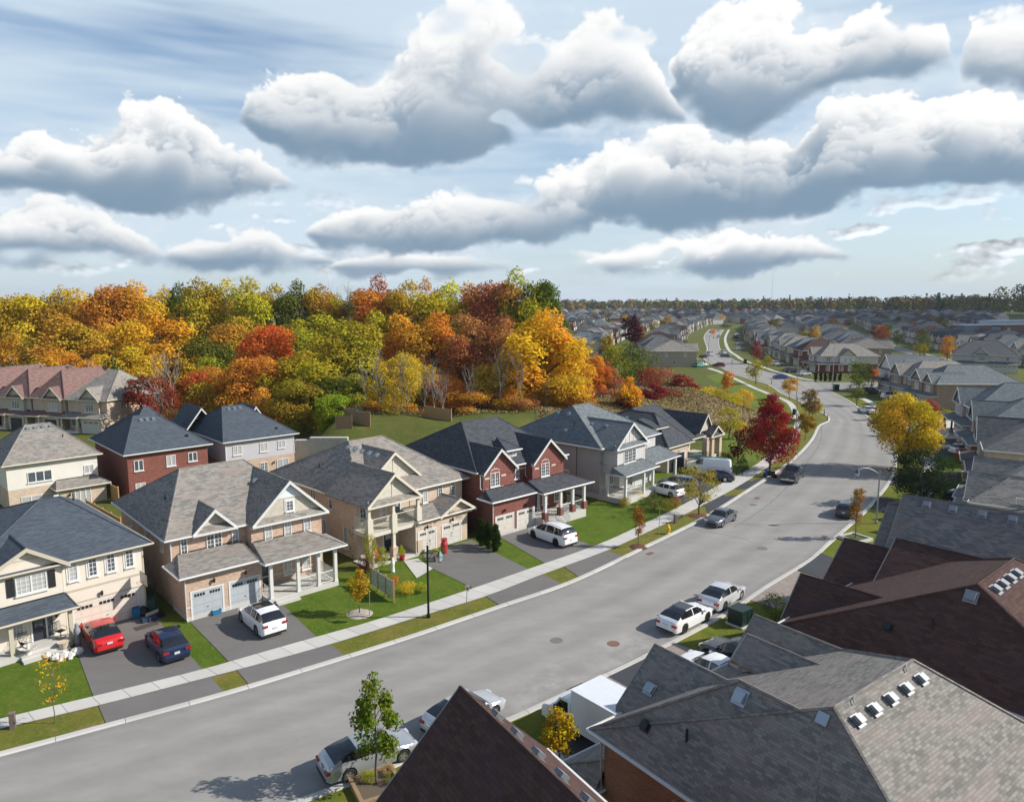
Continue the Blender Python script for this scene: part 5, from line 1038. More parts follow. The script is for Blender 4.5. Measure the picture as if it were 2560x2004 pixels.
def school():
    r = thing('school_building', 'long flat-roofed red brick school with glass bays near the right edge', 'school', (268, 428, 0), R(14)); r.scale = (.72, .8, .8)
    MB().box(0, 22, 0, 18, 0, 9.5).build('wall', BR_RED, r); MB().box(22, 34, 1.5, 18, 0, 8.5).build('wall', plain((.18, .22, .26), .25), r); MB().box(34, 58, 0, 20, 0, 9).build('wall', BR_RED, r); MB().box(58, 74, 2, 20, 0, 8).build('wall', plain((.4, .45, .5), .4), r); MB().box(74, 100, -2, 20, 0, 9.5).build('wall', BR_RED, r)
    MB().box(-.4, 100.4, -.4 + 3, 20.4, 9.51, 9.9).build('roof', plain((.5, .56, .62), .6), r); MB().box(30, 84, 6, 18, 9.9, 12.5).build('wall', plain((.45, .5, .55), .4), r); MB().box(29, 85, 5, 19, 12.5, 12.9).build('roof', plain((.55, .6, .66), .6), r)
    for x in (4, 10, 16, 38, 44, 50, 80, 86, 92): MB().box(x, x + 3, -.08 if x < 70 else -2.08, .02 if x < 70 else -1.98, 5.2, 7.6).build('window', GLASS, r)
school()
# ------------------------------------------------------------------ trees
def leafmat(name='leaves', hue=.05, trans=.35):
    m = bpy.data.materials.new(name); m.use_nodes = True; t = NT(m.node_tree); t.n.clear(); o = t.new('ShaderNodeOutputMaterial')
    oi = t.new('ShaderNodeObjectInfo'); a = t.new('ShaderNodeAttribute', attribute_name='lv'); s = t.new('ShaderNodeSeparateColor'); t.l.new(a.outputs['Color'], s.inputs[0])
    h = t.new('ShaderNodeHueSaturation'); t.l.new(oi.outputs['Color'], h.inputs['Color'])
    t.l.new(t.m('ADD', .5, t.m('MULTIPLY', t.m('SUBTRACT', s.outputs[1], .5), hue)), h.inputs['Hue']); t.l.new(t.m('ADD', .62, t.m('MULTIPLY', s.outputs[0], .76)), h.inputs['Value']); h.inputs['Saturation'].default_value = 1.0
    d = t.new('ShaderNodeBsdfDiffuse'); tr = t.new('ShaderNodeBsdfTranslucent'); mx = t.new('ShaderNodeMixShader'); mx.inputs[0].default_value = trans
    for n in (d, tr): t.l.new(h.outputs[0], n.inputs['Color'])
    t.l.new(d.outputs[0], mx.inputs[1]); t.l.new(tr.outputs[0], mx.inputs[2]); t.l.new(mx.outputs[0], o.inputs[0]); return m
M_LEAF = leafmat(hue=.05)
M_BARK = plain((.13, .105, .085), .9, var=.3); M_BARKG = plain((.26, .24, .21), .9, var=.25); M_BARKD = plain((.055, .045, .038), .9, var=.3)
def quads(name, C, N, S, lv, aspect=.62):
    """Leaf-sized faces at C facing N with size S; lv gives each its shade."""
    n = len(C); rg = np.random.default_rng(n)
    N = N / np.maximum(1e-6, np.linalg.norm(N, axis=1))[:, None]; r = rg.normal(size=(n, 3)); U = np.cross(N, r); U /= np.maximum(1e-6, np.linalg.norm(U, axis=1))[:, None]; V = np.cross(N, U)
    S = np.asarray(S)[:, None] if np.ndim(S) else np.full((n, 1), S)
    P = np.stack([C - U * S * .5, C - V * S * .5 * aspect + U * S * .05, C + U * S * .5, C + V * S * .5 * aspect + U * S * .05], 1).reshape(-1, 3)
    me = bpy.data.meshes.new(name); me.vertices.add(4 * n); me.vertices.foreach_set('co', P.astype(np.float32).ravel()); me.loops.add(4 * n); me.loops.foreach_set('vertex_index', np.arange(4 * n, dtype=np.int32))
    me.polygons.add(n); me.polygons.foreach_set('loop_start', np.arange(0, 4 * n, 4, dtype=np.int32)); me.polygons.foreach_set('loop_total', np.full(n, 4, np.int32))
    at = me.attributes.new('lv', 'FLOAT_COLOR', 'FACE'); c = np.ones((n, 4), np.float32); c[:, :lv.shape[1]] = lv; at.data.foreach_set('color', c.ravel()); me.update(calc_edges=True); me.validate(); return me
def crown_lobes(seed, nl, n, leaf, shape='round', lo=.22, rad=.30, lobe=(.10, .17), fill=.25, gap=0.0):
    """Unit-height crown: lobes of foliage spread through an egg-shaped volume."""
    rg = np.random.default_rng(seed); L = []
    zc, zr = (1 + lo) / 2, (1 - lo) / 2
    while len(L) < nl:
        d = rg.normal(size=3); d /= np.linalg.norm(d); k = rg.uniform(.35, .88) ** .6; z = zc + d[2] * zr * k * .93
        f = {'round': 1.0, 'cone': max(.12, 1.25 - 1.15 * (z - lo) / (1 - lo)), 'vase': .45 + .75 * (z - lo) / (1 - lo), 'column': .9}[shape]
        L.append((d[0] * rad * k * f, d[1] * rad * k * f, z, rg.uniform(*lobe) * (.55 + .45 * f), rg.random()))
    L = np.array(L); w = L[:, 3] ** 2; idx = rg.choice(nl, n, p=w / w.sum()); d = rg.normal(size=(n, 3)); d /= np.linalg.norm(d, axis=1)[:, None]; d[:, 2] = np.where(rg.random(n) < .6, np.abs(d[:, 2]), d[:, 2])
    r = np.where(rg.random(n) < fill, rg.random(n) ** .5, rg.uniform(.82, 1.08, n)); wob = 1 + .22 * np.sin(d[:, 0] * 7 + L[idx, 4] * 20) * np.sin(d[:, 1] * 6 + d[:, 2] * 8)
    C = L[idx, :3] + d * (L[idx, 3] * r * wob)[:, None] * np.array([1, 1, .85]); N = d * .75 + rg.normal(size=(n, 3)) * .55 + np.array([0, 0, .35])
    zt, zb = np.percentile(C[:, 2], 99.7), np.percentile(C[:, 2], .5); kz = (1 - lo) / (zt - zb); C[:, 2] = lo + (C[:, 2] - zb) * kz; L[:, 2] = lo + (L[:, 2] - zb) * kz
    kr = rad / np.percentile(np.hypot(C[:, 0], C[:, 1]), 97); C[:, :2] *= kr; L[:, :2] *= kr
    keep = rg.random(n) > gap * (.5 + .5 * np.sin(C[:, 0] * 31 + seed) * np.sin(C[:, 1] * 29) * np.sin(C[:, 2] * 27)); C, N, idx = C[keep], N[keep], idx[keep]; n = len(C)
    lv = np.stack([np.clip(.5 + (L[idx, 4] - .5) * .5 + rg.normal(size=n) * .20, 0, 1), np.clip(.5 + (L[(idx * 7) % nl, 4] - .5) * .8 + rg.normal(size=n) * .12, 0, 1)], 1)
    return quads('crown', C, N, leaf * rg.uniform(.65, 1.25, n), lv), L
def branches(mb, p, d, L, r, depth, rg, spread=.6, up=.25, n=2, kids=3):
    pts = [p]; q = p.copy(); dd = d.copy()
    for k in range(n): dd = (dd + Vector(rg.normal(size=3) * .12) + Vector((0, 0, up * .3))).normalized(); q = q + dd * (L / n); pts.append(q.copy())
    mb.tube(pts, [r * (1 - .45 * k / n) for k in range(n + 1)], 5 if depth > 1 else 3, False)
    if depth > 0:
        for k in range(kids):
            t = rg.uniform(.45, 1.0); i = min(n - 1, int(t * n)); c = pts[i].lerp(pts[i + 1], t * n - i); nd = (dd + Vector(rg.normal(size=3)) * spread + Vector((0, 0, up))).normalized(); branches(mb, c, nd, L * rg.uniform(.5, .75), r * .52, depth - 1, rg, spread, up, 2, kids)
def trunk_mesh(seed, L, hgt=.8, r=.016, limbs=9, lo=.22):
    rg = np.random.default_rng(seed); mb = MB(); pts = [Vector((rg.normal() * .006 * k, rg.normal() * .006 * k, hgt * k / 5)) for k in range(6)]; pts[0] = Vector((0, 0, -.02)); mb.tube(pts, [r * (1.15 - .85 * k / 5) for k in range(6)], 7)
    for i in rg.choice(len(L), min(limbs, len(L)), replace=False):
        e = Vector(L[i, :3]); z = max(lo * .75, e.z - .6 * math.hypot(e.x, e.y) - .08); k = min(4, int(z / hgt * 5)); s = pts[k].lerp(pts[k + 1], min(1, max(0, z / hgt * 5 - k))); m = s.lerp(e, .5) + Vector((0, 0, .02)); mb.tube([s, m, e], [r * .5, r * .32, r * .12], 4, False)
    return mb
PROTO = {}
def proto(kind):
    if kind in PROTO: return PROTO[kind]
    base, v = kind.rsplit('_', 1); sd = 100 + int(v) * 13 + len(base) * 7
    P = dict(wood=dict(nl=34, n=17000, leaf=.0245, lo=.10, rad=.30, lobe=(.085, .15), fill=.22, gap=.18), thin=dict(nl=34, n=3000, leaf=.022, lo=.25, rad=.22, lobe=(.05, .09), fill=.6, gap=.7), maple=dict(nl=60, n=22000, leaf=.024, lo=.13, rad=.42, lobe=(.07, .13), shape='cone', gap=.12), pyramid=dict(nl=40, n=3400, leaf=.034, lo=.30, rad=.23, lobe=(.05, .09), shape='cone', fill=.45, gap=.15), street=dict(nl=50, n=22000, leaf=.028, lo=.16, rad=.44, lobe=(.10, .17), gap=.10),
             young=dict(nl=34, n=2600, leaf=.040, lo=.32, rad=.20, lobe=(.05, .10), fill=.5, gap=.3), sapling=dict(nl=16, n=420, leaf=.030, lo=.34, rad=.20, lobe=(.05, .09), fill=.8, gap=.4), spindle=dict(nl=26, n=1900, leaf=.030, lo=.30, rad=.13, lobe=(.06, .10), fill=.4, shape='round', gap=.2), shrub=dict(nl=26, n=2600, leaf=.055, lo=.02, rad=.62, lobe=(.16, .28), fill=.3, gap=.35), cedar=dict(nl=30, n=7000, leaf=.034, lo=.02, rad=.13, lobe=(.06, .11), fill=.25, shape='column'), spruce=dict(nl=60, n=9000, leaf=.022, lo=.03, rad=.42, lobe=(.06, .12), shape='cone', fill=.3, gap=.2), airy=dict(nl=46, n=4200, leaf=.026, lo=.26, rad=.46, lobe=(.07, .12), fill=.6, shape='vase', gap=.55), bushy=dict(nl=44, n=12000, leaf=.030, lo=.03, rad=.46, lobe=(.10, .17), fill=.3, gap=.15), small=dict(nl=16, n=900, leaf=.06, lo=.2, rad=.34, lobe=(.12, .2), fill=.3))[base]
    P = dict(P); cm, L = crown_lobes(sd, **P); cm.materials.append(M_LEAF)
    tr = trunk_mesh(sd, L, r={'young': .012, 'pyramid': .012, 'sapling': .007, 'spindle': .010, 'shrub': .02, 'thin': .010}.get(base, .017), lo=P['lo'], limbs={'thin': 26, 'airy': 26, 'sapling': 14, 'street': 16}.get(base, 10))
    o = tr.build('trunk', {'thin': M_BARKG, 'wood': M_BARKD}.get(base, M_BARK), uv=False); tm = o.data; bpy.data.objects.remove(o); PROTO[kind] = (cm, tm); return PROTO[kind]
def tree(kind, name, label, loc, H, wid, color, rz=0.0, group=None, cat='tree', trunk=True):
    """wid: crown width in metres (None keeps the natural shape)."""
    cm, tm = proto(kind); base = kind.rsplit('_', 1)[0]; rad = dict(wood=.30, thin=.22, maple=.42, pyramid=.23, street=.44, young=.20, sapling=.20, spindle=.13, shrub=.62, cedar=.13, spruce=.42, small=.34, bushy=.46, airy=.46)[base]; s = (wid / (2 * rad)) if wid else H
    z = loc[2] if len(loc) > 2 else zg(loc[0], loc[1]); r = thing(name, label, cat, (loc[0], loc[1], z), rz, group)
    c = bpy.data.objects.new('crown', cm); COL.objects.link(c); c.parent = r; c.scale = (s, s, H); c.color = (*color, 1)
    if trunk: t = bpy.data.objects.new('trunk', tm); COL.objects.link(t); t.parent = r; t.scale = (s if s < H * 1.5 else H, s if s < H * 1.5 else H, H)
    return r
BARE = {}
def bare_tree(label, loc, H, seed, group=None, mat=None, dens=3):
    k = seed % 4
    if k not in BARE:
        rg = np.random.default_rng(50 + k); mb = MB(); pts = [Vector((rg.normal() * .008 * q, rg.normal() * .008 * q, .62 * q / 5)) for q in range(6)]; mb.tube(pts, [.011 * (1.1 - .12 * q) for q in range(6)], 6)
        for q in range(13): z = rg.uniform(.2, .62); p = pts[min(4, int(z / .62 * 5))].lerp(pts[min(5, int(z / .62 * 5) + 1)], .5); a = rg.uniform(0, 6.28); branches(mb, p, Vector((math.cos(a) * .6, math.sin(a) * .6, .9)).normalized(), rg.uniform(.16, .30), .0048, 2, rg, .45, .35, 2, 3)
        o = mb.build('branches', mat or M_BARKG, uv=False); BARE[k] = o.data; bpy.data.objects.remove(o)
    r = thing('bare_tree', label, 'tree', (loc[0], loc[1], zg(loc[0], loc[1])), seed * 1.3, group); c = bpy.data.objects.new('branches', BARE[k]); COL.objects.link(c); c.parent = r; c.scale = (H * .8, H * .8, H); return r
CL = dict(gold=(.72, .42, .035), ochre=(.60, .345, .040), olive=(.38, .315, .034), ygreen=(.46, .41, .034), yellow=(.72, .52, .04), green=(.13, .17, .024), dgreen=(.050, .082, .022), orange=(.68, .30, .045), rust=(.52, .225, .075), redor=(.66, .19, .050), red=(.34, .065, .040), crimson=(.25, .022, .022), pink=(.42, .13, .08), brown=(.44, .22, .085), maroon=(.085, .012, .022), lime=(.36, .40, .03), bluegreen=(.07, .12, .075))
CN = dict(gold='golden yellow', ochre='ochre', olive='olive gold', ygreen='yellow-green', yellow='bright yellow', green='green', dgreen='dark green', orange='orange', rust='rusty orange', redor='red-orange', red='red', crimson='crimson', pink='pinkish red', brown='brown', maroon='maroon', lime='lime green', bluegreen='blue-green')
# the wood: (picture column, row of the top, crown width in picture units, colour, distance)
WOOD = [(-60, 640, 110, 'ochre', 205), (20, 652, 100, 'gold', 205), (70, 624, 110, 'gold', 200), (130, 612, 105, 'ochre', 202), (195, 611, 110, 'gold', 206), (255, 607, 110, 'ochre', 200), (310, 600, 105, 'gold', 204), (352, 612, 90, 'gold', 208), (392, 603, 80, 'green', 210), (432, 594, 110, 'ygreen', 200), (492, 596, 110, 'yellow', 204), (545, 596, 105, 'ygreen', 200), (592, 604, 95, 'ygreen', 206), (645, 597, 90, 'green', 204), (700, 606, 95, 'ochre', 205), (742, 628, 80, 'olive', 200), (785, 612, 95, 'orange', 200), (828, 590, 100, 'pink', 206), (872, 594, 120, 'ygreen', 198), (915, 596, 80, 'rust', 208), (955, 600, 110, 'yellow', 200), (1005, 604, 95, 'ochre', 200), (1062, 598, 125, 'rust', 194), (1118, 573, 105, 'ygreen', 190), (1160, 596, 85, 'green', 192),
        (-20, 690, 120, 'ochre', 178), (60, 680, 130, 'ochre', 176), (150, 662, 150, 'ochre', 172), (240, 668, 120, 'ochre', 178), (340, 636, 145, 'gold', 170), (430, 690, 120, 'green', 170), (400, 720, 90, 'gold', 166), (500, 650, 120, 'ochre', 180), (575, 662, 105, 'redor', 160), (640, 655, 110, 'ygreen', 176), (715, 640, 150, 'ygreen', 158), (780, 636, 110, 'ygreen', 166), (860, 642, 120, 'orange', 168), (930, 640, 125, 'orange', 164), (1010, 640, 130, 'rust', 158), (1075, 655, 110, 'rust', 156), (1160, 634, 170, 'gold', 146), (1215, 690, 90, 'gold', 158), (1235, 720, 80, 'orange', 166),
        (130, 745, 110, 'gold', 160), (200, 755, 100, 'gold', 158), (60, 770, 110, 'olive', 162), (280, 735, 120, 'gold', 157), (290, 790, 90, 'olive', 154), (470, 730, 110, 'ygreen', 156), (430, 780, 95, 'redor', 148), (490, 780, 100, 'orange', 146), (540, 755, 115, 'orange', 142), (585, 790, 90, 'olive', 140), (650, 720, 150, 'olive', 143), (690, 770, 120, 'green', 138), (640, 800, 110, 'olive', 134), (760, 760, 110, 'olive', 146), (850, 720, 100, 'yellow', 148), (905, 740, 110, 'ochre', 150), (960, 760, 110, 'orange', 146), (1010, 790, 110, 'orange', 139), (1060, 720, 110, 'ochre', 148), (1090, 780, 100, 'orange', 141), (1120, 800, 80, 'rust', 138), (1200, 760, 110, 'gold', 143), (1230, 790, 80, 'orange', 141), (800, 810, 80, 'orange', 139), (870, 820, 70, 'ochre', 138), (930, 830, 80, 'orange', 136), (745, 820, 70, 'bluegreen', 131), (712, 790, 75, 'lime', 129), (1270, 730, 60, 'orange', 165), (1290, 740, 60, 'pink', 168)]
def plant_wood():
    rg = random.Random(3); used = {}
    for i, (x, ty, w, c, d) in enumerate(WOOD):
        d = d - 15 if d < 152 else d - 11 if d < 175 else d - 4
        p = at_dist(x, d); H = (top_height(ty, d) - zg(p[0], p[1])) * (1.13 if d > 180 else 1.05); wid = w * KD / F_PX * d * 1.16; row = 'skyline' if d > 188 else 'middle' if d > 152 else 'front'
        over = 'above the row of brown roofs' if x < 200 else 'above the light tan corner house' if x < 300 else 'above the red brick back house' if x < 400 else 'above the lavender-grey house' if x < 620 else 'above the block wall' if x < 740 else 'above the balcony house' if x < 880 else 'above the wooden fence' if x < 960 else 'above the dark red brick house' if x < 1120 else 'above the grey siding house' if x < 1200 else 'at the wood\'s right end'
        lab = '%s tree in the wood\'s %s row, %s' % (CN[c], row, over); used[lab] = used.get(lab, 0) + 1
        if used[lab] > 1: lab = lab.replace('tree in', ('second', 'third', 'fourth', 'fifth')[used[lab] - 2] + ' such tree in').replace(CN[c], CN[c], 1)
        col = tuple(v * rg.uniform(.85, 1.12) for v in CL[c]); tree('wood_%d' % rg.randrange(7), 'wood_tree', lab, p, H, wid, col, rg.uniform(0, 6.28), 'trees of the autumn wood')
    for i, (x, ty, d) in enumerate([(20, 740, 152), (60, 760, 150), (200, 760, 150), (345, 740, 139), (365, 725, 141), (330, 770, 138), (805, 735, 136), (780, 760, 138), (858, 735, 134), (925, 735, 132), (945, 790, 131), (1110, 740, 136), (1165, 800, 138), (905, 760, 133), (1065, 730, 137), (740, 590, 200), (1000, 760, 135)]):
        d -= 13 if d < 160 else 0; p = at_dist(x, d); bare_tree('bare grey branching tree standing before the autumn wood', p, top_height(ty, d) - zg(p[0], p[1]), i, 'bare trees before the wood')
    for i, (x, ty, w, d) in enumerate([(812, 700, 70, 137), (868, 700, 75, 136), (840, 760, 60, 134), (1100, 770, 60, 137), (1145, 760, 60, 140)]):
        d -= 14; p = at_dist(x, d); tree('thin_%d' % (i % 3), 'wood_tree', 'thin half-bare yellow tree with pale trunk before the wood', p, top_height(ty, d) - zg(p[0], p[1]), w * KD / F_PX * d, CL['yellow'] if i < 3 else CL['ochre'], i, 'half-bare trees before the wood')
plant_wood()
SHR = [(345, 880, 70, 800, 'red', 134), (300, 850, 60, 800, 'red', 138), (1255, 845, 70, 790, 'crimson', 134), (1235, 820, 60, 770, 'red', 138), (1285, 835, 60, 780, 'red', 140), (1310, 845, 60, 785, 'maroon', 139), (1340, 850, 60, 775, 'orange', 131), (1340, 850, 45, 760, 'gold', 129), (1360, 830, 60, 790, 'crimson', 140), (1390, 835, 60, 780, 'crimson', 141), (1420, 838, 60, 785, 'crimson', 142), (1450, 842, 55, 795, 'crimson', 141), (1480, 848, 50, 805, 'crimson', 140), (1380, 790, 70, 740, 'red', 158), (1420, 790, 70, 742, 'pink', 160), (1455, 800, 60, 760, 'red', 156), (1480, 820, 60, 788, 'yellow', 152), (1510, 830, 60, 792, 'yellow', 150), (1535, 840, 50, 805, 'ygreen', 149), (1560, 852, 45, 820, 'yellow', 147), (1585, 856, 42, 822, 'gold', 150), (1500, 855, 50, 825, 'red', 141), (1345, 800, 110, 700, 'green', 172), (1310, 780, 70, 700, 'olive', 170), (1365, 800, 80, 740, 'green', 168), (1280, 800, 60, 740, 'green', 158), (1330, 850, 60, 805, 'maroon', 128), (1300, 860, 80, 835, 'maroon', 124), (1290, 880, 70, 850, 'maroon', 121), (1180, 855, 60, 835, 'maroon', 136), (1130, 865, 70, 845, 'maroon', 134), (1010, 880, 60, 855, 'redor', 133), (640, 900, 60, 870, 'olive', 128), (690, 895, 50, 860, 'orange', 127), (1365, 868, 40, 848, 'gold', 124), (1290, 690, 40, 680, 'olive', 190), (1340, 690, 52, 672, 'maroon', 300), (560, 880, 80, 820, 'orange', 132), (500, 880, 80, 820, 'ochre', 135), (610, 900, 60, 850, 'orange', 130), (440, 880, 80, 810, 'olive', 137), (850, 870, 60, 840, 'olive', 133), (960, 870, 60, 840, 'ochre', 133), (1080, 850, 70, 820, 'orange', 136), (1210, 840, 60, 800, 'orange', 138), (760, 885, 50, 855, 'ygreen', 129), (30, 810, 120, 770, 'dgreen', 152), (140, 810, 120, 775, 'dgreen', 152), (240, 800, 100, 760, 'dgreen', 150)]
def plant_shrubs():
    rg = random.Random(8); used = {}
    for i, (x, by, w, ty, c, d) in enumerate(SHR):
        d -= 12 if x < 1230 else 0
        p = at_dist(x, d); z = zg(p[0], p[1]); H = max(1.2, top_height(ty, d) - z); wid = w * KD / F_PX * d * 1.1
        where = 'below the wood, left of the block wall' if x < 720 else 'along the wood\'s foot behind the fences' if x < 1200 else 'on the meadow bank under the golden tree' if x < 1320 else 'on the crest of the dry meadow' if x < 1470 else 'beside the park lawn'
        lab = '%s bush %s' % (CN[c], where); used[lab] = used.get(lab, 0) + 1
        if used[lab] > 1: lab = lab.replace('bush', ('second', 'third', 'fourth', 'fifth', 'sixth', 'seventh')[used[lab] - 2] + ' bush')
        kind = 'shrub_%d' % rg.randrange(4) if H < 6 or w > 60 else 'young_%d' % rg.randrange(3); tree(kind, 'shrub', lab, p, H, wid, tuple(v * rg.uniform(.85, 1.15) for v in CL[c]), rg.uniform(0, 6), 'bushes about the wood and meadow', 'bush', trunk=H > 3)
plant_shrubs()
def street_trees():
    T = lambda kind, label, base, ty, w, c, name='street_tree', group=None, cat='tree', rz=0: (lambda g: tree(kind, name, label, (g[0], g[1], 0), top_height(ty, g[1]), w * KD / F_PX * g[1] if w else None, CL[c] if isinstance(c, str) else c, rz, group, cat))(G(*base))
    T('maple_0', 'large crimson maple on the boulevard beside the parked pickup truck', (1640, 1002), 842, 118, (.36, .034, .026))
    T('street_1', 'large yellow broad-crowned tree on the right kerb, shading the road', (1927, 1003), 843, 146, (.60, .42, .03))
    T('street_2', 'red-leaved young tree hidden behind the big yellow tree', (1975, 930), 850, 45, 'pink')
    T('bushy_0', 'dark green dense bushy tree behind the four-vent grey roof', (1957, 1075), 955, 132, (.034, .060, .026))
    T('pyramid_0', 'slender green and yellow young maple in a timber-edged bed beside the silver sedan', (803, 1676), 1442, 112, (.15, .21, .022), rz=1)
    T('young_1', 'small golden tree beside the white box truck', (1190, 1640), 1505, 78, (.50, .34, .02))
    T('sapling_0', 'thin yellow sapling on the boulevard before the cream house', (118, 1540), 1395, 62, 'gold')
    T('young_2', 'staked yellow sapling in a gravel ring on the pinkish house\'s lawn', (766, 1308), 1212, 46, (.50, .33, .03))
    T('spindle_0', 'spindly orange-brown sapling in a mulch ring before the dark red house', (1360, 1165), 1078, 28, (.34, .15, .03))
    T('airy_0', 'yellow-green locust tree on the boulevard by the grey siding house', (1489, 1098), 985, 96, (.46, .37, .04))
    T('spindle_1', 'narrow orange tree in a white box planter beside the black car', (1822, 1148), 1040, 32, (.33, .17, .03))
    T('small_0', 'yellow young tree behind the bungalow at the park lawn', (1553, 935), 868, 52, 'ygreen'); T('small_1', 'bright yellow small tree beside the bungalow', (1577, 935), 895, 28, 'yellow')
    T('small_2', 'maroon dome-shaped ornamental tree before the bungalow', (1572, 985), 918, 60, 'maroon'); T('shrub_0', 'red round bush by the bungalow porch', (1543, 985), 962, 26, 'crimson', 'shrub', cat='bush'); T('shrub_1', 'dark red bush beside the bungalow driveway', (1560, 985), 960, 26, 'maroon', 'shrub', cat='bush'); T('spruce_1', 'small cone-shaped dark evergreen by the white van', (1582, 1010), 968, 28, 'dgreen', 'shrub', cat='bush')
    for i, (b, t, w, c, l) in enumerate([((1715, 938), 880, 44, (.36, .24, .03), 'small golden boulevard tree left of the road narrowing'), ((1722, 900), 828, 48, (.30, .20, .07), 'pale pinkish-yellow boulevard tree beyond the crimson maple'), ((1730, 895), 850, 42, 'ygreen', 'yellow-green leaning tree at the road narrowing'), ((1682, 852), 805, 36, 'gold', 'golden boulevard tree at the pavement curve'), ((1550, 850), 790, 32, 'orange', 'orange columnar tree in the park beside the pavement'), ((1610, 818), 765, 40, 'olive', 'olive street tree at the far bend'), ((1633, 785), 757, 30, 'olive', 'round olive tree before the corner row'), ((1830, 832), 768, 62, 'green', 'tall green tree at the side street corner'), ((1825, 865), 802, 40, 'green', 'smaller green tree on the right boulevard by the side street'), ((1862, 820), 785, 30, 'redor', 'red tree beside the tall green corner tree'), ((1880, 895), 850, 26, 'olive', 'narrow olive tree left of the white suv driveway'), ((1612, 775), 725, 30, 'crimson', 'crimson tree on the far street, right side'), ((1450, 755), 722, 34, 'dgreen', 'dark green tree right of the tan bend house'), ((1478, 770), 738, 30, 'olive', 'olive bush tree beside the tan bend house'), ((1545, 700), 690, 34, 'dgreen', 'dark spreading tree on the far street'), ((2010, 905), 870, 34, 'olive', 'small olive tree before the white patio'), ((1428, 715), 690, 36, 'ochre', 'ochre tree at the left far street side'), ((1520, 715), 700, 20, 'orange', 'tiny orange street tree on the far street'), ((1500, 690), 672, 24, 'orange', 'orange tree with red top down the far street'), ((1535, 690), 668, 20, 'gold', 'gold tree down the far street')]): T('small_%d' % (i % 4) if i > 4 else 'young_%d' % (i % 3), l, b, t, w, c, rz=i)
    T('shrub_2', 'orange-red bush beside the white crossover on the right driveway', (2052, 985), 955, 50, (.34, .06, .02), 'shrub', cat='bush'); T('shrub_3', 'green leafy bush by the brown house, beside the utility box', (1652, 1325), 1262, 62, (.11, .15, .025), 'shrub', cat='bush')
    for i, (x, y, t) in enumerate([(1026, 1163, 1103), (1041, 1168, 1112), (1056, 1175, 1117)]): T('cedar_%d' % i, ('first, tallest clipped cedar from the vine-clad garage corner', 'middle clipped cedar of three beside the red brick garage', 'third clipped cedar, nearest the minivan driveway')[i], (x, y), t, 23, (.034, .058, .014), 'cedar', 'cedars by the red brick garage', 'shrub')
    for i, (x, y, t, w, c, l) in enumerate([(1358, 1062, 1045, 25, 'yellow', 'yellow bush by the grey house porch'), (1330, 1078, 1058, 34, 'olive', 'grey-olive bush in the grey house garden'), (1395, 1085, 1050, 46, (.16, .17, .05), 'tall grassy olive bush at the end of the grey house garden'), (1425, 1090, 1062, 40, 'olive', 'yellow-brown bush beside the dark driveway'), (1440, 1078, 1058, 30, 'brown', 'brown low bush near the locust tree'), (1305, 1066, 1052, 26, 'lime', 'light green hosta clump at the porch corner of the grey house'), (1245, 1048, 1038, 22, 'green', 'dark green hosta by the air conditioner'), (1375, 1075, 1058, 30, 'green', 'green feathery bush in the grey house garden'), (868, 1265, 1238, 46, 'yellow', 'yellow hosta bed on the balcony house lawn'), (895, 1262, 1240, 36, 'lime', 'lime hosta clump beside the yellow hosta bed'), (840, 1245, 1225, 26, 'redor', 'reddish flowering plant by the balcony house steps'), (815, 1215, 1165, 30, 'lime', 'leafy green bush at the balcony porch foot'), (790, 1212, 1130, 34, 'ygreen', 'yellow-green climbing vine on the balcony corner'), (775, 1235, 1185, 30, 'maroon', 'dark twiggy bush at the balcony house corner'), (800, 1150, 1090, 16, 'lime', 'green vine hanging from the balcony rail'), (855, 1185, 1160, 16, 'lime', 'potted palm-like plant by the balcony porch column')]): T('shrub_%d' % (i % 4), l, (x, y), t, w, c, 'shrub', 'garden bushes on the left', 'bush', i)
street_trees()
def suburb_trees():
    rg = random.Random(21); n = 0; cnt = {}
    while n < 120:
        y = rg.uniform(230, 900) if n < 90 else rg.uniform(900, 1250); x = rg.uniform(.09, .62) * y
        if any(abs(x - s[1] - 3) < 9 and abs(y - s[2] - 3) < 12 for s in SUB if abs(s[2] - y) < 20) or abs(x - np.interp(y, [r[1] for r in RD], [r[0] for r in RD])) < 8 or (y < 330 and x < 100): 
            if rg.random() < .97: continue
        c = rg.choice(('gold', 'olive', 'orange', 'green', 'dgreen', 'red', 'ochre', 'olive', 'crimson', 'green')); band = 'near' if y < 400 else 'mid' if y < 700 else 'far'
        tree('small_%d' % rg.randrange(4), 'suburb_tree', '%s tree standing among the roofs of the %s suburb' % (CN[c], {'near': 'nearer', 'mid': 'middle', 'far': 'farthest'}[band]), (x, y, 0), rg.uniform(6, 11), rg.uniform(5, 9), tuple(v * .8 for v in CL[c]), rg.uniform(0, 6), '%s trees among the %s roofs' % (CN[c], band)); n += 1
suburb_trees()
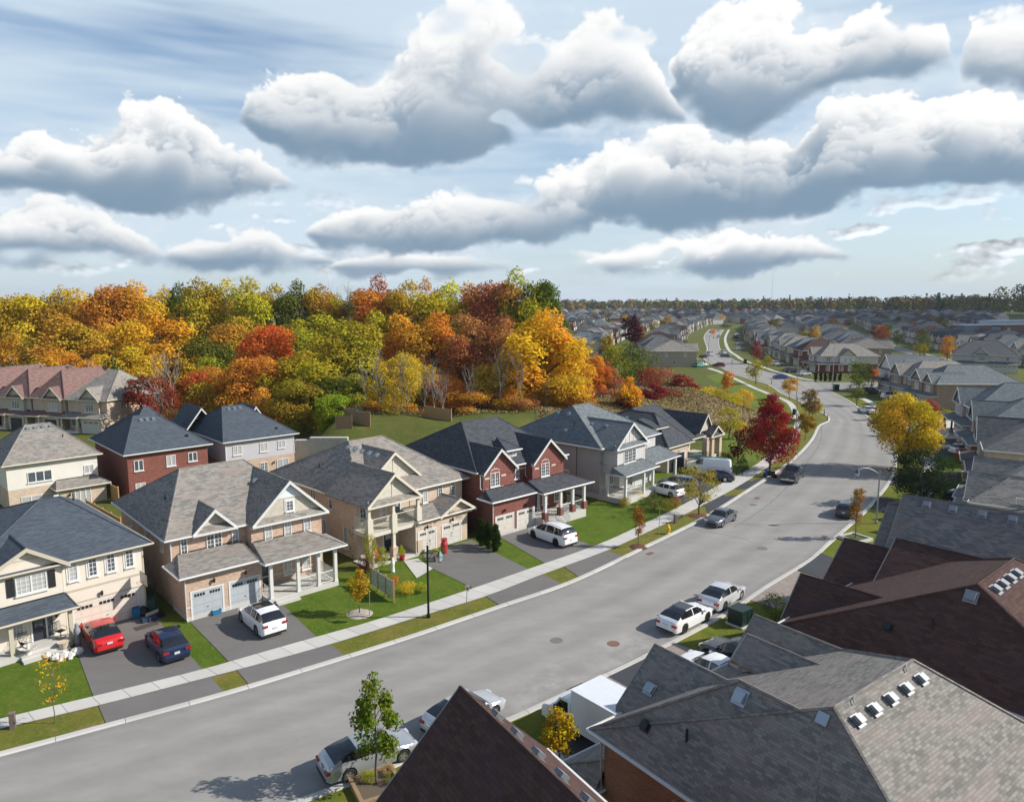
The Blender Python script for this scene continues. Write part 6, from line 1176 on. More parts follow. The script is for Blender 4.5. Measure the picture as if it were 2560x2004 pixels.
def treeline():
    rg = np.random.default_rng(4); C, N, S, K = [], [], [], []
    pal = np.array([CL['olive'], CL['ochre'], CL['rust'], CL['dgreen'], CL['green'], CL['brown'], CL['dgreen'], CL['olive']]) * np.array((.40, .46, .52))  # palette darkened and shifted to blue, distance haze put into the leaf colour
    for k in range(1500):
        az = rg.uniform(-.66, .68); d = rg.uniform(1250, 1750); x, y = d * math.sin(az), d * math.cos(az)
        h = rg.uniform(13, 21) + 9 * max(0, min(1, (az - .25) / .3)) + (4 if d > 1500 else 0) + (16 if az > .585 and d > 1500 else 0); w = h * rg.uniform(.45, .7); col = pal[rg.integers(len(pal))] * rg.uniform(.8, 1.2); m = 60; con = rg.random() < .025
        dd = rg.normal(size=(m, 3)); dd /= np.linalg.norm(dd, axis=1)[:, None]; dd[:, 2] = dd[:, 2] * .9 + .1
        p = dd * np.array([w * .5, w * .5, h * .45]) + np.array([x, y, h * .55])
        if con: f = rg.random(m); p = np.stack([x + dd[:, 0] * w * .3 * (1 - f), y + dd[:, 1] * w * .3 * (1 - f), f * h * 1.2], 1); col = np.array(CL['dgreen']) * .7
        C.append(p); N.append(dd + rg.normal(size=(m, 3)) * .4); S.append(rg.uniform(3.0, 4.6, m)); K.append(np.clip(np.array(col)[None] * rg.uniform(.7, 1.3, (m, 1)), 0, 1))
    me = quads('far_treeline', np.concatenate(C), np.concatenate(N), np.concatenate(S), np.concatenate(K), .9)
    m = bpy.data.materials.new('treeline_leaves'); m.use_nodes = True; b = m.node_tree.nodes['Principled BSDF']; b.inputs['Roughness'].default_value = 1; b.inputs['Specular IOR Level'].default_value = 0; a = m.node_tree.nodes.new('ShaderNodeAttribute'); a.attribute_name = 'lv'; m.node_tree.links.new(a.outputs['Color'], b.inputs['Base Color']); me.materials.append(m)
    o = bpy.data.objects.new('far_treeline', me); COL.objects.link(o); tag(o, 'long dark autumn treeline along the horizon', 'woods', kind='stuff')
treeline()
def meadow():
    rg = np.random.default_rng(9); n = 0; C = []
    while n < 110000:
        x, y = rg.uniform(-29, 56, 20000), rg.uniform(99, 175, 20000); s = y - np.interp(x, *YB); e = np.interp(y, [110, 150, 200], [37, 40, 30])
        lim = np.where(x > 14, .5, np.where(x > 4, 6.0, 20.0)) + rg.normal(size=len(x)) * .8; ok = (s > lim) & (x < e + 8 + 2 * np.sin(y)) & (y < 175); q = np.stack([x[ok], y[ok]], 1); C.append(q); n += len(q)
    C = np.concatenate(C)[:110000]; z = np.array([zg(*p) for p in C]); h = rg.uniform(.18, .6, len(C)); P = np.stack([C[:, 0], C[:, 1], z + h * .4], 1); N = np.stack([rg.normal(size=len(C)) * .5, rg.normal(size=len(C)) * .5, np.full(len(C), .75)], 1)
    f = .5 + .5 * np.sin(C[:, 0] * .21 + 2) * np.sin(C[:, 1] * .17 + C[:, 0] * .1); f = np.clip(f + rg.normal(size=len(C)) * .28, 0, 1)[:, None]
    K = np.array((.30, .225, .125)) * (1 - f) + np.array((.20, .175, .06)) * f; r = (rg.random(len(C)) < .10)[:, None]; K = np.where(r, np.array((.22, .06, .05)), K) * rg.uniform(.7, 1.25, (len(C), 1)) * 1.2
    me = quads('meadow_grass', P, N, h * .9, K, .4); me.materials.append(bpy.data.materials['treeline_leaves']); o = bpy.data.objects.new('meadow_grass', me); COL.objects.link(o); tag(o, 'dry tan and rusty meadow grass on the bank below the wood', 'grass', kind='stuff')
meadow()
# ------------------------------------------------------------------ cars
TYRE = plain((.018, .018, .019), .8); RIM = plain((.55, .56, .58), .3, .8); RIMD = plain((.03, .03, .032), .35, .3); CARGLASS = plain((.012, .014, .017), .04, 0, 1.0); TAIL = plain((.30, .008, .012), .2, 0, .8); HEAD = plain((.65, .68, .70), .12, .2, .8); PLATE = plain((.55, .57, .60), .5); BLACKP = plain((.015, .015, .016), .45); CHROME = plain((.6, .6, .62), .2, .9)
def paint(c, metal=0.0):
    k = ('car', c)
    if k in MATS: return MATS[k]
    m, t, b, o = newmat('car_paint'); setc(t, b, c); b.inputs['Metallic'].default_value = metal; b.inputs['Roughness'].default_value = .32; b.inputs['Coat Weight'].default_value = .8; b.inputs['Coat Roughness'].default_value = .05; MATS[k] = m; return m
# side profile: (x from the rear bumper as share of length, upper body line z, roof z or None), plus plan half-width
CARS = {
 'sedan': dict(L=4.75, W=1.82, H=1.44, base=2.75, fo=.93, wr=.33, deck=[(0, .62), (.015, .80), (.03, .93), (.09, 1.0), (.17, 1.02), (.30, .985), (.55, .95), (.68, .93), (.80, .86), (.92, .76), (.97, .68), (1, .52)], roof=[(.065, 1.02), (.21, 1.31), (.33, 1.42), (.47, 1.44), (.58, 1.38), (.75, .93)]),
 'coupe': dict(L=4.6, W=1.8, H=1.38, base=2.76, fo=.85, wr=.33, deck=[(0, .6), (.015, .80), (.03, .92), (.09, .97), (.17, .98), (.30, .95), (.55, .92), (.66, .90), (.80, .83), (.92, .74), (.97, .66), (1, .5)], roof=[(.12, .98), (.26, 1.26), (.38, 1.37), (.46, 1.38), (.55, 1.32), (.70, .90)]),
 'hatch': dict(L=4.4, W=1.82, H=1.48, base=2.65, fo=.88, wr=.33, deck=[(0, .55), (.012, .85), (.03, 1.02), (.10, 1.03), (.30, .99), (.55, .96), (.70, .94), (.84, .86), (.94, .74), (1, .52)], roof=[(.025, 1.02), (.10, 1.33), (.20, 1.44), (.38, 1.48), (.52, 1.45), (.60, 1.38), (.75, .94)]),
 'crossover': dict(L=4.8, W=1.9, H=1.62, base=2.78, fo=.95, wr=.37, deck=[(0, .6), (.012, .95), (.03, 1.10), (.10, 1.10), (.30, 1.06), (.55, 1.03), (.70, 1.02), (.85, .95), (.95, .82), (1, .56)], roof=[(.03, 1.1), (.10, 1.42), (.18, 1.56), (.36, 1.62), (.50, 1.59), (.60, 1.50), (.76, 1.02)]),
 'minivan': dict(L=5.17, W=2.02, H=1.77, base=3.09, fo=.98, wr=.37, deck=[(0, .65), (.012, 1.0), (.025, 1.12), (.10, 1.10), (.30, 1.07), (.55, 1.05), (.74, 1.04), (.87, .96), (.95, .82), (1, .56)], roof=[(.022, 1.12), (.07, 1.55), (.13, 1.71), (.34, 1.77), (.52, 1.73), (.62, 1.63), (.81, 1.04)]),
 'suv': dict(L=4.9, W=1.95, H=1.80, base=2.85, fo=.92, wr=.40, deck=[(0, .65), (.01, 1.05), (.03, 1.16), (.30, 1.14), (.55, 1.12), (.70, 1.12), (.88, 1.05), (.96, .90), (1, .6)], roof=[(.02, 1.16), (.05, 1.62), (.10, 1.76), (.36, 1.80), (.52, 1.77), (.60, 1.68), (.73, 1.12)]),
 'pickup': dict(L=5.9, W=2.02, H=1.92, base=3.7, fo=.98, wr=.41, deck=[(0, .75), (.008, 1.22), (.02, 1.30), (.36, 1.30), (.38, 1.28), (.55, 1.26), (.74, 1.26), (.90, 1.20), (.97, 1.05), (1, .7)], roof=[(.365, 1.28), (.39, 1.75), (.43, 1.89), (.55, 1.92), (.64, 1.86), (.76, 1.26)]),
 'van': dict(L=5.7, W=2.03, H=2.08, base=3.43, fo=.98, wr=.38, deck=[(0, .6), (.008, 1.15), (.02, 1.24), (.30, 1.24), (.60, 1.24), (.78, 1.22), (.90, 1.12), (.97, .95), (1, .6)], roof=[(.008, 1.24), (.02, 1.85), (.05, 2.02), (.30, 2.08), (.60, 2.06), (.70, 1.98), (.84, 1.2)]),
}
CARMESH = {}
def car_body(kind):
    s = CARS[kind]; L, W, H = s['L'], s['W'], s['H']; xr = L - s['fo'] - s['base']; xf = L - s['fo']; wr = s['wr']; arch = wr + .055
    xs = sorted(set(list(np.linspace(0, L, 60)) + [xr + k * arch / 6 for k in range(-6, 7)] + [xf + k * arch / 6 for k in range(-6, 7)])); dx, dz = zip(*s['deck']); rx, rz = zip(*s['roof'])
    def smooth(f, x): return float(np.mean([f(x + d) for d in (-.05, -.025, 0, .025, .05)]))
    deck = lambda x: float(np.interp(x / L, dx, dz)); roof = lambda x: float(np.interp(x / L, rx, rz, left=-1, right=-1))
    rows = []
    for x in xs:
        u = x / L; d = smooth(deck, x) if 0.1 < x < L - .1 else deck(x); r = roof(x); r = smooth(roof, x) if r > 0 and smooth(roof, x) > d else r; hasr = r > d + .015
        e = 1 - (abs(u - .5) * 2) ** 5 * .10 - (max(0, u - .88) / .12) ** 2 * .16 - (max(0, .06 - u) / .06) ** 2 * .10; w = W / 2 * e
        bot = .22 if .02 < u < .98 else .30
        for xc in (xr, xf):
            if abs(x - xc) < arch: bot = max(bot, wr + math.sqrt(arch * arch - (x - xc) ** 2) * 1.0 - .0)
        bot = min(bot, d - .12); t = (d - .25) / .75; top = r if hasr else d
        k = 1.0 if not hasr else max(0, min(1, (top - d) / .35))
        wg = w * .93; wt = w * (.93 - .22 * k)             # belt and roof half widths
        crown = .02 if hasr else .025
        rows.append(((x, 0, .2), (x, -w * .86, bot if bot > .31 else .2), (x, -w * .985, bot + .02), (x, -w, max(bot + .05, .45 + .2 * t * 0)), (x, -w * .985, max(bot + .07, d * .80)), (x, -wg, d - .035), (x, -wg + .03, d) if not hasr else (x, -wg + .012, d + .015), (x, -(wg + .03 - .0) + (wg - wt) * .45 + .05, d + (top - d) * .5) if hasr else (x, -wg * .8, d + .012), (x, -wt, top - .035 * k) if hasr else (x, -wg * .6, d + .018), (x, -wt * .8, top - .0) if hasr else (x, -wg * .4, d + .022), (x, 0, top + crown)))
    body, glass = MB(), MB(); n = len(rows[0]); ru = [(a, b) for a, b in s['roof']]
    us = [p[0] for p in s['roof']]; rear_end = us[1 if kind not in ('van', 'suv', 'minivan', 'pickup') else 1]; wind = us[-1]; wtop = us[-2]; rtop = us[2] if kind in ('sedan', 'coupe') else us[2]; rlow = us[0]
    pil = ((rlow + rtop) / 2 + .01, (us[2] + wind) * .5 - .02) 
    for sg in (1, -1):
        for i in range(len(rows) - 1):
            um = (xs[i] + xs[i + 1]) / 2 / L; h0 = roof(xs[i]) > deck(xs[i]) + .015 or roof(xs[i + 1]) > deck(xs[i + 1]) + .015
            for j in range(n - 1):
                q = [rows[i][j], rows[i + 1][j], rows[i + 1][j + 1], rows[i][j + 1]]
                if sg < 0: q = [(p[0], -p[1], p[2]) for p in q][::-1]
                g = False
                if h0:
                    if j in (6, 7) and us[1] * .5 + rlow * .5 + .02 < um < (wind * .62 + wtop * .38):           # side windows
                        bp = abs(um - (.5 * (max(rlow, .12) + wind) + .015)) < .008; g = not bp and not (kind == 'van' and um < .62)
                        if kind in ('hatch', 'crossover', 'suv', 'minivan') and abs(um - .27) < .007: g = False
                    if j in (8, 9) and (wtop + .01 < um < wind - .005): g = True                             # windscreen
                    if j in (8, 9) and rlow + .012 < um < rtop - .015 and kind not in ('van',): g = True      # rear window
                    if j == 7 and wtop + .02 < um < wind - .03 and False: g = True
                (glass if g else body).poly(q)
    # close front and rear
    for k, R_ in ((0, rows[0]), (1, rows[-1])):
        pts = [tuple(p) for p in R_] + [(p[0], -p[1], p[2]) for p in R_[-2:0:-1]]; body.poly(pts if k else pts[::-1])
    return body, glass, xr, xf
def wheel_meshes(kind, dark):
    s = CARS[kind]; wr = s['wr']; t = MB(); N = 20
    prof = [(wr * .66, -.10), (wr * .93, -.11), (wr, -.085), (wr, .085), (wr * .93, .11), (wr * .66, .10)]
    for a, b in zip(prof, prof[1:]):
        for j in range(N):
            c0, s0, c1, s1 = math.cos(6.2832 * j / N), math.sin(6.2832 * j / N), math.cos(6.2832 * (j + 1) / N), math.sin(6.2832 * (j + 1) / N)
            t.poly([(a[0] * c0, a[1], a[0] * s0), (a[0] * c1, a[1], a[0] * s1), (b[0] * c1, b[1], b[0] * s1), (b[0] * c0, b[1], b[0] * s0)])
    r = MB(); q = wr * .67
    for y in (-.06, .06):
        r.poly([(q * .98 * math.cos(6.2832 * j / N), y * .4, q * .98 * math.sin(6.2832 * j / N)) for j in range(N)])
        for k in range(5):
            a = 6.2832 * k / 5; ca, sa = math.cos(a), math.sin(a); w0, w1 = .045, .03; P = lambda rad, w: (rad * ca - w * sa, y * 1.5, rad * sa + w * ca)
            r.poly([P(.0, -w0), P(q, -w1 * 1.5), P(q, w1 * 1.5), P(.0, w0)])
        for j in range(N):
            c0, s0, c1, s1 = math.cos(6.2832 * j / N), math.sin(6.2832 * j / N), math.cos(6.2832 * (j + 1) / N), math.sin(6.2832 * (j + 1) / N)
            r.poly([(q * c0, y * 1.5, q * s0), (q * c1, y * 1.5, q * s1), (q * .86 * c1, y * 1.5, q * .86 * s1), (q * .86 * c0, y * 1.5, q * .86 * s0)])
    return t, r
CAROBJ = {}
def car(kind, color, label, loc, heading, name='parked_car', dark=False, metal=0.0, group='parked vehicles', cat='car', z=None, roofglass=False, extras=None):
    """heading: direction the front points to, degrees from +X."""
    s = CARS[kind]; L, W = s['L'], s['W']; a = R(heading); key = (kind,)
    if key not in CARMESH:
        b, g, xr, xf = car_body(kind); bo = b.build('body', BLACKP, smooth=False); go = g.build('windows', CARGLASS)
        for o in (bo, go):
            for p in o.data.polygons: p.use_smooth = True
            import bmesh as _b
            bm = _b.new(); bm.from_mesh(o.data); _b.ops.remove_doubles(bm, verts=bm.verts, dist=.002); _b.ops.recalc_face_normals(bm, faces=bm.faces)
            for e in bm.edges: e.smooth = not (len(e.link_faces) == 2 and e.calc_face_angle(0) > R(38))
            bm.to_mesh(o.data); bm.free()
        t, r = wheel_meshes(kind, False); to = t.build('tyre', TYRE, smooth=True); ro = r.build('rim', RIM); CARMESH[key] = (bo.data, go.data, to.data, ro.data, xr, xf)
        for o in (bo, go, to, ro): bpy.data.objects.remove(o)
    bm_, gm, tm, rm, xr, xf = CARMESH[key]; r = thing(name, label, cat, (loc[0] - math.cos(a) * L / 2, loc[1] - math.sin(a) * L / 2, z if z is not None else .03), a, group)
    def lk(nm, me, parent, loc=(0, 0, 0), rz=0, mat=None):
        o = bpy.data.objects.new(nm, me); COL.objects.link(o); o.parent = parent; o.location = loc; o.rotation_euler = (0, 0, rz)
        if mat: o.material_slots[0].link = 'OBJECT'; o.material_slots[0].material = mat
        return o
    b = lk('body', bm_, r, mat=paint(color, metal)); lk('windows', gm, r)
    for x in (xr, xf):
        for sg in (-1, 1):
            w = lk('wheel', tm, r, (x, sg * (W / 2 - .115), s['wr'])); lk('rim', rm, w, mat=RIMD if dark else None)
    dk = [p for p in s['deck']]; dz = lambda u: float(np.interp(u, [p[0] for p in dk], [p[1] for p in dk])); e0 = W / 2
    for sg in (-1, 1):
        tl = MB()
        if kind in ('van', 'pickup', 'suv'): tl.box(-.025, .06, sg * e0 * .88 - .075, sg * e0 * .88 + .075, .85, 1.2)
        else: tl.box(-.018, .16, sg * e0 * .72 - .20, sg * e0 * .72 + .15, dz(.02) - .19, dz(.02) - .05)
        tl.build('taillight', TAIL, r); MB().box(L - .30, L - .015 + (-.06), sg * e0 * .66 - .2, sg * e0 * .66 + .14, dz(.97) - .12, dz(.97) + .02).build('headlight', HEAD, r)
        um = s['roof'][-1][0] - .03; MB().box(um * L - .18, um * L, sg * (e0 + .0) - (.0 if sg > 0 else .17), sg * (e0 + .0) + (.17 if sg > 0 else .0), dz(um) + .02, dz(um) + .16).build('mirror', paint(color, metal), r)
    MB().box(-.03, .02, -.16, .16, .62 if kind != 'sedan' else .68, .76 if kind != 'sedan' else .80).build('licence_plate', PLATE, r); MB().box(-.02, .25, -e0 * .78, e0 * .78, .22, .36).build('bumper', BLACKP, r); MB().box(L - .2, L + .005, -e0 * .55, e0 * .55, .25, .48).build('grille', BLACKP, r)
    H = s['H']
    if roofglass: MB().box(L * .33, L * .53, -e0 * .62, e0 * .62, H - .02, H + .022).build('sunroof', CARGLASS, r)
    if kind in ('minivan', 'suv') : 
        for sg in (-1, 1): MB().tube([(L * .14, sg * e0 * .66, H - .02), (L * .18, sg * e0 * .66, H + .05), (L * .50, sg * e0 * .66, H + .04), (L * .54, sg * e0 * .66, H - .03)], .022, 5).build('roof_rail', RIMD, r)
    if kind == 'pickup':
        MB().box(.10, L * .345, -e0 * .78, e0 * .78, 1.305, 1.345).build('bed_cover', BLACKP, r); MB().box(-.10, .05, -e0 * .8, e0 * .8, .5, .68).build('bumper_bar', CHROME, r)
    return r
WHITEC, SILV, GREYC = (.80, .81, .82), (.46, .48, .51), (.20, .22, .25)
def mid(a, b): p, q = G(*a), G(*b); return ((p[0] + q[0]) / 2, (p[1] + q[1]) / 2)
def park():
    z = lambda region, x, y: px(region, x, y); RA, RB, RC, RDq, RE = (280, 1120, 640), (1250, 980, 640), (1600, 1000, 640), (760, 1600, 640), (1560, 1400, 640)
    def by_wheels(kind, region, rear, front, **kw):
        """Seen rear and front wheel contacts on one side; side: +1 when that is the car's left."""
        s = CARS[kind]; p, q = Vector(z(region, *rear)[:2]), Vector(z(region, *front)[:2]); d = (q - p).normalized(); n = Vector((-d.y, d.x)); xr = s['L'] - s['fo'] - s['base']; side = kw.pop('side'); c = p + d * (s['L'] / 2 - xr) - n * side * (s['W'] / 2 - .1); c = c + (q - p - d * s['base']) * .5; car(kind, kw.pop('color'), kw.pop('label'), c, math.degrees(math.atan2(d.y, d.x)), **kw)
    by_wheels('sedan', RDq, (390, 1205), (842, 1040), side=-1, color=(.40, .43, .46), metal=.5, label='silver-grey sedan at the kerb behind the green boulevard tree', name='parked_car')
    by_wheels('sedan', RDq, (1255, 850), (1650, 645), side=-1, color=(.52, .54, .57), metal=.4, label='light silver sedan partly hidden behind the brown gable roof')
    by_wheels('sedan', RE, (515, 622), (700, 524), side=-1, color=WHITEC, dark=True, roofglass=True, label='white sedan with black glass roof at the right kerb')
    by_wheels('sedan', RE, (852, 430), (995, 332), side=-1, color=(.62, .64, .66), metal=.3, label='silver-white sedan parked ahead of the white glass-roofed sedan')
    by_wheels('crossover', RA, (1240, 1600), (1105, 1480), side=1, color=WHITEC, roofglass=True, label='white crossover with dark sunroof on the pinkish house driveway')
    by_wheels('minivan', RB, (487, 1318), (275, 1240), side=1, color=WHITEC, dark=True, label='white minivan with black wheels on the red brick house driveway', cat='minivan')
    by_wheels('coupe', RC, (800, 1030), (700, 1085), side=1, color=(.17, .19, .215), metal=.6, label='blue-grey coupe parked facing the camera at the left kerb')
    by_wheels('hatch', RB, (1465, 905), (1290, 860), side=1, color=WHITEC, label='white hatchback on the grey house driveway')
    by_wheels('pickup', RC, (1335, 712), (1392, 655), side=-1, color=(.022, .040, .055), metal=.2, label='dark teal pickup truck under the crimson maple', name='pickup_truck', cat='pickup')
    by_wheels('hatch', RC, (1800, 1030), (1870, 940), side=-1, color=(.022, .028, .036), label='black car at the right kerb behind the narrow orange tree')
    R2 = (0, 1200, 640)
    by_wheels('sedan', R2, (800, 1475), (712, 1325), side=1, color=(.52, .016, .018), label='red sedan on the cream house driveway'); by_wheels('hatch', R2, (1375, 1565), (1255, 1410), side=1, color=(.010, .022, .075), metal=.2, label='dark blue hatchback beside the red sedan')
    car('crossover', (.22, .23, .25), 'grey crossover half hidden behind the locust tree', mid((1415, 1045), (1470, 1035)), 155, metal=.5)
    car('van', WHITEC, 'white cargo van with green ladder on its roof by the bungalow', mid((1478, 1005), (1545, 1010)), 158, name='cargo_van', cat='van'); car('sedan', (.03, .045, .08), 'dark blue car in front of the white van', mid((1492, 1022), (1555, 1022)), 158)
    for rgn, x, y, k, c, h, l in ((R6, 845, 110, 'sedan', WHITEC, 100, 'white car driving away near the road narrowing'), (R6, 1690, 460, 'crossover', WHITEC, 10, 'white crossover beside the orange bush on the right'), (R6, 1640, 880, 'crossover', (.02, .025, .03), 30, 'dark car behind the cream porch column')): g = px(rgn, x, y); car(k, c, l, g, h)
    RL = (1640, 740, 600)
    for i, (x, y, k, c, h, l) in enumerate([(1140, 752, 'sedan', (.02, .06, .30), 5, 'bright blue sedan crossing toward the side street corner'), (1345, 722, 'hatch', (.55, .56, .58), 15, 'white hatchback in the corner house driveway'), (1235, 695, 'suv', (.02, .022, .026), 10, 'black suv in a corner row driveway'), (1095, 632, 'minivan', (.6, .6, .62), 8, 'white minivan by the corner row porch'), (570, 640, 'hatch', (.22, .01, .04), 150, 'maroon hatchback on the far street'), (634, 555, 'sedan', (.08, .09, .11), 130, 'dark grey sedan on the far street'), (604, 530, 'suv', (.62, .62, .63), 100, 'white suv on the far street beside the dark sedan'), (480, 540, 'minivan', (.7, .7, .7), 100, 'white van near the tan bend house'), (428, 560, 'hatch', (.015, .016, .02), 100, 'black car near the tan bend house'), (567, 378, 'suv', (.6, .6, .62), 80, 'white suv up the far street'), (508, 325, 'sedan', (.66, .66, .68), 80, 'small white car farthest up the street'), (568, 318, 'minivan', (.7, .7, .7), 75, 'white van farthest up the street'), (738, 355, 'sedan', (.6, .61, .63), 20, 'silver car in an upper far driveway'), (730, 385, 'suv', (.02, .02, .024), 20, 'black suv in an upper far driveway'), (760, 490, 'minivan', (.5, .52, .54), 15, 'silver minivan in a far driveway by the crimson tree'), (770, 445, 'sedan', (.55, .55, .57), 15, 'silver car above the silver minivan'), (400, 645, 'hatch', (.10, .40, .30), 30, 'mint green car at the tan bend house'), (420, 640, 'sedan', (.62, .64, .62), 30, 'white car beside the mint green car')]): g = px(RL, x, y); car(k, c, l, g, h, group='small cars on the far street')
    R7 = (2100, 840, 460)
    for x, y, k, c, h, l in ((620, 745, 'suv', (.7, .7, .71), 5, 'white suv in the brown brick house driveway'), (360, 690, 'suv', (.015, .016, .018), 8, 'black suv before the white fronted house'), (150, 1540, 'sedan', None, 0, '')): 
        if c: g = px(R7, x, y); car(k, c, l, g, h)
    C = (1280, 1560, 640)
    g = px(RE, 900, 940); car('suv', (.020, .022, .026), 'black suv with teal roof reflection beside the grey dormer roof', (g[0] + .6, g[1] + .4), 128); g = px(RE, 760, 1010); car('sedan', WHITEC, 'white car roof peeping between the two grey roofs', (g[0], g[1]), 128)
    # box truck
    A = Vector(px(C, 320, 790)[:2]); d = Vector((math.cos(R(126)), math.sin(R(126)))); r = thing('box_truck', 'white box truck with cargo body beside the grey roofed house', 'truck', (0, 0, .03), R(126), 'parked vehicles')
    r.rotation_euler = (0, 0, R(130.7)); r.location = (6.84, 31.84, .03); WP = paint(WHITEC)
    MB().box(-.3, 4.6, -1.1, 1.1, .8, 2.86).build('cargo_box', plain((.74, .75, .77), .5, var=.05), r); m = MB(); m.box(-.32, 4.62, -1.12, 1.12, 2.861, 2.9); m.build('cargo_roof', plain((.70, .73, .77), .55, var=.08), r)
    cab = MB(); prof = [(4.75, .45), (4.75, 2.05), (5.1, 2.15), (5.55, 2.05), (6.05, 1.35), (6.75, 1.15), (6.9, .95), (6.9, .45)]; 
    for sg in (-1, 1): cab.poly([(x, sg * .98, zz) for x, zz in prof][::sg])
    for (xa, za), (xb, zb) in zip(prof, prof[1:]): cab.poly([(xa, -.98, za), (xa, .98, za), (xb, .98, zb), (xb, -.98, zb)])
    cab.build('cab', WP, r); gl = MB(); gl.poly([(5.58, -.85, 2.03), (5.58, .85, 2.03), (6.06, .85, 1.40), (6.06, -.85, 1.40)])
    for sg in (-1, 1): gl.poly([(4.95, sg * .99, 1.35), (5.95, sg * .99, 1.33), (5.5, sg * .99, 1.95), (4.95, sg * .99, 1.98)])
    gl.build('windows', CARGLASS, r); MB().box(-.5, 6.5, -.5, .5, .45, .84).build('chassis', BLACKP, r)
    for x in (.9, 6.0):
        for sg in (-1, 1): o = bpy.data.objects.new('wheel', CARMESH[('suv',)][2]); COL.objects.link(o); o.parent = r; o.location = (x, sg * .9, .40); q = bpy.data.objects.new('rim', CARMESH[('suv',)][3]); COL.objects.link(q); q.parent = o
    for sg in (-1, 1): MB().box(5.65, 5.8, sg * 1.0 - .0, sg * 1.0 + .2 * sg + (.0), 1.3, 1.6).build('mirror', BLACKP, r); MB().box(6.7, 6.92, sg * .75 - .15, sg * .75 + .15, .85, 1.02).build('headlight', HEAD, r)
park()
# ------------------------------------------------------------------ street furniture and yard things
IRON = plain((.018, .020, .022), .45, .3); TEAL = plain((.05, .10, .12), .4, .2); GALV = plain((.34, .35, .36), .4, .6); YELL = plain((.62, .42, .02), .45); WOODC = plain((.30, .20, .11), .85, var=.3, scale=6); WOODN = plain((.42, .25, .11), .8, var=.25, scale=6); MULCH = plain((.12, .055, .035), .95, var=.5, scale=14); GRAV = plain((.40, .35, .30), .95, var=.3, scale=20); DARKGREEN = plain((.012, .030, .026), .4); BLUEB = plain((.02, .16, .30), .5); ROCK = plain((.62, .60, .56), .9, var=.2, scale=5); LAMPGLASS = plain((.35, .40, .42), .1, 0, .8)
def street_lamp(label, loc, H, arm, rise, mat, bracket=True):
    r = thing('street_lamp', label, 'street lamp', loc, 0, 'street lamps'); ax, ay = arm; L = math.hypot(ax, ay); ux, uy = ax / L, ay / L
    MB().lathe([(.15, 0), (.15, .25), (.085, .3), (.07, H)], 10).build('pole', mat, r, smooth=False)
    pts = [(0, 0, H - .35)] + [(ux * L * t, uy * L * t, H - .35 + rise * math.sin(t * 2.2)) for t in (.25, .5, .75, .95)] + [(ax, ay, H - .35 + rise * .75)]
    m = MB().tube(pts, .035, 6); 
    if bracket: m.tube([(0, 0, H - 1.1), (ux * L * .45, uy * L * .45, H - .45 + rise * .6)], .025, 5)
    m.build('arm', mat, r); z = H - .35 + rise * .7
    h = MB().lathe([(.03, .12), (.06, .08), (.27, -.22), (.28, -.26)], 4, (ax, ay, z)); o = h.build('lamp_hood', TEAL, r); g = MB().lathe([(.24, -.27), (.13, -.62)], 4, (ax, ay, z)); g.build('lamp_glass', LAMPGLASS, o); MB().lathe([(.14, -.62), (.12, -.68)], 4, (ax, ay, z)).build('lamp_base', IRON, o)
    return r
def P3(x, y, z=0.0): return G(x, y, z)
street_lamp('black street lamp with lantern before the balcony house', (-5.98, 49.52, 0), 5.35, (.95, -.75), .12, IRON)
street_lamp('tall grey street lamp reaching over the road on the right', (37.05, 71.65, 0), 5.5, (-2.55, -.6), .75, GALV, False)
street_lamp('street lamp behind the crimson maple at the park', P3(1695, 928), 6.6, (2.4, -.3), .3, GALV); street_lamp('tall thin street lamp beside the park pavement', P3(1697, 852), 11, (1.8, -.5), .5, GALV, False)
street_lamp('concrete street lamp pole at the side street corner', P3(1773, 828), 12, (-1.6, -.8), .5, plain((.42, .41, .38), .7), False); street_lamp('lamp post among the far street cars', (px((1640, 740, 600), 473, 630)), 10, (1.6, 0), .4, GALV, False)
def sign(label, loc, H, w, h, face, group='signs', tilt=0.0):
    r = thing('road_sign', label, 'sign', loc, 0, group); MB().tube([(0, 0, 0), (tilt, 0, H)], .028, 6).build('post', GALV, r); MB().box(-w / 2 + tilt, w / 2 + tilt, -.045, -.03, H - h - .02, H).build('sign_plate', face, r); return r
WS = plain((.72, .72, .72), .4)
s = sign('small white sign on a leaning post by the driveway apron', (-3.37, 50.72, 0), 1.95, .28, .42, WS, tilt=.12); MB().lathe([(.10, 0), (.10, .004)], 10).build('red_ring', plain((.5, .03, .03), .5), s, loc=(.12, -.05, 1.7)).rotation_euler = (R(90), 0, 0)
sign('thin bare marker post near the yellow hydrant', P3(1404, 1142), 2.9, .05, .2, GALV); sign('white roadside sign on the far bend', px((1640, 740, 600), 686, 730), 5, .7, 1.1, WS)
def hydrant(label, loc):
    r = thing('fire_hydrant', label, 'hydrant', loc, .6, 'fire hydrants'); b = MB().lathe([(.24, 0), (.24, .06), (.15, .08), (.15, .62), (.19, .64), (.19, .70), (.155, .74), (.14, .86), (.07, .95), (.05, 1.0)], 12); b.build('barrel', YELL, r, smooth=False)
    MB().tube([(-.30, 0, .56), (.30, 0, .56)], .075, 8).build('side_cap', YELL, r); MB().tube([(0, -.30, .45), (0, 0, .45)], .10, 8).build('front_cap', YELL, r)
hydrant('yellow fire hydrant on the boulevard before the grey house', (15.15, 68.35, 0)); hydrant('distant yellow hydrant by the park at the road narrowing', px((1640, 740, 600), 1021, 845))
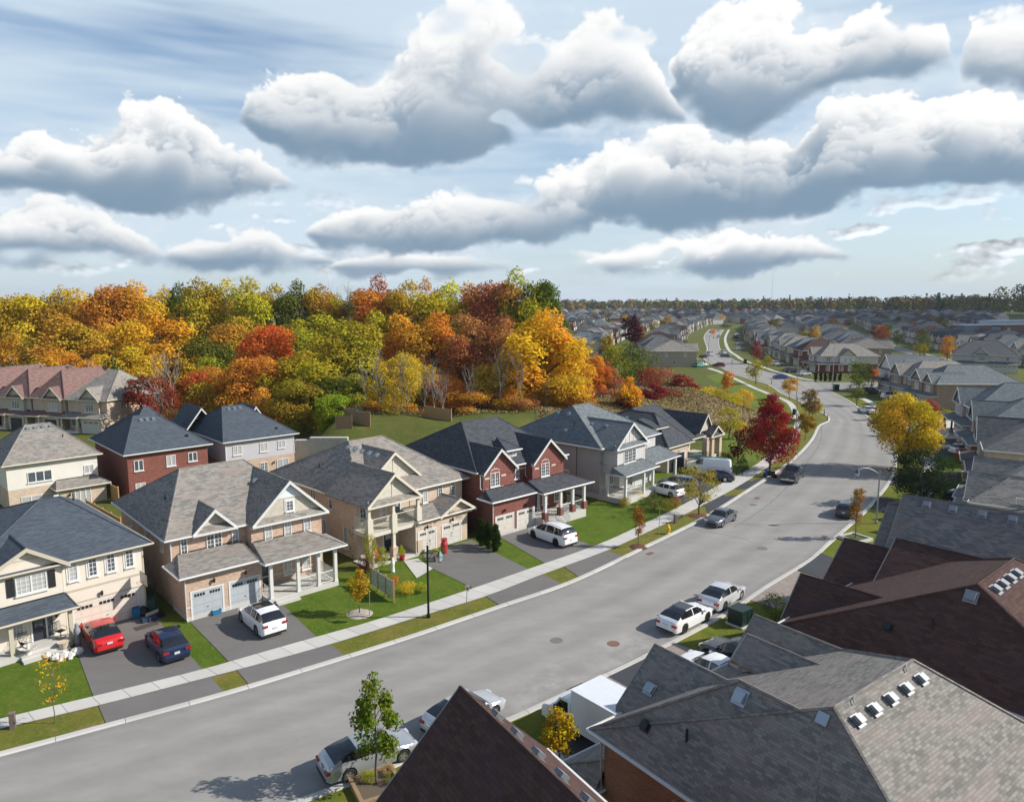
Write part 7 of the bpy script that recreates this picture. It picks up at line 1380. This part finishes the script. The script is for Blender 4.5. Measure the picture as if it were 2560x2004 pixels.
def util_box(label, loc, w, d, h, rz, mat, pad=True):
    r = thing('utility_box', label, 'utility box', loc, R(rz), 'utility boxes'); MB().box(-w / 2, w / 2, -d / 2, d / 2, .12, h).box(-w / 2 - .03, w / 2 + .03, -d / 2 - .03, d / 2 + .03, h, h + .07).build('cabinet', mat, r); MB().box(-.015, .015, -d / 2 - .02, -d / 2 - .002, .2, h - .05).box(.06, .09, -d / 2 - .05, -d / 2 - .002, h * .5, h * .6).build('door_seam', IRON, r)
    if pad: MB().box(-w / 2 - .12, w / 2 + .12, -d / 2 - .12, d / 2 + .12, 0, .12).build('base', M_SLAB, r)
    return r
util_box('dark green transformer box on a concrete pad by the white sedans', (16.0, 48.5, 0), 1.25, 1.15, 1.15, 40, DARKGREEN); util_box('green cabinet at the side street corner', px((1640, 740, 600), 1636, 858), 1.2, 1.0, 1.5, 0, DARKGREEN, False)
for i, (x, y, l) in enumerate([(28, 1551, 'grey-brown cable pedestal by the thin yellow sapling'), (1439, 1114, 'brown cable pedestal near the yellow hydrant')]):
    r = thing('cable_pedestal', l, 'pedestal', P3(x, y), .4); MB().box(-.13, .13, -.13, .13, 0, .85).build('post', plain((.16, .12, .11), .7, var=.3), r); MB().box(-.15, .15, -.15, .15, .851, .9).build('lid', plain((.20, .16, .14), .7), r)
for i, (x, y, l) in enumerate([(1763, 897, 'black bollard at the road narrowing, nearest the camera on the park side'), (1756, 885, 'black bollard at the road narrowing, behind the nearer one'), (1858, 892, 'black bollard by the big yellow tree, farther from it'), (1862, 906, 'black bollard beside the big yellow tree'), (1644, 818, 'dark bollard at the far park corner')]):
    r = thing('bollard', l, 'bollard', P3(x, y), 0, 'bollards'); MB().lathe([(.09, 0), (.09, 1.15), (.05, 1.22)], 8).build('post', IRON, r); MB().lathe([(.093, .9), (.093, 1.0)], 8).build('band', WS, r)
# beds round the young trees
def disc(label, loc, rad, mat, name='mulch_ring', h=.12):
    rg = random.Random(label); n = 22; m = MB(); P = [(rad * (.88 + .2 * rg.random()) * math.cos(6.283 * k / n), rad * (.88 + .2 * rg.random()) * math.sin(6.283 * k / n), .012) for k in range(n)]
    for k in range(n): a, b = P[k], P[(k + 1) % n]; m.poly([a, b, (b[0] * .55, b[1] * .55, h), (a[0] * .55, a[1] * .55, h)]).poly([(a[0] * .55, a[1] * .55, h), (b[0] * .55, b[1] * .55, h), (0, 0, h * 1.1)])
    return tag(m.build(name, mat, loc=loc), label, 'planting bed', 'beds round young trees')
disc('pale gravel mound under the staked yellow sapling', P3(766, 1308), .95, GRAV, 'gravel_ring'); disc('red-brown mulch ring under the spindly sapling', P3(1360, 1165), .9, MULCH); disc('mulch ring under the locust tree', P3(1489, 1099), 1.1, MULCH)
for (x, y, l, s, m, soil) in [(803, 1677, 'weathered timber square edging round the green maple', 1.0, WOODC, plain((.13, .10, .07), .95, var=.4, scale=12)), (1822, 1149, 'white-edged square planter under the narrow orange tree', 1.0, plain((.55, .54, .50), .7), plain((.07, .09, .03), .95, var=.4))]:
    r = thing('tree_bed', l, 'planting bed', P3(x, y), .5)
    for k in range(4): a = k * math.pi / 2; m_ = MB().box(-s - .09, s + .09 - .2, -s - .09, -s + .09, 0, .28 + .001 * k); m_.build('timber', m, r, rz=a)
    MB().box(-s, s, -s, s, -.02, .16).build('soil', soil, r)
for x, dx in ((743, -.0), (787, 0)): tag(MB().tube([(0, 0, 0), (.15 if x < 760 else .05, 0, 1.7)], .03, 5).build('tree_stake', GALV, loc=P3(x, 1312)), 'grey metal stake %s of the yellow sapling on the lawn' % ('left' if x < 760 else 'right'), 'stake', 'stakes of the yellow sapling')
for i, (x, y, w, l) in enumerate([(803 - 18, 1668, .9, 'striped hosta in the timber tree bed'), (825, 1655, .7, 'dry grass tuft at the timber bed corner'), (830, 1676, .6, 'small green perennial in the timber tree bed')]): tree('shrub_%d' % i, 'shrub', l, P3(x, y)[:2] + (.1,), .55, w, (CL['lime'], (.40, .28, .12), CL['green'])[i], i, 'plants in the timber tree bed', 'plant', trunk=False)
# covers in the road
def cover(label, loc, rx, mat, sq=False, rz=0.0, name='manhole_cover'):
    m = MB()
    if sq:
        m.box(-rx, rx, -rx * .6, rx * .6, .010, .022)
        for k in range(6): m.box(-rx * .85 + k * rx * .32, -rx * .85 + k * rx * .32 + rx * .12, -rx * .5, rx * .5, .0225, .026)
    else: m.lathe([(rx, .010), (rx, .020), (rx * .84, .021), (rx * .82, .014), (rx * .3, .015)], 20)
    return tag(m.build(name, mat, loc=loc, rz=rz), label, 'cover', 'covers in the road')
RUST = plain((.20, .115, .085), .8, var=.3, scale=10); CIRON = plain((.17, .165, .155), .8, var=.2, scale=10)
cover('grey round manhole cover in the middle of the road', P3(1186, 1364), .42, CIRON); cover('rust-coloured round manhole cover nearer the right kerb', P3(1307, 1371), .42, RUST); cover('round manhole cover farther up the road', P3(1624, 1168), .48, CIRON)
cover('rusty drain grate at the left kerb before the red brick house', P3(1385, 1179), .42, RUST, True, .75, 'drain_grate'); cover('rusty drain grate at the left kerb near the pickup', P3(1613, 1061), .45, RUST, True, .9, 'drain_grate'); cover('drain grate at the right kerb behind the black car', P3(1757, 1143), .4, RUST, True, .9, 'drain_grate'); cover('round cover plate far up the road by the tree shadow', P3(1605, 1075), .4, CIRON)
# sealed seams in the asphalt
def seam(pts, w=.05):
    L = smooth_line(dpts(pts), .6); rg = random.Random(len(pts)); L = [(x + rg.uniform(-.05, .05), y + rg.uniform(-.05, .05)) for x, y in L]; o = strip_obj('road_seam', L, offset_line(L, w), .0105, plain((.085, .083, .08), .8)); return tag(o, kind='structure')
for p in ([(1565, 1123), (1620, 1088), (1660, 1055), (1700, 1012), (1728, 975), (1748, 940), (1750, 905), (1735, 880), (1705, 858)], [(1500, 1100), (1560, 1110), (1625, 1123), (1660, 1128)], [(1465, 1122), (1510, 1133), (1560, 1142), (1600, 1154)], [(1715, 1010), (1790, 1016), (1850, 1020)], [(1680, 955), (1760, 957)]): seam(p)
# fences, retaining wall
def fence(label, pts, h, name='wooden_fence', cat='fence', step=2.4, mat=None, post=.11, z=None, stepped=True):
    r = thing(name, label, cat, (0, 0, 0), 0, 'fences'); pts = [Vector((p[0], p[1])) for p in pts]
    for a, b in zip(pts, pts[1:]):
        L = (b - a).length; n = max(1, round(L / step)); d = (b - a) / n; ang = math.atan2(d.y, d.x)
        for k in range(n + 1):
            p = a + d * k; zz = zg(*p) if z is None else z; MB().box(-post / 2, post / 2, -post / 2, post / 2, -.2, h + .18).build('post', mat or WOODC, r, loc=(p.x, p.y, zz), rz=ang)
            if k < n:
                q = a + d * (k + .5); zz = max(zg(*p), zg(*(p + d))) if z is None else z; m = MB(); l = d.length; nb = int(l / .145)
                for j in range(nb): m.box(post / 2 + j * (l - post) / nb + .004, post / 2 + (j + 1) * (l - post) / nb - .004, -.02 + .004 * (j % 2), .02 + .004 * (j % 2), -.35, h - .05)
                m.box(post / 2, l - post / 2, -.05, .05, h - .049, h + .0); m.build('panel', mat or WOODC, r, loc=(p.x, p.y, zz), rz=ang)
    return r
def bk(x, y, z): return G(x, y, z)[:2]
fence('stepped brown wooden fence running up the bank from the block wall', [bk(716, 915, 3), bk(750, 915, 3.0)], 1.9); fence('brown wooden fence dropping from the wood to the balcony house yard', [bk(715, 885, 4), bk(735, 900, 3.6), bk(790, 940, 1.0)], 1.8); fence('wooden fence on the grassy bank behind the dark red house', [bk(905, 882, 4), bk(925, 890, 3.6), bk(962, 915, 2.2)], 1.9, mat=WOODN)
fence('golden wooden yard fence between the white and pinkish houses', [(-44.5, 74.0), (-37.5, 67.5)], 1.8, mat=WOODN); fence('golden wooden fence at the back patio of the white house', [(-45.5, 80.5), (-43.9, 79.0)], 1.8, mat=WOODN); fence('wooden yard fence at the left edge behind the cream house', [(-58, 72.5), (-52.5, 66)], 1.7, mat=WOODN)
def chain(label, pts, h=1.5):
    r = thing('chain_fence', label, 'fence', (0, 0, 0), 0, 'fences'); pts = [Vector((p[0], p[1])) for p in pts]
    for a, b in zip(pts, pts[1:]):
        n = max(1, round((b - a).length / 2.6)); d = (b - a) / n
        for k in range(n): p, q = a + d * k, a + d * (k + 1); zp, zq = zg(*p), zg(*q); MB().tube([(p.x, p.y, zp - .2), (p.x, p.y, zp + h)], .035, 5).build('post', IRON, r); m = MB(); [m.tube([(p.x, p.y, zp + h * f), (q.x, q.y, zq + h * f)], .018 if f > .9 else .008, 3, False) for f in (.05, .28, .5, .72, .97)]; m.build('mesh', IRON, r)
    return r
chain('black chain fence along the wood above the wooden fence', [bk(625, 905, 2), bk(690, 895, 3.2), bk(755, 890, 3.8), bk(905, 885, 3.8)]); chain('black chain fence along the bank behind the dark red house', [bk(962, 885, 3.8), bk(1090, 880, 3.8), bk(1165, 893, 3.2)])
def block_wall():
    r = thing('retaining_wall', 'pale concrete block retaining wall stepping up behind the lavender house', 'wall', (0, 0, 0)); BL = brick((.42, .40, .35), (.50, .47, .42), (.16, .15, .13), .42)
    A, B = Vector((-31.8, 98.4)), Vector((-22.5, 98.2)); n = 9
    for k in range(n): a = A.lerp(B, k / n); b = A.lerp(B, (k + 1) / n); top = 2.7 + .35 * min(3, k // 2 + 1); m = MB(); m.box(a.x, b.x - .004, 97.9, 98.6, -.3, top); m.build('block_course', BL, r); MB().box(a.x - .02, b.x - .02, 97.85, 98.65, top + .002, top + .14).build('capstone', plain((.52, .50, .46), .85, var=.15), r)
block_wall()
# yard things on the left
def local(o, x, y, z=0.0): a = o.rotation_euler[2]; return (o.location.x + x * math.cos(a) - y * math.sin(a), o.location.y + x * math.sin(a) + y * math.cos(a), z)
HO = {o['label'][:12]: o for o in bpy.data.objects if 'label' in o and o.parent is None and o.get('category') == 'house'}
HC, HB, HG = [next(o for o in bpy.data.objects if o.get('label', '').startswith(s)) for s in ('cream siding', 'tan brick house with', 'grey siding house')]
def bin_(label, loc, w, d, h, mat, name='recycling_bin', rz=0.0):
    r = thing(name, label, 'bin', loc, rz, 'bins'); m = MB()
    for sx, sy, ex, ey in ((-w / 2, -d / 2, w / 2, -d / 2 + .03), (-w / 2, d / 2 - .03, w / 2, d / 2), (-w / 2, -d / 2 + .031, -w / 2 + .03, d / 2 - .031), (w / 2 - .03, -d / 2 + .031, w / 2, d / 2 - .031)): m.box(sx, ex, sy, ey, 0, h)
    m.box(-w / 2 + .03, w / 2 - .03, -d / 2 + .03, d / 2 - .03, .01, h * .45); m.build('tub', mat, r); MB().box(-w / 2 - .03, w / 2 + .03, -d / 2 - .03, -d / 2 - .001, h - .06, h).box(-w / 2 - .03, w / 2 + .03, d / 2 + .001, d / 2 + .03, h - .06, h).build('rim', mat, r); return r
bin_('blue recycling box before the left grey garage door', P3(461, 1308)[:2] + (.035,), .62, .42, .36, BLUEB, rz=.75); bin_('tall blue bin beside the cream garage', P3(291, 1316)[:2] + (.035,), .5, .5, .75, BLUEB, rz=.6); bin_('dark green wheeled bin in the gap between the cream and pinkish houses', P3(325, 1303)[:2] + (.035,), .65, .6, 1.05, plain((.03, .09, .07), .5), 'wheeled_bin', .5)
rg = random.Random(2); m = MB(); m.lathe([(.25, 0), (.42, .15), (.40, .4), (.2, .62), (.06, .75)], 9); m.v = [(x * rg.uniform(.85, 1.15), y * rg.uniform(.85, 1.15), z) for x, y, z in m.v]; tag(m.build('rubbish_bag', plain((.012, .012, .015), .35), smooth=True, loc=P3(306, 1312)[:2] + (.03,)), 'black rubbish bag heaped beside the cream garage', 'bag')
m = MB().box(-.5, .5, -.3, .3, 0, .3); tag(m.build('storage_tub', plain((.03, .05, .09), .6), loc=P3(318, 1322)[:2] + (.03,), rz=.7), 'low dark blue tub with junk by the cream garage', 'tub'); tag(MB().box(-.5, .5, -.03, .03, 0, .22).build('loose_board', plain((.5, .45, .40), .8), loc=P3(325, 1318)[:2] + (.35,), rz=1.1), 'pale board leaning on the junk by the cream garage', 'board'); tag(MB().box(-.75, .75, -.33, .33, .031, .05).build('door_mat', plain((.075, .06, .05), .95, var=.3), loc=P3(312, 1334)[:2] + (0,), rz=.8), 'dark rubber mat on the cream house driveway', 'mat')
def hoop():
    b = local(HC, 4.75, -1.2); r = thing('basketball_hoop', 'basketball hoop with glass backboard beside the cream garage', 'hoop', (b[0], b[1], .03), HC.rotation_euler[2]); MB().tube([(.35, .3, .1), (.3, .15, 2.2), (-.38, 0, 3.0)], .05, 7).build('pole', IRON, r); MB().box(-.15, .75, -.2, .75, 0, .22).build('base', BLACKP, r)
    bb = MB().box(-.44, -.40, -.65, .65, 2.62, 3.45).build('backboard', plain((.50, .47, .38), .4), r); f = MB(); C_ = [(-.42, -.65, 2.62), (-.42, .65, 2.62), (-.42, .65, 3.45), (-.42, -.65, 3.45)]; [f.tube([C_[k], C_[(k + 1) % 4]], .03, 4) for k in range(4)]; f.build('frame', IRON, bb)
    m = MB(); m.tube([(-.70 + .23 * math.cos(t), .23 * math.sin(t), 2.85) for t in np.linspace(0, 6.283, 15)], .014, 5, False); m.build('rim', plain((.5, .12, .08), .5), r)
hoop()
def patio_chair(label, loc, rz, mat, arm=True):
    r = thing('patio_chair', label, 'chair', loc, rz, 'porch chairs'); m = MB(); [m.tube([(-.25, y, .45), (.25, y, .45)], .014, 4) for y in np.linspace(-.22, .22, 9)]; m.build('seat', mat, r); m = MB(); [m.tube([(x, .24, .45), (x, .40, 1.0)], .014, 4) for x in np.linspace(-.25, .25, 8)]; m.tube([(-.27, .4, 1.0), (.27, .4, 1.0)], .02, 4); m.build('backrest', mat, r)
    MB().tube([(.28 * math.cos(t), .28 * math.sin(t), .03) for t in np.linspace(0, 6.283, 14)], .018, 4, False).tube([(0, 0, .03), (0, 0, .44)], .03, 5).build('swivel_base', mat, r)
    for sg in (-1, 1): MB().tube([(sg * .27, -.22, .45), (sg * .29, -.2, .66), (sg * .29, .3, .68)], .016, 4).build('armrest', mat, r)
patio_chair('black wire swivel chair left on the cream house porch', local(HC, -3.0, -1.0, .42), HC.rotation_euler[2], IRON); patio_chair('black wire swivel chair beside the cream house door', local(HC, -.9, -.75, .42), HC.rotation_euler[2] + .4, IRON)
def fountain():
    r = thing('garden_fountain', 'tiered white stone bird bath on the cream house lawn', 'fountain', P3(62, 1402), 0); MB().lathe([(.30, 0), (.26, .08), (.14, .4), (.12, .55)], 12).build('pedestal', ROCK, r); MB().lathe([(.12, .5), (.52, .72), (.55, .80), (.46, .78), (.1, .66)], 14).build('basin', ROCK, r); MB().lathe([(.08, .66), (.07, 1.05), (.26, 1.15), (.28, 1.2), (.05, 1.12), (.04, 1.4)], 12).build('upper_basin', ROCK, r)
fountain()
for i, (x, y, s) in enumerate([(100, 1400, .28), (118, 1404, .34), (136, 1400, .38), (152, 1397, .30), (165, 1392, .4), (128, 1408, .18), (150, 1404, .15)]):
    rg = np.random.default_rng(i); m = MB().lathe([(s * .7, 0), (s, s * .3), (s * .85, s * .75), (s * .3, s * 1.05)], 8); m.v = [tuple(np.array(v) * rg.uniform(.82, 1.15, 3)) for v in m.v]; tag(m.build('garden_rock', ROCK, loc=P3(x, y)), 'white garden rock lining the cream house lawn beside the driveway', 'rock', 'white rocks by the cream porch')
r = thing('planter_pot', 'cream stone flower pot on the cream house porch steps', 'pot', local(HC, -1.1, -2.0, .2)); MB().lathe([(.2, 0), (.32, .35), (.35, .4), (.27, .38)], 12).build('bowl', plain((.60, .50, .38), .8), r); m = MB().lathe([(.16, 0), (.2, .3), (.13, .7), (.22, .95), (.16, 1.2), (.1, 1.3), (.12, 1.45), (.03, 1.55)], 10); tag(m.build('garden_statue', plain((.22, .24, .27), .7, var=.3), smooth=True, loc=local(HC, -.25, -1.9, 0)), 'grey stone statue at the cream porch corner by the red sedan', 'statue')
# balcony house garden
def milk_can(): 
    r = thing('milk_can', 'tall red milk can standing on the balcony house driveway', 'milk can', P3(946.5, 1178)[:2] + (.035,)); RC_ = plain((.40, .035, .045), .45); MB().lathe([(.28, 0), (.31, .05), (.31, .85), (.20, 1.12), (.20, 1.2)], 16).build('can', RC_, r, smooth=False); MB().lathe([(.20, 1.2), (.30, 1.28), (.30, 1.33), (.1, 1.30)], 16).build('rim', RC_, r)
milk_can()
def adirondack(loc, rz):
    r = thing('adirondack_chair', 'red slatted lounge chair on the balcony house porch', 'chair', loc, rz); RC_ = plain((.45, .03, .05), .5); m = MB(); [m.box(x - .045, x + .045, -.3, .3, .33, .36) for x in np.linspace(-.22, .22, 5)]; m.build('seat', RC_, r); m = MB(); [m.poly([(x - .045, .28, .35), (x + .045, .28, .35), (x + .045, .5, 1.0), (x - .045, .5, 1.0)]) for x in np.linspace(-.24, .24, 6)]; m.build('backrest', RC_, r)
    for sg in (-1, 1): MB().box(sg * .33 - .06, sg * .33 + .06, -.35, .35, .53, .56).build('armrest', RC_, r); MB().box(sg * .33 - .03, sg * .33 + .03, -.33, -.27, 0, .53).build('leg', RC_, r); MB().box(sg * .33 - .03, sg * .33 + .03, .25, .31, 0, .53).build('leg', RC_, r)
adirondack(local(HB, -3.6, .6, .12), HB.rotation_euler[2])
def screen():
    A, B = Vector(px((680, 1050, 640), 845, 1415)[:2]), Vector(px((680, 1050, 640), 1040, 1548)[:2]); r = thing('garden_screen', 'wooden post screen with three pale vine-patterned panels on the lawn', 'screen', (0, 0, 0)); PN = brick((.42, .48, .40), (.30, .36, .20), (.50, .54, .48), .16)
    for k in range(4):
        p = A.lerp(B, k / 3); MB().box(-.075, .075, -.075, .075, 0, 1.75).build('post', WOODN, r, loc=(p.x, p.y, 0), rz=.3)
        if k < 3: q = A.lerp(B, (k + 1) / 3); m = MB(); d = (q - p).normalized(); a, b = p + d * .09, q - d * .09; n = Vector((-d.y, d.x)) * .02; m.poly([(*(a - n), .25), (*(b - n), .25), (*(b - n), 1.6), (*(a - n), 1.6)]).poly([(*(b + n), .25), (*(a + n), .25), (*(a + n), 1.6), (*(b + n), 1.6)]).poly([(*(a - n), 1.6), (*(b - n), 1.6), (*(b + n), 1.6), (*(a + n), 1.6)]); m.build('panel', PN, r)
screen()
for i, (x, y, h, mt, l, c) in enumerate([(929, 1196, .5, plain((.16, .14, .12), .7), 'square dark planter by the balcony house walk', 'ygreen'), (940, 1190, .45, plain((.05, .05, .05), .7), 'round black planter beside the square planter', 'green'), (857, 1193, .42, plain((.42, .03, .03), .5), 'red pot with green plant beside the porch column', 'lime')]):
    r = thing('planter_pot', l, 'pot', P3(x, y)[:2] + (.05,), 0, 'pots at the balcony house walk'); MB().lathe([(.2, 0), (.27, h), (.24, h), (.2, h - .06)], 4 if i == 0 else 12).build('bowl', mt, r); tree('shrub_%d' % i, 'shrub', 'plant growing in the ' + l, (*P3(x, y)[:2], h), .7, .7, CL[c], i, 'potted plants at the balcony house', 'plant', trunk=False)
m = MB().lathe([(.2, 0), (.17, .1), (.14, .55), (.2, .8), (.1, 1.0), (.11, 1.15), (.02, 1.25)], 9); tag(m.build('garden_statue', plain((.72, .71, .68), .7), smooth=True, loc=P3(837, 1218)), 'white garden statue among the flowers by the balcony house', 'statue'); w = dpts([(860, 1195), (890, 1190), (922, 1212), (888, 1232)]); mb = MB(); mb.poly([(*p, .045) for p in w]); tag(mb.build('garden_path', M_SLAB), kind='structure')
for i, (x, y, t, w_, c) in enumerate([(962, 1172, 1080, 13, (.20, .15, .09)), (955, 1085, 1060, 22, (.17, .14, .07)), (745, 1170, 1085, 12, (.16, .06, .04)), (752, 1230, 1120, 14, (.07, .05, .035)), (780, 1225, 1105, 14, (.20, .20, .03))]): g = G(x, y) if y > 1100 else None; p = g[:2] if g else local(HB, 5.4, -.35)[:2]; tree('sapling_%d' % (i % 3), 'vine', ('brown dry vine climbing the right garage corner of the balcony house', 'brown vine head under the garage eave of the balcony house', 'reddish bare vine on the side wall of the balcony house', 'dark vine on the balcony house corner', 'olive vine climbing the balcony post')[i], (p[0], p[1], 0 if g else 2.2), top_height(t, p[1]) if g else 1.0, w_ * KD / F_PX * p[1], c, i, 'vines on the balcony house', 'vine', trunk=False)
# the rest
def aircon(): r = thing('air_conditioner', 'grey-blue air conditioner beside the grey siding house', 'air conditioner', local(HG, -.8, 11.2, 0), HG.rotation_euler[2]); MB().box(-.45, .45, -.45, .45, .05, 1.0).build('case', plain((.16, .19, .23), .6), r); MB().lathe([(.38, 1.0), (.38, 1.03), (.1, 1.05)], 14).build('fan_guard', IRON, r)
aircon()
def scooter(): r = thing('motor_scooter', 'blue and black motor scooter parked under the crimson maple', 'scooter', P3(1641, 1017), 2.4); MB().box(-.55, .35, -.16, .16, .45, .85).build('seat', plain((.02, .02, .025), .5), r); MB().box(.30, .62, -.24, .24, .30, 1.02).build('body', plain((.03, .09, .42), .35), r); [MB().tube([(x, -.07, .28), (x, .07, .28)], .28, 12).build('wheel', TYRE, r) for x in (-.6, .68)]; MB().tube([(.5, -.32, 1.08), (.5, .32, 1.08)], .025, 5).build('handlebar', IRON, r); MB().box(-.62, .5, -.13, .13, .22, .44).build('chassis', BLACKP, r)
scooter()
r = next(o for o in bpy.data.objects if o.get('label', '').startswith('white cargo van')); m = MB()
for sg in (-1, 1): m.tube([(-1.6, sg * .2, 0), (3.2, sg * .2, 0)], .035, 5)
for k in range(16): m.tube([(-1.5 + k * .3, -.2, 0), (-1.5 + k * .3, .2, 0)], .018, 4)
l = m.build('ladder', plain((.10, .42, .34), .5)); a = r.rotation_euler[2]; l.location = (r.location.x + 2.2 * math.cos(a) - .3 * math.sin(a), r.location.y + 2.2 * math.sin(a) + .3 * math.cos(a), 2.20); l.rotation_euler = (0, 0, a); tag(l, 'green extension ladder lying along the white van\'s roof', 'ladder')
tag(MB().tube([(0, 0, 0), (0, 0, 75)], [.3, .12], 4).build('radio_mast', GALV, loc=(470, 1330, 0)), 'thin radio mast rising from the far treeline', 'mast')
def banner(): g = px((2100, 840, 460), 565, 690); r = thing('flag', 'navy and white flag on a pole before the brown brick houses', 'flag', g); MB().tube([(0, 0, 0), (.4, 0, 5.2)], .05, 6).build('pole', WS, r); m = MB(); m.poly([(.1, -.05, 1.6), (1.3, .1, 1.9), (1.5, .0, 4.6), (.35, -.05, 4.9)]); m.build('cloth', plain((.02, .03, .10), .7), r); MB().poly([(.35, -.08, 2.4), (.9, -.03, 2.5), (1.0, -.06, 4.3), (.5, -.09, 4.5)]).build('white_patch', WS, r)
banner()
for x, y, l in ((1692, 884, 'dark litter bin beside the park path'), (1605 + 0, 0, '')):
    if y: r = thing('litter_bin', l, 'bin', P3(x, y)); MB().lathe([(.32, 0), (.36, 1.0)], 10).build('barrel', IRON, r); MB().lathe([(.37, 1.0), (.30, 1.2), (.1, 1.25)], 10).build('lid', IRON, r)
g = px((1640, 740, 600), 810, 612); r = thing('litter_bin', 'black bin on the far boulevard', 'bin', g); MB().box(-.5, .5, -.4, .4, 0, 1.4).build('barrel', IRON, r); MB().box(-.55, .55, -.45, .45, 1.401, 1.5).build('lid', IRON, r)
for i in range(6): x, y = 1435 + i * 36 if i < 3 else 1480 + i * 36, 772; g = px((1640, 740, 600), 1450 + i * 44, 772); tree('cedar_%d' % (i % 3), 'cedar', 'small clipped cedar in the row before the pale pink corner house', (g[0], g[1], 0), 2.4, 1.1, (.03, .05, .015), i, 'cedars before the corner house', 'shrub')
tree('shrub_1', 'shrub', 'dark maroon bush behind the navy flag', px((2100, 840, 460), 560, 660), 4.5, 5.5, CL['maroon'], 1, None, 'bush')
# ------------------------------------------------------------------ the air between here and the horizon
def haze():
    mb = MB().box(-2600, 2600, -250, 4200, -1.0, 82); m = bpy.data.materials.new('haze'); m.use_nodes = True; t = m.node_tree; t.nodes.clear(); o = t.nodes.new('ShaderNodeOutputMaterial'); v = t.nodes.new('ShaderNodeVolumePrincipled'); v.inputs['Color'].default_value = (.80, .88, .96, 1); v.inputs['Density'].default_value = HAZE; v.inputs['Anisotropy'].default_value = .2; t.links.new(v.outputs[0], o.inputs['Volume'])
    b = mb.build('haze', m, uv=False); tag(b, 'thin blue air haze over the far suburb', 'haze', kind='stuff'); b.visible_shadow = True
HAZE = .00009
haze()
# ------------------------------------------------------------------ an unseen cloud mesh, added and shaped to shade the far suburb
def cumulus():
    rg = np.random.default_rng(12); k = 1 / math.tan(SUN_EL); z0 = 720.0; m = MB()
    for gx, gy, rx, ry in [(250, 330, 85, 55), (350, 420, 110, 70), (215, 470, 60, 60), (300, 560, 110, 60), (470, 520, 150, 80), (420, 700, 180, 90), (640, 700, 160, 120), (260, 780, 120, 70), (560, 900, 260, 110), (330, 1000, 200, 110), (760, 1050, 240, 150)]:
        n, rows = 22, 9; prof = []; i0 = len(m.v)
        for a in range(rows + 1):
            t = math.pi * a / rows; zz = -math.cos(t); r = math.sin(t) if a not in (0, rows) else .02; prof.append((r, zz * (26 if zz < 0 else 75)))
        m.lathe(prof, n); 
        for q in range(i0, len(m.v)):
            x, y, z = m.v[q]; w = 1 + .16 * math.sin(5 * math.atan2(y, x) + gx) + .10 * math.sin(9 * math.atan2(y, x) + gy + z * .05) + rg.normal() * .04; cz = z0 + z * w; m.v[q] = (gx + x * rx * w + cz * k, gy + y * ry * w, cz)
    mm, t, b, o = newmat('shade_cloud_white'); setc(t, b, (.9, .9, .9)); b.inputs['Roughness'].default_value = 1; b.inputs['Specular IOR Level'].default_value = 0
    c = m.build('clouds', mm, uv=False, smooth=True); tag(c, 'unseen white cloud added beyond the right edge to shade the far suburb', 'cloud', kind='stuff')
cumulus()
